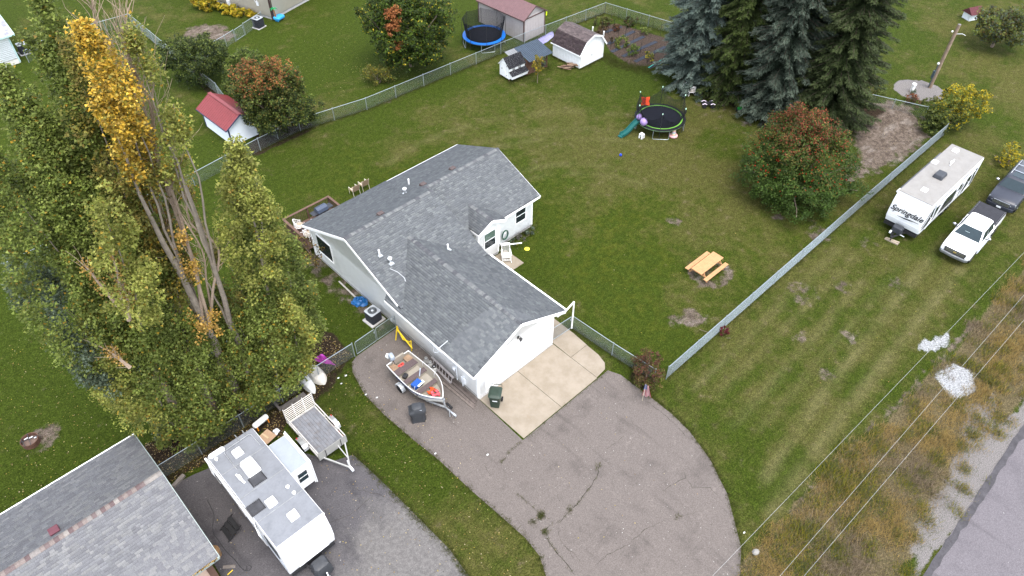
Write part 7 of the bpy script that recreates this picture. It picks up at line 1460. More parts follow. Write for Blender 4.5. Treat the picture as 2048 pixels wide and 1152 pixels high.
for ti, (bp, lab, plumes) in enumerate(POP):
    rg = np.random.default_rng(100 + ti); bx_, by_ = G(*bp); o = thing('poplar_tree', lab, 'tree', (bx_, by_), 0, 'row of poplars'); base = np.array([bx_, by_, 0]); P_, S_, C_ = [], [], []; tr = MB(); depth = rg.uniform(-1, 1, len(plumes))
    tops = []
    for pi, (pb, pt, rad, pal, ye, wt) in enumerate(plumes):
        off = _fh * (depth[pi] * .9 - (1.9 if pal is YELP else 1.2 if pal in (TANL, GRNL) else 0))
        A_ = onstem(*pb, bx_ + off[0], by_ + off[1]) - base; B_ = onstem(*pt, bx_ + off[0], by_ + off[1]) - base; A_[2] = max(A_[2], .6); tops.append((A_, B_))
        L = np.linalg.norm(B_ - A_); rad *= 1.12 if rad > .95 else 1; nc = int(200 * wt * max(.45, L * rad / 9)); t_ = rg.random(nc) ** .9; prof = np.clip(np.sin(PI * np.clip(t_ * .93 + .07, 0, 1)) ** .55, .12, 1) * (1.08 - .62 * t_)
        ang = rg.uniform(0, 2 * PI, nc); rr = rad * prof * (.35 + .65 * rg.random(nc) ** .5)
        # bunch clumps along upswept sub-branches so that gaps and tufts show
        nb = max(5, nc // 9); bt = rg.random(nb); ba = rg.uniform(0, 2 * PI, nb); k = rg.integers(0, nb, nc); t_ = np.clip(bt[k] + rg.normal(0, .06, nc), .0, 1.0); ang = ba[k] + rg.normal(0, .35, nc)
        prof = np.clip(np.sin(PI * np.clip(t_ * .90 + .09, 0, 1)) ** .5, .15, 1) * (1.08 - .60 * t_); rr = rad * prof * (.30 + .70 * rg.random(nc) ** .5)
        C = A_ + (B_ - A_) * t_[:, None] + np.stack([np.cos(ang) * rr, np.sin(ang) * rr, rg.normal(0, .12, nc)], 1)
        per = 46; cl = clumps_in(C, rg.uniform(.22, .50, nc), per, rg, 1.1).reshape(-1, 3)
        tone = np.repeat(rg.uniform(.6, 1.0, nc) ** 1.5 * 1.75, per)[:, None]; col = pick(pal, len(cl), rg) * tone
        yk = rg.random(len(cl)) < ye * (.62 if ye < .3 else 1) * np.repeat(rg.random(nc) * 2, per); 
        if ye < .9: col[yk] = pick(YEL if ye < .3 else YEL + TANL, int(yk.sum()), rg) * .85
        keep = cl[:, 2] > .15; P_.append(cl[keep]); C_.append(col[keep]); S_.append(rg.uniform(.055, .135, len(cl))[keep] * (1 if rad > .8 else .95))
    P_ = np.concatenate(P_); leaf_mesh('crown', P_, np.concatenate(S_), np.concatenate(C_), LEAF, o, rg)
    hi = max(tops, key=lambda q: q[1][2]); top = hi[1]
    spine = limb(tr, (0, 0, -.2), tuple(top * np.array([.9, .9, .86])), .30 if ti < 3 else .22, .02, rg, 12, .05, 9)
    tk = tr.build('trunk', BARKP if ti >= 2 else BARK, o, True)
    for A_, B_ in tops:
        h0 = max(.8, A_[2] * .55); kk = min(range(len(spine)), key=lambda i: abs(spine[i][2] - h0)); m = MB(); limb(m, spine[kk], tuple(A_ + (B_ - A_) * .8), .075, .012, rg, 9, .07, 6); m.build('limb', BARKP, o, True)
    if ti == 3:      # long bare leaders
        DEAD = M('bare pale limbs', (.17, .125, .092), .9, var=.3, scale=3)
        for path, r0 in ((((412, 640), (392, 545), (345, 420), (305, 300), (268, 200), (235, 120), (205, 55), (188, 5)), .17), (((418, 640), (388, 520), (352, 400), (318, 300), (292, 220), (262, 130), (232, 40)), .13), (((425, 640), (430, 580), (418, 500), (388, 440), (370, 380), (338, 290)), .12), (((405, 650), (375, 560), (350, 500), (335, 460)), .13), (((425, 630), (412, 560), (400, 500), (360, 400), (345, 300)), .08), (((300, 290), (282, 220), (248, 150), (222, 90)), .06), (((320, 330), (296, 210), (276, 150), (262, 70), (250, 20)), .06), (((345, 420), (318, 300), (312, 230), (290, 160)), .05)):
            r0 *= .5; m = MB(); pts = [tuple(onstem(*q, bx_ - _fh[0] * 1.2, by_ - _fh[1] * 1.2) - base + rg.normal(0, .12, 3)) for q in path]; sp = spline(pts, 5); m.tube(sp, [r0 * (1 - i / len(sp)) + .015 for i in range(len(sp))], 7); m.build('bare_limb', DEAD, o, True)
            m = MB()
            for j in range(46):
                k = rg.integers(len(sp) // 4, len(sp) - 1); p = np.array(sp[k]); d = np.array(sp[k + 1]) - p; d /= np.linalg.norm(d); e = d + rg.normal(0, .28, 3); L = rg.uniform(.7, 1.9); limb(m, p, p + e * L, .014, .004, rg, 4, .2, 4)
            m.build('bare_twigs', DEAD, o)
    if ti == 0:
        DEAD = M('bare pale limbs', (.27, .205, .155), .9)
        for path in (((247, 625), (205, 575), (170, 530)), ((247, 625), (238, 560), (225, 510)), ((258, 640), (255, 600), (248, 580)), ((260, 735), (235, 715), (215, 700))):
            m = MB(); pts = [tuple(onstem(*q, bx_ - _fh[0] * 1.6, by_ - _fh[1] * 1.6) - base) for q in path]; sp = spline(pts, 4); m.tube(sp, [.09 * (1 - i / len(sp)) + .012 for i in range(len(sp))], 6)
            for j in range(14): k = rg.integers(0, len(sp) - 1); p = np.array(sp[k]); d = np.array(sp[k + 1]) - p; d /= np.linalg.norm(d) + 1e-9; limb(m, p, p + (d + rg.normal(0, .3, 3)) * rg.uniform(.4, 1.0), .014, .005, rg, 3, .1, 4)
            m.build('bare_limb', DEAD, o, True); cl = clumps_in(np.array(sp[-6:]), np.full(6, .35), 30, rg).reshape(-1, 3); leaf_mesh('dry_leaves', cl, rg.uniform(.06, .1, len(cl)), pick(TANL, len(cl), rg), LEAF, o, rg)

# ---- conifers
def conifer(label, loc, h, r0, pal, tip, seed, name='spruce_tree', zmin=.5, lean=(0, 0), droop=.25, dens=1.0, cones=None):
    rg = np.random.default_rng(seed); o = thing(name, label, 'tree', loc); m = MB(); limb(m, (0, 0, -.2), (lean[0], lean[1], h), .28, .03, rg, 8, .01, 9); m.build('trunk', BARK, o, True); P_, C_, D_, bm = [], [], [], MB()
    z = zmin; step = .25; pal = np.array(pal); tip = np.array(tip)
    while z < h - .3:
        f = 1 - (z - zmin) / (h - zmin); R_ = r0 * (f ** .58) * (.92 + .16 * rg.random()) + .12; nb = int(6 + 8 * f)
        for b in range(nb):
            a = rg.uniform(0, 2 * PI); L = R_ * rg.uniform(.68, 1.12); zz = z + rg.uniform(-.2, .2); n = max(3, int(L / .13)); d = np.array([math.cos(a), math.sin(a)])
            t_ = np.linspace(.12, 1, n); x = d[0] * L * t_; y = d[1] * L * t_; zc = zz + L * (.10 * t_ - droop * t_ ** 1.6 + .22 * np.maximum(0, t_ - .72) ** 1.3)
            bm.tube([(0, 0, zz), (x[n // 2], y[n // 2], zc[n // 2]), (x[-1], y[-1], zc[-1])], [.035, .02, .008], 4)
            tone = rg.uniform(.72, 1.25); base_c = pal[rg.integers(0, len(pal))]
            for k in range(n):
                w = .34 * (1 - .55 * t_[k]) * min(1, L) + .10; q = max(4, int(13 * dens * (1 - .25 * t_[k]))); s_ = rg.uniform(-1, 1, q); pr = np.array([-d[1], d[0]])
                px_ = x[k] + pr[0] * s_ * w + rg.normal(0, .03, q) + d[0] * np.abs(s_) * .05; py_ = y[k] + pr[1] * s_ * w + rg.normal(0, .03, q) + d[1] * np.abs(s_) * .05; pz_ = zc[k] - np.abs(s_) * w * .35 + rg.normal(0, .035, q)
                P_.append(np.stack([px_, py_, pz_], 1)); mix = (np.clip(t_[k] * 1.25 - .35, 0, 1) * rg.uniform(.5, 1, q))[:, None]; C_.append((base_c * (1 - mix) + tip * mix) * tone * rg.uniform(.8, 1.2, (q, 1)))
                D_.append(np.stack([d[0] + pr[0] * s_ * .9, d[1] + pr[1] * s_ * .9, np.full(q, -.25)], 1))
        z += step * (.75 + .5 * rg.random())
    bm.build('branches', BARKD, o)
    P_ = np.concatenate(P_); C_ = np.concatenate(C_); D_ = np.concatenate(D_); P_[:, 0] += lean[0] * P_[:, 2] / h; P_[:, 1] += lean[1] * P_[:, 2] / h
    n = len(P_); D_ += rg.normal(0, .25, (n, 3)); D_ /= np.linalg.norm(D_, axis=1)[:, None]; N_ = rg.normal(0, .5, (n, 3)) + np.array([0, 0, 1.0]); S_ = np.cross(D_, N_); S_ /= np.linalg.norm(S_, axis=1)[:, None]
    l = rg.uniform(.16, .27, n)[:, None]; w = rg.uniform(.020, .036, n)[:, None]; V = np.empty((n, 3, 3)); V[:, 0] = P_ - D_ * l * .4 + S_ * w * 1.5; V[:, 1] = P_ - D_ * l * .4 - S_ * w * 1.5; V[:, 2] = P_ + D_ * l * .75
    link('crown', mesh_np('crown', V.reshape(-1, 3), np.arange(n * 3).reshape(n, 3), NEED, np.repeat(C_, 3, 0)), o)
    if cones is not None:
        nn = 260; zc = h * (1 - .45 * rg.random(nn) ** 1.5); f = 1 - (zc - zmin) / (h - zmin); a = rg.uniform(0, 2 * PI, nn); rr = r0 * f ** .85 * rg.uniform(.6, 1.05, nn); cp = np.stack([rr * np.cos(a), rr * np.sin(a), zc - .15], 1); cl = clumps_in(cp, np.full(nn, .16), 9, rg, 1.2).reshape(-1, 3); leaf_mesh('cones', cl, np.full(len(cl), .09), pick(cones, len(cl), rg), NEED, o, rg, .5)
    return o
SB_ = [(.055, .080, .062), (.068, .098, .078), (.044, .064, .050)]; SG = [(.028, .044, .013), (.036, .056, .016), (.023, .036, .012)]; SG2 = [(.026, .042, .022), (.034, .054, .030), (.020, .034, .018)]
conifer('blue grey spruce beside the vegetable garden', (38.75, 13.2), 21.5, 3.7, SB_, (.165, .215, .180), 1, 'blue_spruce', .7, droop=.30, dens=1.15)
conifer('dark green fir between the blue spruce and the cone laden spruce', (39.3, 9.6), 22.5, 3.5, SG, (.070, .098, .018), 2, 'fir_tree', .8, droop=.32)
conifer('tall cone laden spruce behind the red berried tree', (39.1, 5.4), 23.0, 3.55, SG2, (.115, .145, .110), 3, 'spruce_tree', .8, droop=.34, cones=[(.30, .19, .09), (.36, .24, .12)])
conifer('broad dark green fir beside the bare soil patch', (40.6, 1.3), 22.5, 3.75, SG, (.072, .096, .030), 4, 'fir_tree', .5, droop=.30, cones=[(.26, .17, .08), (.20, .14, .05)])
conifer('dark fir at the back of the conifer group', (43.0, 7.3), 21.0, 3.2, SG, (.045, .062, .014), 5, 'fir_tree', .8, droop=.32, dens=.7)

conifer('dark fir behind the blue spruce and the green fir', (42.4, 11.6), 20.5, 3.1, SG, (.045, .062, .014), 6, 'fir_tree', .8, droop=.32, dens=.6)
conifer('dark fir behind the cone laden spruce and the broad fir', (43.2, 3.4), 21.0, 3.1, SG, (.045, .062, .014), 7, 'fir_tree', .8, droop=.32, dens=.6)
# ---- broadleaf crowns
def broadleaf(name, label, loc, lobes, colfn, leaf=.12, per=44, dens=26, seed=1, trunk_r=.16, th=1.2, cat='tree', group=None, clump=.36, stems=1, bark=BARK, up=.35, aspect=.75, shell=.5, rough=0):
    """lobes: (dx,dy,z,rx,ry,rz)"""
    rg = np.random.default_rng(seed); o = thing(name, label, cat, loc, 0, group); P_, C_, S_ = [], [], []; lo = np.array(lobes, float)
    if rough:      # small side lobes so that the outline is lumpy
        big = lo[np.argsort(-lo[:, 3])[:4]]; ex = []
        for _ in range(rough):
            L = big[rg.integers(0, len(big))]; u = rg.normal(size=3); u /= np.linalg.norm(u); u[2] = abs(u[2]) * 1.1 - .35; q = L[:3] + u * L[3:] * 1.02; r_ = L[3] * rg.uniform(.2, .34)
            if q[2] > .4: ex.append([*q, r_, r_, r_ * .85])
        lo = np.concatenate([lo, np.array(ex)])
    zmax = (lo[:, 2] + lo[:, 5]).max(); rmax = max(np.abs(lo[:, 0]).max() + lo[:, 3].max(), .3)
    for L in lo:
        area = (L[3] * L[4] + L[3] * L[5] + L[4] * L[5]) / 3 * 4 * PI; nc = max(4, int(area * dens / 8)); u = rg.normal(size=(nc, 3)); u /= np.linalg.norm(u, axis=1)[:, None]; r = (shell + (1 - shell) * rg.random(nc) ** .6)[:, None] * (1 + .14 * np.sin(u[:, :1] * 6 + L[0]) * np.cos(u[:, 1:2] * 5))
        C = L[:3] + u * r * L[3:]; C = C[C[:, 2] > .12]; nc = len(C); cl = clumps_in(C, rg.uniform(.6, 1.15, nc) * clump, per, rg, .85); tone = rg.uniform(.66, 1.3, (nc, 1, 1))
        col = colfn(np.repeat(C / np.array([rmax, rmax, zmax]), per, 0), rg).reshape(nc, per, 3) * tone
        P_.append(cl.reshape(-1, 3)); C_.append(col.reshape(-1, 3))
    P_ = np.concatenate(P_); C_ = np.concatenate(C_); k = P_[:, 2] > .03; P_ = P_[k]; C_ = C_[k]
    leaf_mesh('crown', P_, rg.uniform(.75, 1.3, len(P_)) * leaf, C_, LEAF, o, rg, aspect, up)
    m = MB()
    for s_ in range(stems):
        d = rg.normal(0, .12, 2) * (stems > 1); limb(m, (d[0], d[1], -.1), (d[0] * 4, d[1] * 4, th), trunk_r / math.sqrt(stems), trunk_r * .7 / math.sqrt(stems), rg, 4, .05, 8)
    m.build('trunk', bark, o, True)
    for L in lo: m = MB(); limb(m, (0, 0, th * .7), tuple(L[:3]), trunk_r * .4, .02, rg, 5, .08, 5); m.build('limb', bark, o, True)
    return o
def mix_pal(*items):
    """items: (palette, weight function of normalised position)"""
    def f(Pn, rg):
        w = np.stack([np.clip(wf(Pn), 0, None) * np.ones(len(Pn)) for _, wf in items], 1) + 1e-6; w /= w.sum(1)[:, None]; c = w.cumsum(1); k = (rg.random((len(Pn), 1)) > c).sum(1); k = np.minimum(k, len(items) - 1); out = np.zeros((len(Pn), 3))
        for i, (pal, _) in enumerate(items):
            s_ = k == i; out[s_] = pick(pal, int(s_.sum()), rg)
        return out
    return f
DKG = [(.026, .044, .010), (.034, .056, .012), (.044, .066, .016), (.022, .036, .010)]; ORG = [(.28, .095, .03), (.34, .13, .045), (.22, .075, .028), (.38, .17, .06)]; BRNL = [(.085, .055, .022), (.11, .065, .026), (.065, .048, .018)]; REDL = [(.20, .048, .026), (.25, .070, .034), (.16, .045, .02), (.24, .10, .04)]; YGR = [(.28, .25, .018), (.35, .28, .02), (.20, .20, .02), (.40, .30, .025)]; BRT = [(.075, .12, .012), (.09, .14, .016), (.055, .095, .012)]
one = lambda P: 1.0
# rowan with red berries
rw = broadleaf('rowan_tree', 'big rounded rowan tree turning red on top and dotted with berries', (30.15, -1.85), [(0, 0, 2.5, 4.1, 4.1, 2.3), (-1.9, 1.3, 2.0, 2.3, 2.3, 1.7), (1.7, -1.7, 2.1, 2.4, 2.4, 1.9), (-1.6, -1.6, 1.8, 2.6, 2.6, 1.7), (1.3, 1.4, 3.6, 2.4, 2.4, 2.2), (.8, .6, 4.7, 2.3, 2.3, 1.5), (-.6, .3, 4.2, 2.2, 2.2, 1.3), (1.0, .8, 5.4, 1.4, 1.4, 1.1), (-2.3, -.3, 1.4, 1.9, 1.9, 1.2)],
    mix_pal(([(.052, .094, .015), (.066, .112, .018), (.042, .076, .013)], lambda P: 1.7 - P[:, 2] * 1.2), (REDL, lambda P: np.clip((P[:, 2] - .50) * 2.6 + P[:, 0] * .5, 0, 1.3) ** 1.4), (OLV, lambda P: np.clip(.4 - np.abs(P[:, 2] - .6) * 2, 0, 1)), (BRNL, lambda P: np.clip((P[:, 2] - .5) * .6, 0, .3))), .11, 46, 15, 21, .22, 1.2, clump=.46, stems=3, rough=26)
rg = np.random.default_rng(5); u = rg.normal(size=(260, 3)); u /= np.linalg.norm(u, axis=1)[:, None]; u[:, 2] = np.abs(u[:, 2]) * 1.0; bc = np.array([0, 0, 2.4]) + u * np.array([3.9, 3.9, 2.5]) * rg.uniform(.86, 1.04, (260, 1)); bc[:, 2] -= .4 * (rg.random(260) < .4); bl = clumps_in(bc, np.full(260, .055), 9, rg).reshape(-1, 3); leaf_mesh('berries', bl, np.full(len(bl), .04), pick([(.42, .022, .012), (.5, .035, .015)], len(bl), rg), LEAF, rw, rg, 1, 0)
# maple and dark shrubs behind the back fence
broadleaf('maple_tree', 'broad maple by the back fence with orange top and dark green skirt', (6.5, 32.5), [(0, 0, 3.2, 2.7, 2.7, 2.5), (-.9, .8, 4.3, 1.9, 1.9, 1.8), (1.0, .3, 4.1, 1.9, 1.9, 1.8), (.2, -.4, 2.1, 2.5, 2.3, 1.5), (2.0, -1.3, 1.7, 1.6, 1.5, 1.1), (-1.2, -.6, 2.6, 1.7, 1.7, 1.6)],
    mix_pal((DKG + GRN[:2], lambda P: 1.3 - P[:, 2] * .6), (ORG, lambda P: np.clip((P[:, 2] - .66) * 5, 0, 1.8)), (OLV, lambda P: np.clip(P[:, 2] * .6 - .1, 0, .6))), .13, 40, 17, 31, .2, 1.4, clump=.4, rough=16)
broadleaf('round_shrub', 'dense dark green rounded shrub against the side fence', (5.4, 44.0), [(0, 0, 2.3, 2.7, 2.7, 2.0), (-1.1, 1.0, 2.9, 1.8, 1.8, 1.4), (1.2, .3, 2.4, 1.9, 1.9, 1.6)], mix_pal((DKG, one), (GRN, lambda P: P[:, 2] * .7)), .13, 40, 19, 32, .2, .8, 'shrub', clump=.4, stems=3)
broadleaf('round_shrub', 'smaller green shrub between the dark shrub and the maple', (7.6, 39.4), [(0, 0, 1.9, 1.9, 1.9, 1.6), (.9, 1.2, 2.2, 1.5, 1.5, 1.3), (-1.3, -1.0, 1.3, 1.4, 1.4, 1.1), (1.6, 2.0, 1.8, 1.3, 1.3, 1.2)], mix_pal((GRN, one), (DKG, lambda P: 1.2 - P[:, 2]), (BRT, lambda P: P[:, 2] * .5)), .13, 40, 19, 33, .16, .8, 'shrub', clump=.38, stems=3)
# big tree top centre
broadleaf('ash_tree', 'large green tree with a rust orange branch and yellow edges', (21.2, 33.2), [(0, 0, 3.5, 3.5, 3.5, 2.9), (-1.6, 1.4, 4.9, 2.4, 2.4, 2.1), (1.5, -1.2, 4.6, 2.5, 2.5, 2.0), (.6, 1.7, 6.2, 2.3, 2.3, 1.9), (-1.8, -1.0, 2.9, 2.0, 2.0, 1.8), (2.1, 1.0, 3.1, 2.3, 2.3, 2.0), (0.2, -2.0, 2.4, 1.9, 1.9, 1.4)],
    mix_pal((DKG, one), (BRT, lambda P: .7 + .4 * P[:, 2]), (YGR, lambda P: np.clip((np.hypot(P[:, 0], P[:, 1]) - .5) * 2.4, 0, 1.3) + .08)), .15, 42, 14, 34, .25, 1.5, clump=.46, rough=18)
ob = broadleaf('orange_branch', 'rust orange branch', (19.4, 32.6), [(0, 0, 5.6, .7, .7, .9), (-.5, -.4, 4.7, .6, .6, .6), (-.6, -.7, 3.3, .8, .7, .4)], mix_pal((ORG, one),), .14, 40, 22, 35, .05, 4.0, clump=.36)
par = [q for q in bpy.data.objects if q.name.startswith('ash_tree')][0]
for k_ in ('label', 'category'): del ob[k_]
for ch in list(ob.children):
    if ch.name.startswith('crown'): ch.name = 'orange_crown'; ch.parent = par; ch.location = (19.4 - 21.2, 32.6 - 33.2, 0)
    else: bpy.data.objects.remove(ch, do_unlink=True)
bpy.data.objects.remove(ob, do_unlink=True)
broadleaf('yellow_green_bush', 'yellow green bush at the foot of the large green tree', (17.1, 32.9), [(0, 0, .9, 1.15, 1.15, .95), (.7, -.4, .8, .9, .9, .8), (-.5, .3, 1.2, .7, .7, .7)], mix_pal((GRN, one), (YGR, lambda P: P[:, 2] * .6), (OLV, one)), .11, 36, 19, 36, .08, .4, 'bush', clump=.3, stems=4)
# small apple tree, upper right
broadleaf('apple_tree', 'small spreading tree with rusty twigs beside the pump house', (64.9, -3.2), [(0, 0, 2.3, 2.5, 2.5, 1.5), (1.2, -.9, 2.8, 1.5, 1.5, 1.1), (-1.1, .5, 2.0, 1.5, 1.5, 1.0), (-.4, -1.4, 1.9, 1.4, 1.4, .9)], mix_pal((GRN, one), (OLV, lambda P: .5), (BRNL, lambda P: .2 + .2 * P[:, 2]), (BLUE_G, one)), .16, 34, 17, 37, .16, 1.0, clump=.42)
# forsythia-like yellow bushes by the soil patch
FY = [(.34, .27, .012), (.42, .33, .015), (.27, .23, .012), (.48, .36, .018)]
broadleaf('yellow_bush', 'golden yellow bush at the end of the fence by the travel trailer', (47.7, -6.1), [(0, 0, 1.5, 2.0, 1.8, 1.6), (1.0, -1.0, 2.1, 1.4, 1.4, 1.4), (-1.0, .5, 1.0, 1.3, 1.2, .9), (1.3, .3, 1.9, 1.3, 1.3, 1.3), (-1.9, .2, .9, 1.1, 1.1, .9)], mix_pal((FY, lambda P: np.clip(.25 + P[:, 0] * .9 - P[:, 1] * .6 + P[:, 2] * .5, 0, 2)), (GRN, lambda P: np.clip(.8 - P[:, 0] * .8, .1, 2)), (DKG, lambda P: np.clip(.9 - P[:, 2] * 1.2, 0, 1))), .13, 34, 18, 38, .1, .5, 'bush', clump=.34, stems=5)
broadleaf('olive_bush', 'olive green bush at the edge of the fir and the bare soil', (46.8, 1.4), [(0, 0, .9, 1.4, 1.3, .9), (1.1, -.3, .7, .9, .9, .6), (-.6, .6, 1.1, .8, .8, .7)], mix_pal((OLV, one), (GRN, one), (YGR, lambda P: P[:, 2] * .4)), .12, 34, 18, 39, .08, .4, 'bush', clump=.3, stems=4)
broadleaf('yellow_bush', 'yellow green bush beside the dark SUV', (45.6, -12.0), [(0, 0, .8, .9, .9, .8), (.6, .2, 1.0, .7, .7, .7)], mix_pal((FY, one), (YGR, one), (GRN, one)), .12, 34, 18, 40, .08, .4, 'bush', clump=.28, stems=4)
for k, (x, y, s_, pal, lab) in enumerate(((48.4, .2, .55, GRN, 'low green mound plant beside the olive bush'), (49.6, -2.2, .5, REDL + BRNL, 'low rusty red plant in front of the gravel ring'), (50.6, -1.6, .4, BLUE_G, 'small grey green tuft inside the gravel ring'), (48.6, -2.8, .55, BRNL, 'brown leafy plant behind the soil mound'), (49.9, -3.6, .5, GRN, 'green plant between the gravel ring and yellow bush'))):
    broadleaf('low_plant', lab, (x, y), [(0, 0, s_ * .5, s_ * 1.3, s_ * 1.1, s_ * .6)], mix_pal((pal, one),), .1, 30, 26, 60 + k, .03, .15, 'plant', clump=.22, stems=3)
# red bush at driveway, small red shrub at the fence
BUR = [(.11, .028, .026), (.14, .040, .032), (.085, .03, .024), (.10, .055, .03)]
broadleaf('barberry_bush', 'reddish brown twiggy bush at the fence corner by the flag', (8.15, -5.75), [(0, 0, .85, 1.05, 1.05, .85), (.5, .3, 1.0, .75, .75, .7), (-.4, -.3, .7, .85, .85, .6)], mix_pal((BUR, lambda P: np.clip(P[:, 2] * 1.6 - .25, 0, 1)), (OLV, lambda P: np.clip(1.0 - P[:, 2], 0, 1)), (GRN, lambda P: np.clip(.75 - P[:, 2], 0, 1)), (BRNL, one)), .075, 40, 34, 41, .1, .4, 'bush', clump=.22, stems=6)
broadleaf('red_shrub', 'small dark red shrub growing against the long bright fence', (14.25, -6.95), [(0, 0, .38, .3, .3, .36), (.05, .02, .62, .2, .2, .28)], mix_pal(([(.11, .012, .018), (.14, .02, .025), (.08, .012, .016)], one),), .06, 40, 60, 42, .03, .2, 'shrub', clump=.12, stems=3)
# young yellow tree by the coop
broadleaf('sapling', 'young golden yellow tree in front of the chicken run', (27.6, 22.75), [(0, 0, 1.9, .5, .5, .75), (.05, .05, 2.4, .32, .32, .5), (-.1, .1, 1.4, .42, .42, .4)], mix_pal((YEL, lambda P: .4), (YGR, one), (OLV, one)), .10, 30, 40, 43, .03, 1.3, clump=.17)
# plants along the front wall of the house
for k, (x, y, s_, pal, lab) in enumerate(((12.2, 8.15, .55, BLUE_G, 'grey green lavender clump under the bedroom window'), (11.5, 8.25, .45, [(.10, .10, .085), (.13, .12, .11)], 'dry lavender clump beside the hose'), (12.75, 8.2, .45, GRN, 'green clump at the house corner'), (11.0, 7.9, .35, GRN + YGR, 'small flowering plant with yellow dots beside the porch'), (10.7, 8.3, .4, BLUE_G, 'grey leafy clump behind the hose'))):
    broadleaf('border_plant', lab, (x, y), [(0, 0, s_ * .5, s_, s_ * .6, s_ * .55)], mix_pal((pal, one),), .07, 34, 50, 70 + k, .02, .1, 'plant', clump=.16, stems=3)
# hostas by the tan house
for k in range(7):
    p = np.array((14.05, 55.9)) * (1 - k / 6) + np.array((16.1, 51.3)) * (k / 6) if k < 5 else np.array((13.2 - .3 * (k - 5), 57.5 + 1.2 * (k - 5)))
    broadleaf('hosta_plant', ('yellow hosta at the far end of the tan house border', 'golden hosta second from the far end of the border', 'golden hosta in the middle of the tan house border', 'pale yellow hosta beside the middle of the border', 'yellow hosta next to the air conditioner', 'green and yellow shrub at the tan house corner', 'yellow leaved shrub beyond the tan house corner')[k], tuple(p), [(0, 0, .35, .75, .75, .4)] if k < 5 else [(0, 0, .7, 1.0, 1.0, .8)], mix_pal((FY + YEL[:2], one), (YGR, one)), .22, 22, 22, 80 + k, .02, .1, 'plant', clump=.24, stems=3)
# vegetable garden growth
for k, (px, py, s_, pal, lab) in enumerate(((1243, 92, .8, BRT + GRNL, 'leafy bright green bean plant behind the white shed'), (1265, 108, .75, BRT + GRN, 'rounded green vegetable plant beside the bean plant'), (1298, 118, .65, GRN + YGR, 'yellowing vegetable plant near the garden front edge'), (1320, 137, .45, BRT + YGR, 'low yellow green plant by the turquoise hose'), (1205, 52, .9, GRN + BRNL, 'tangled green weeds by the back fence corner'), (1260, 50, .8, DKG + BRNL, 'dark tangled vines along the garden back edge'), (1200, 68, .7, BRNL, 'withered brown plants behind the white shed roof'), (1225, 60, .7, BRNL + REDL[:1], 'withered reddish plants at the garden back'), (1228, 85, .5, BRNL, 'withered brown stalks beside the white shed'), (1290, 68, .6, GRN, 'green weeds against the garden fence'))):
    x, y = G(px, py); broadleaf('vegetable_plant', lab, (x, y), [(0, 0, s_ * .5, s_ * 1.1, s_, s_ * .55)], mix_pal((pal, one),), .12, 28, 26, 100 + k, .02, .2, 'plant', clump=.22, stems=3)
# twigs sticking out by the west window
broadleaf('serviceberry', 'thin olive tree with drooping tips against the gable window', (-.95, 15.3), [(0, 0, 2.0, .8, .9, .6), (-.2, .8, 2.4, .6, .8, .5), (-.3, -.5, 1.7, .5, .6, .4)], mix_pal((OLV, one), (BRNL, one), (TANL, lambda P: .2)), .10, 20, 16, 50, .05, 1.2, clump=.34)

# ---- tall grasses and weeds on the verge, tufts at edges, fallen leaves
def blades(name, P, h, cols, rg, mat, w=.02, lean=.5):
    n = len(P); a = rg.uniform(0, 2 * PI, n); d = np.stack([np.cos(a), np.sin(a), np.zeros(n)], 1); pr = np.stack([-np.sin(a), np.cos(a), np.zeros(n)], 1); h = h[:, None]; ln = rg.uniform(.1, lean, (n, 1))
    V = np.empty((n, 3, 3)); V[:, 0] = P - pr * w; V[:, 1] = P + pr * w; V[:, 2] = P + d * ln * h + np.array([0, 0, 1]) * h * rg.uniform(.75, 1, (n, 1))
    F = np.arange(n * 3).reshape(n, 3); return link(name, mesh_np(name, V.reshape(-1, 3), F, mat, np.repeat(cols, 3, 0)))
GRS = MA('dry grass blades', .8, .3, spec=.1, gain=.66); GRSV = MA('verge blades', .85, .2, spec=.05, gain=.74); rg = np.random.default_rng(77)
nc = 15500; cx_ = rg.uniform(-3, 62, nc); cy_ = rg.uniform(-22.3, -15.6, nc); CP = np.stack([cx_, cy_], 1); dd = sdf(CP, WEEDS); nz1 = vnoise(CP, .8, 91); nz2 = vnoise(CP, .3, 92); nz3 = vnoise(CP, 1.6, 93)
chk = sdf(CP, [(19.7, -19.0), (20.6, -17.4), (22.5, -17.7), (22.9, -19.0), (21.2, -19.7)])
edge_k = np.where(CP[:, 1] < -20.3, nz3 > .35 + .16 * (-20.3 - CP[:, 1]), True)
keep = (dd < (nz1 - .5) * 1.6 + np.where(CP[:, 1] < -21, .9, 0)) & edge_k & ((chk > 0) | (rg.random(nc) < .06)) & (nz3 + nz1 > .45) & ~((CP[:, 0] > 22.2) & (CP[:, 0] < 26) & (CP[:, 1] > -17.4))
CP = CP[keep]; nz1, nz2, nz3 = nz1[keep], nz2[keep], nz3[keep]; per = 20; n = len(CP)
PP = np.repeat(CP, per, 0) + rg.normal(0, .19, (n * per, 2)); hh = np.repeat(.08 + .30 * nz1 * (.5 + nz3), per) * rg.uniform(.5, 1.3, n * per)
STRAW = [(.27, .215, .12), (.33, .265, .155), (.22, .17, .095), (.25, .18, .085)]; BRW = [(.21, .165, .11), (.26, .20, .135), (.18, .14, .098)]; GLD = [(.31, .212, .075), (.35, .242, .088), (.27, .202, .078)]; GW = [(.105, .125, .042), (.13, .15, .05)]
sel = np.repeat(nz2 + rg.normal(0, .10, n), per); col = pick(BRW, n * per, rg); k = sel > .42; col[k] = pick(STRAW, int(k.sum()), rg); k = sel > .60; col[k] = pick(GLD, int(k.sum()), rg); k = np.repeat((nz3 > .58) & (rg.random(n) < .8), per); col[k] = pick(GW + YGR[:1], int(k.sum()), rg) * .8
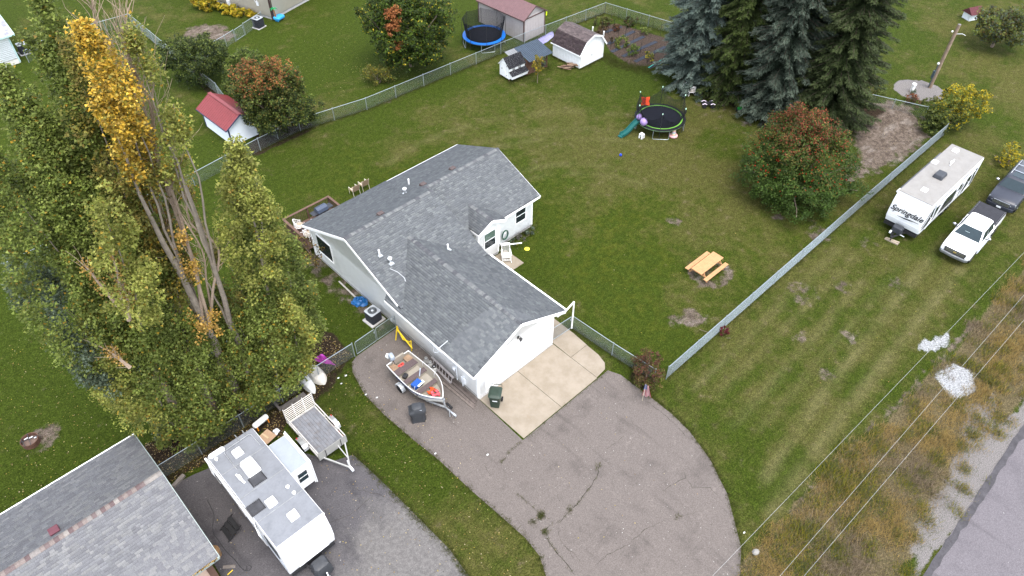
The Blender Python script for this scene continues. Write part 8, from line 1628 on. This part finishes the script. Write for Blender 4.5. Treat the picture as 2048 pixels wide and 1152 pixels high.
tag(blades('verge_grass', np.concatenate([PP, np.zeros((n * per, 1))], 1), hh, col, rg, GRSV, .010, 1.0), 'tall dry grass and weeds along the road verge', 'grass', kind='stuff')
# short grass tufts: along kerbs, fence feet, driveway cracks and over the lawn
pts = []
def along(line, n, sp):
    line = np.array(line); L = np.linalg.norm(np.diff(line, axis=0), axis=1); c = np.concatenate([[0], L.cumsum()]); s_ = rg.uniform(0, c[-1], n); k = np.clip(np.searchsorted(c, s_) - 1, 0, len(L) - 1); p = line[k] + (line[k + 1] - line[k]) * ((s_ - c[k]) / L[k])[:, None]; pts.append(p + rg.normal(0, sp, (n, 2)))
along(DRIVE[1:13], 700, .09); along([(2.1, -16.38), (3.4, -15.55), (4.3, -14.6), (5.3, -13.5), (6.4, -11.6), (7.05, -9.7), (7.3, -8.3), (7.3, -5)], 600, .09); along([(8.95, -6.6), (46, -6.7)], 1300, .10); along([(7.9, 0), (8.25, -6.2)], 700, .14); along([(3.7, 30.75), (7.6, 30.95), (13.6, 29.8), (32.0, 28.95), (42.9, 28.0)], 2600, .16); along([(42.9, 28), (44.3, 20.4), (45, 9)], 900, .3); along([(36, 22), (35.6, 19.8), (36.8, 17.2), (38.6, 16.2)], 2200, .45); along([(-7.3, 2), (-7.2, -3), (-7.1, -6), (-7.4, -8)], 900, .12); along([(-16, 7.6), (-3.3, 7.5)], 900, .25); along([(25.5, 24.5), (30.6, 24)], 500, .3); along([(32.3, 21.7), (35.7, 21.7)], 260, .1); along([(32.2, 21.8), (32.2, 25.5)], 260, .1); along([(5.7, 59), (5.4, 41)], 700, .2); along([(9.6, 8.6), (13.3, 8.6)], 260, .1); along([(0, -3.85), (6.9, -3.85)], 60, .03)
for px in CRKG[:4]: along([G(*q) for q in px], 30, .025)
for q, n_ in (((1083, 1030), 60), ((1090, 1062), 45), ((1080, 1034), 40), ((1066, 1045), 35), ((1357, 1034), 12), ((1196, 935), 14), ((1140, 1020), 20)): pts.append(np.array(G(*q)) + rg.normal(0, .09, (n_, 2)))
TP = np.concatenate(pts); n = len(TP); per = 9; PP = np.repeat(TP, per, 0) + rg.normal(0, .05, (n * per, 2)); hh = np.repeat(rg.uniform(.03, .11, n), per) * rg.uniform(.6, 1.3, n * per); col = pick([(.060, .080, .014), (.085, .100, .022), (.125, .115, .042), (.055, .07, .014)], n * per, rg)
tag(blades('grass_tufts', np.concatenate([PP, np.zeros((n * per, 1))], 1), hh, col, rg, GRS, .010, .9), 'longer grass along fences and paving edges', 'grass', kind='stuff')
# short turf over the lawns that show largest
n = 170000; TP = np.stack([rg.uniform(-24, 46, n), rg.uniform(-17, 31, n)], 1); d2 = np.hypot(TP[:, 0] + 16, TP[:, 1] + 20); k = rg.random(n) < np.clip(1.25 - d2 / 75, .15, 1); TP = TP[k]
bad = (sdf(TP, DRIVE) < .02) | (sdf(TP, PAD) < .02) | (sdf(TP, LITTER) < -.2) | (sdf(TP, DIRT) < .2) | ((TP[:, 0] > -.2) & (TP[:, 0] < 7.6) & (TP[:, 1] > -3.8) & (TP[:, 1] < 17.2)) | ((TP[:, 0] > 6) & (TP[:, 0] < 13.2) & (TP[:, 1] > 6.3) & (TP[:, 1] < 17.2)) | ((TP[:, 0] < -15.3) & (TP[:, 1] < 8.4)); TP = TP[~bad]; n = len(TP)
ix = np.clip(((TP[:, 0] + 40) / .35).astype(int) + 8, 0, nx - 1) * ny + np.clip(((TP[:, 1] + 26) / .35).astype(int) + 8, 0, ny - 1); dv = np.clip(dry[ix] + rg.normal(0, .16, n), 0, 1)[:, None]
g_ = pick([(.034, .060, .006), (.050, .080, .010), (.028, .050, .006)], n, rg); y_ = pick([(.120, .118, .040), (.150, .135, .058), (.095, .10, .028)], n, rg); per = 3
col = np.repeat(g_ * (1 - dv) + y_ * dv, per, 0); PP = np.repeat(TP, per, 0) + rg.normal(0, .035, (n * per, 2)); hh = rg.uniform(.03, .075, n * per)
tag(blades('turf_blades', np.concatenate([PP, np.zeros((n * per, 1))], 1), hh, col, rg, GRS, .011, 1.0), 'short blades of the mown lawn', 'grass', kind='stuff')
# fallen leaves
pts = []; 
def inside(poly, n, dens_fn=None):
    poly = np.array(poly); lo, hi = poly.min(0), poly.max(0); q = rg.uniform(lo, hi, (n * 3, 2)); q = q[sdf(q, poly) < 0][:n]; pts.append(q)
inside(LITTER, 3800); inside([(-24, 9), (-12, 10), (-8, 14), (-12, 24), (-26, 22)], 900); inside([(-7.4, 6.5), (-4.4, 7), (-4.3, -4), (-4.2, -9), (-7.2, -9)], 260); inside([(-15.5, 6.5), (-7.4, 2), (-7.3, -8), (-15.5, -6)], 240); inside([(-4.5, 7), (0, 7), (0, 0), (-4.3, -4)], 70); inside([(15, 30), (24, 30), (25, 36), (17, 37)], 500); inside([(8, 33), (18, 34), (22, 45), (10, 44)], 260); inside([(-2, 18), (-1, 29), (-10, 29), (-10, 14), (-1.2, 9)], 420); inside([(-20, 26), (4, 31), (4, 42), (-6, 50), (-22, 50)], 320); inside([(30, -18), (9, -16), (8, -8), (45, -8)], 70); inside([(9, -5), (40, 0), (36, 20), (12, 24)], 80); inside([(0, -4), (7, -4), (4, -14), (-4, -9)], 35); inside([(43, 2), (48, 2), (48, -5), (38, -5)], 90)
TP = np.concatenate(pts); n = len(TP); z = np.where((sdf(TP, DRIVE) < 0) | (sdf(TP, PAD) < 0), .024, .045) + ground_z(TP); lf = leaf_mesh('fallen_leaves', np.concatenate([TP, z[:, None]], 1), rg.uniform(.035, .075, n), pick([(.36, .25, .08), (.42, .33, .15), (.28, .18, .07), (.20, .13, .06), (.46, .38, .24), (.38, .30, .05)], n, rg), LEAF, None, rg, .7, 3.0); tag(lf, 'scattered yellow and tan fallen leaves', 'leaves', kind='stuff')
# scraps of white litter
for k, (px, py) in enumerate(((692, 752), (683, 768), (677, 757), (975, 910), (1488, 1066), (871, 908), (754, 796), (732, 790))):
    x, y = G(px, py); q = MB().blob((0, 0, 0), (.07, .05, .02), 7, 4, .3).build('paper_scrap', M('white scrap', (.5, .5, .49), .8), None); q.location = (x, y, .045); tag(q, 'white crumpled paper scrap lying on the ground', 'litter', 'white paper scraps')
# loose grit on the paving
gp_ = []
for poly_, n_ in ((DRIVE, 520), (PAD, 260)):
    q = np.array(poly_); q = rg.uniform(q.min(0), q.max(0), (n_ * 3, 2)); gp_.append(q[sdf(q, poly_) < -.1][:n_])
TP = np.concatenate(gp_); n = len(TP); gr_o = leaf_mesh('grit', np.concatenate([TP, np.full((n, 1), .022)], 1), rg.uniform(.015, .05, n), pick([(.45, .43, .40), (.30, .27, .25), (.05, .045, .045), (.55, .53, .5)], n, rg), M('grit stone', (.3, .28, .26), .9) if 0 else GRS, None, rg, .9, 2.0); tag(gr_o, 'loose pale grit scattered over the paving', 'gravel', kind='stuff')
# joint weeds around garage, leaves caught in the neighbour gutter
P_ = np.stack([rg.uniform(-19, -15.6, 420), rg.normal(-.19, .03, 420), np.full(420, nz(-.15) + .01)], 1); leaf_mesh('gutter_leaves', P_, rg.uniform(.04, .09, 420), pick(BRNL + TANL, 420, rg), LEAF, NH, rg, .7, 1.5)['kind'] = 'stuff'
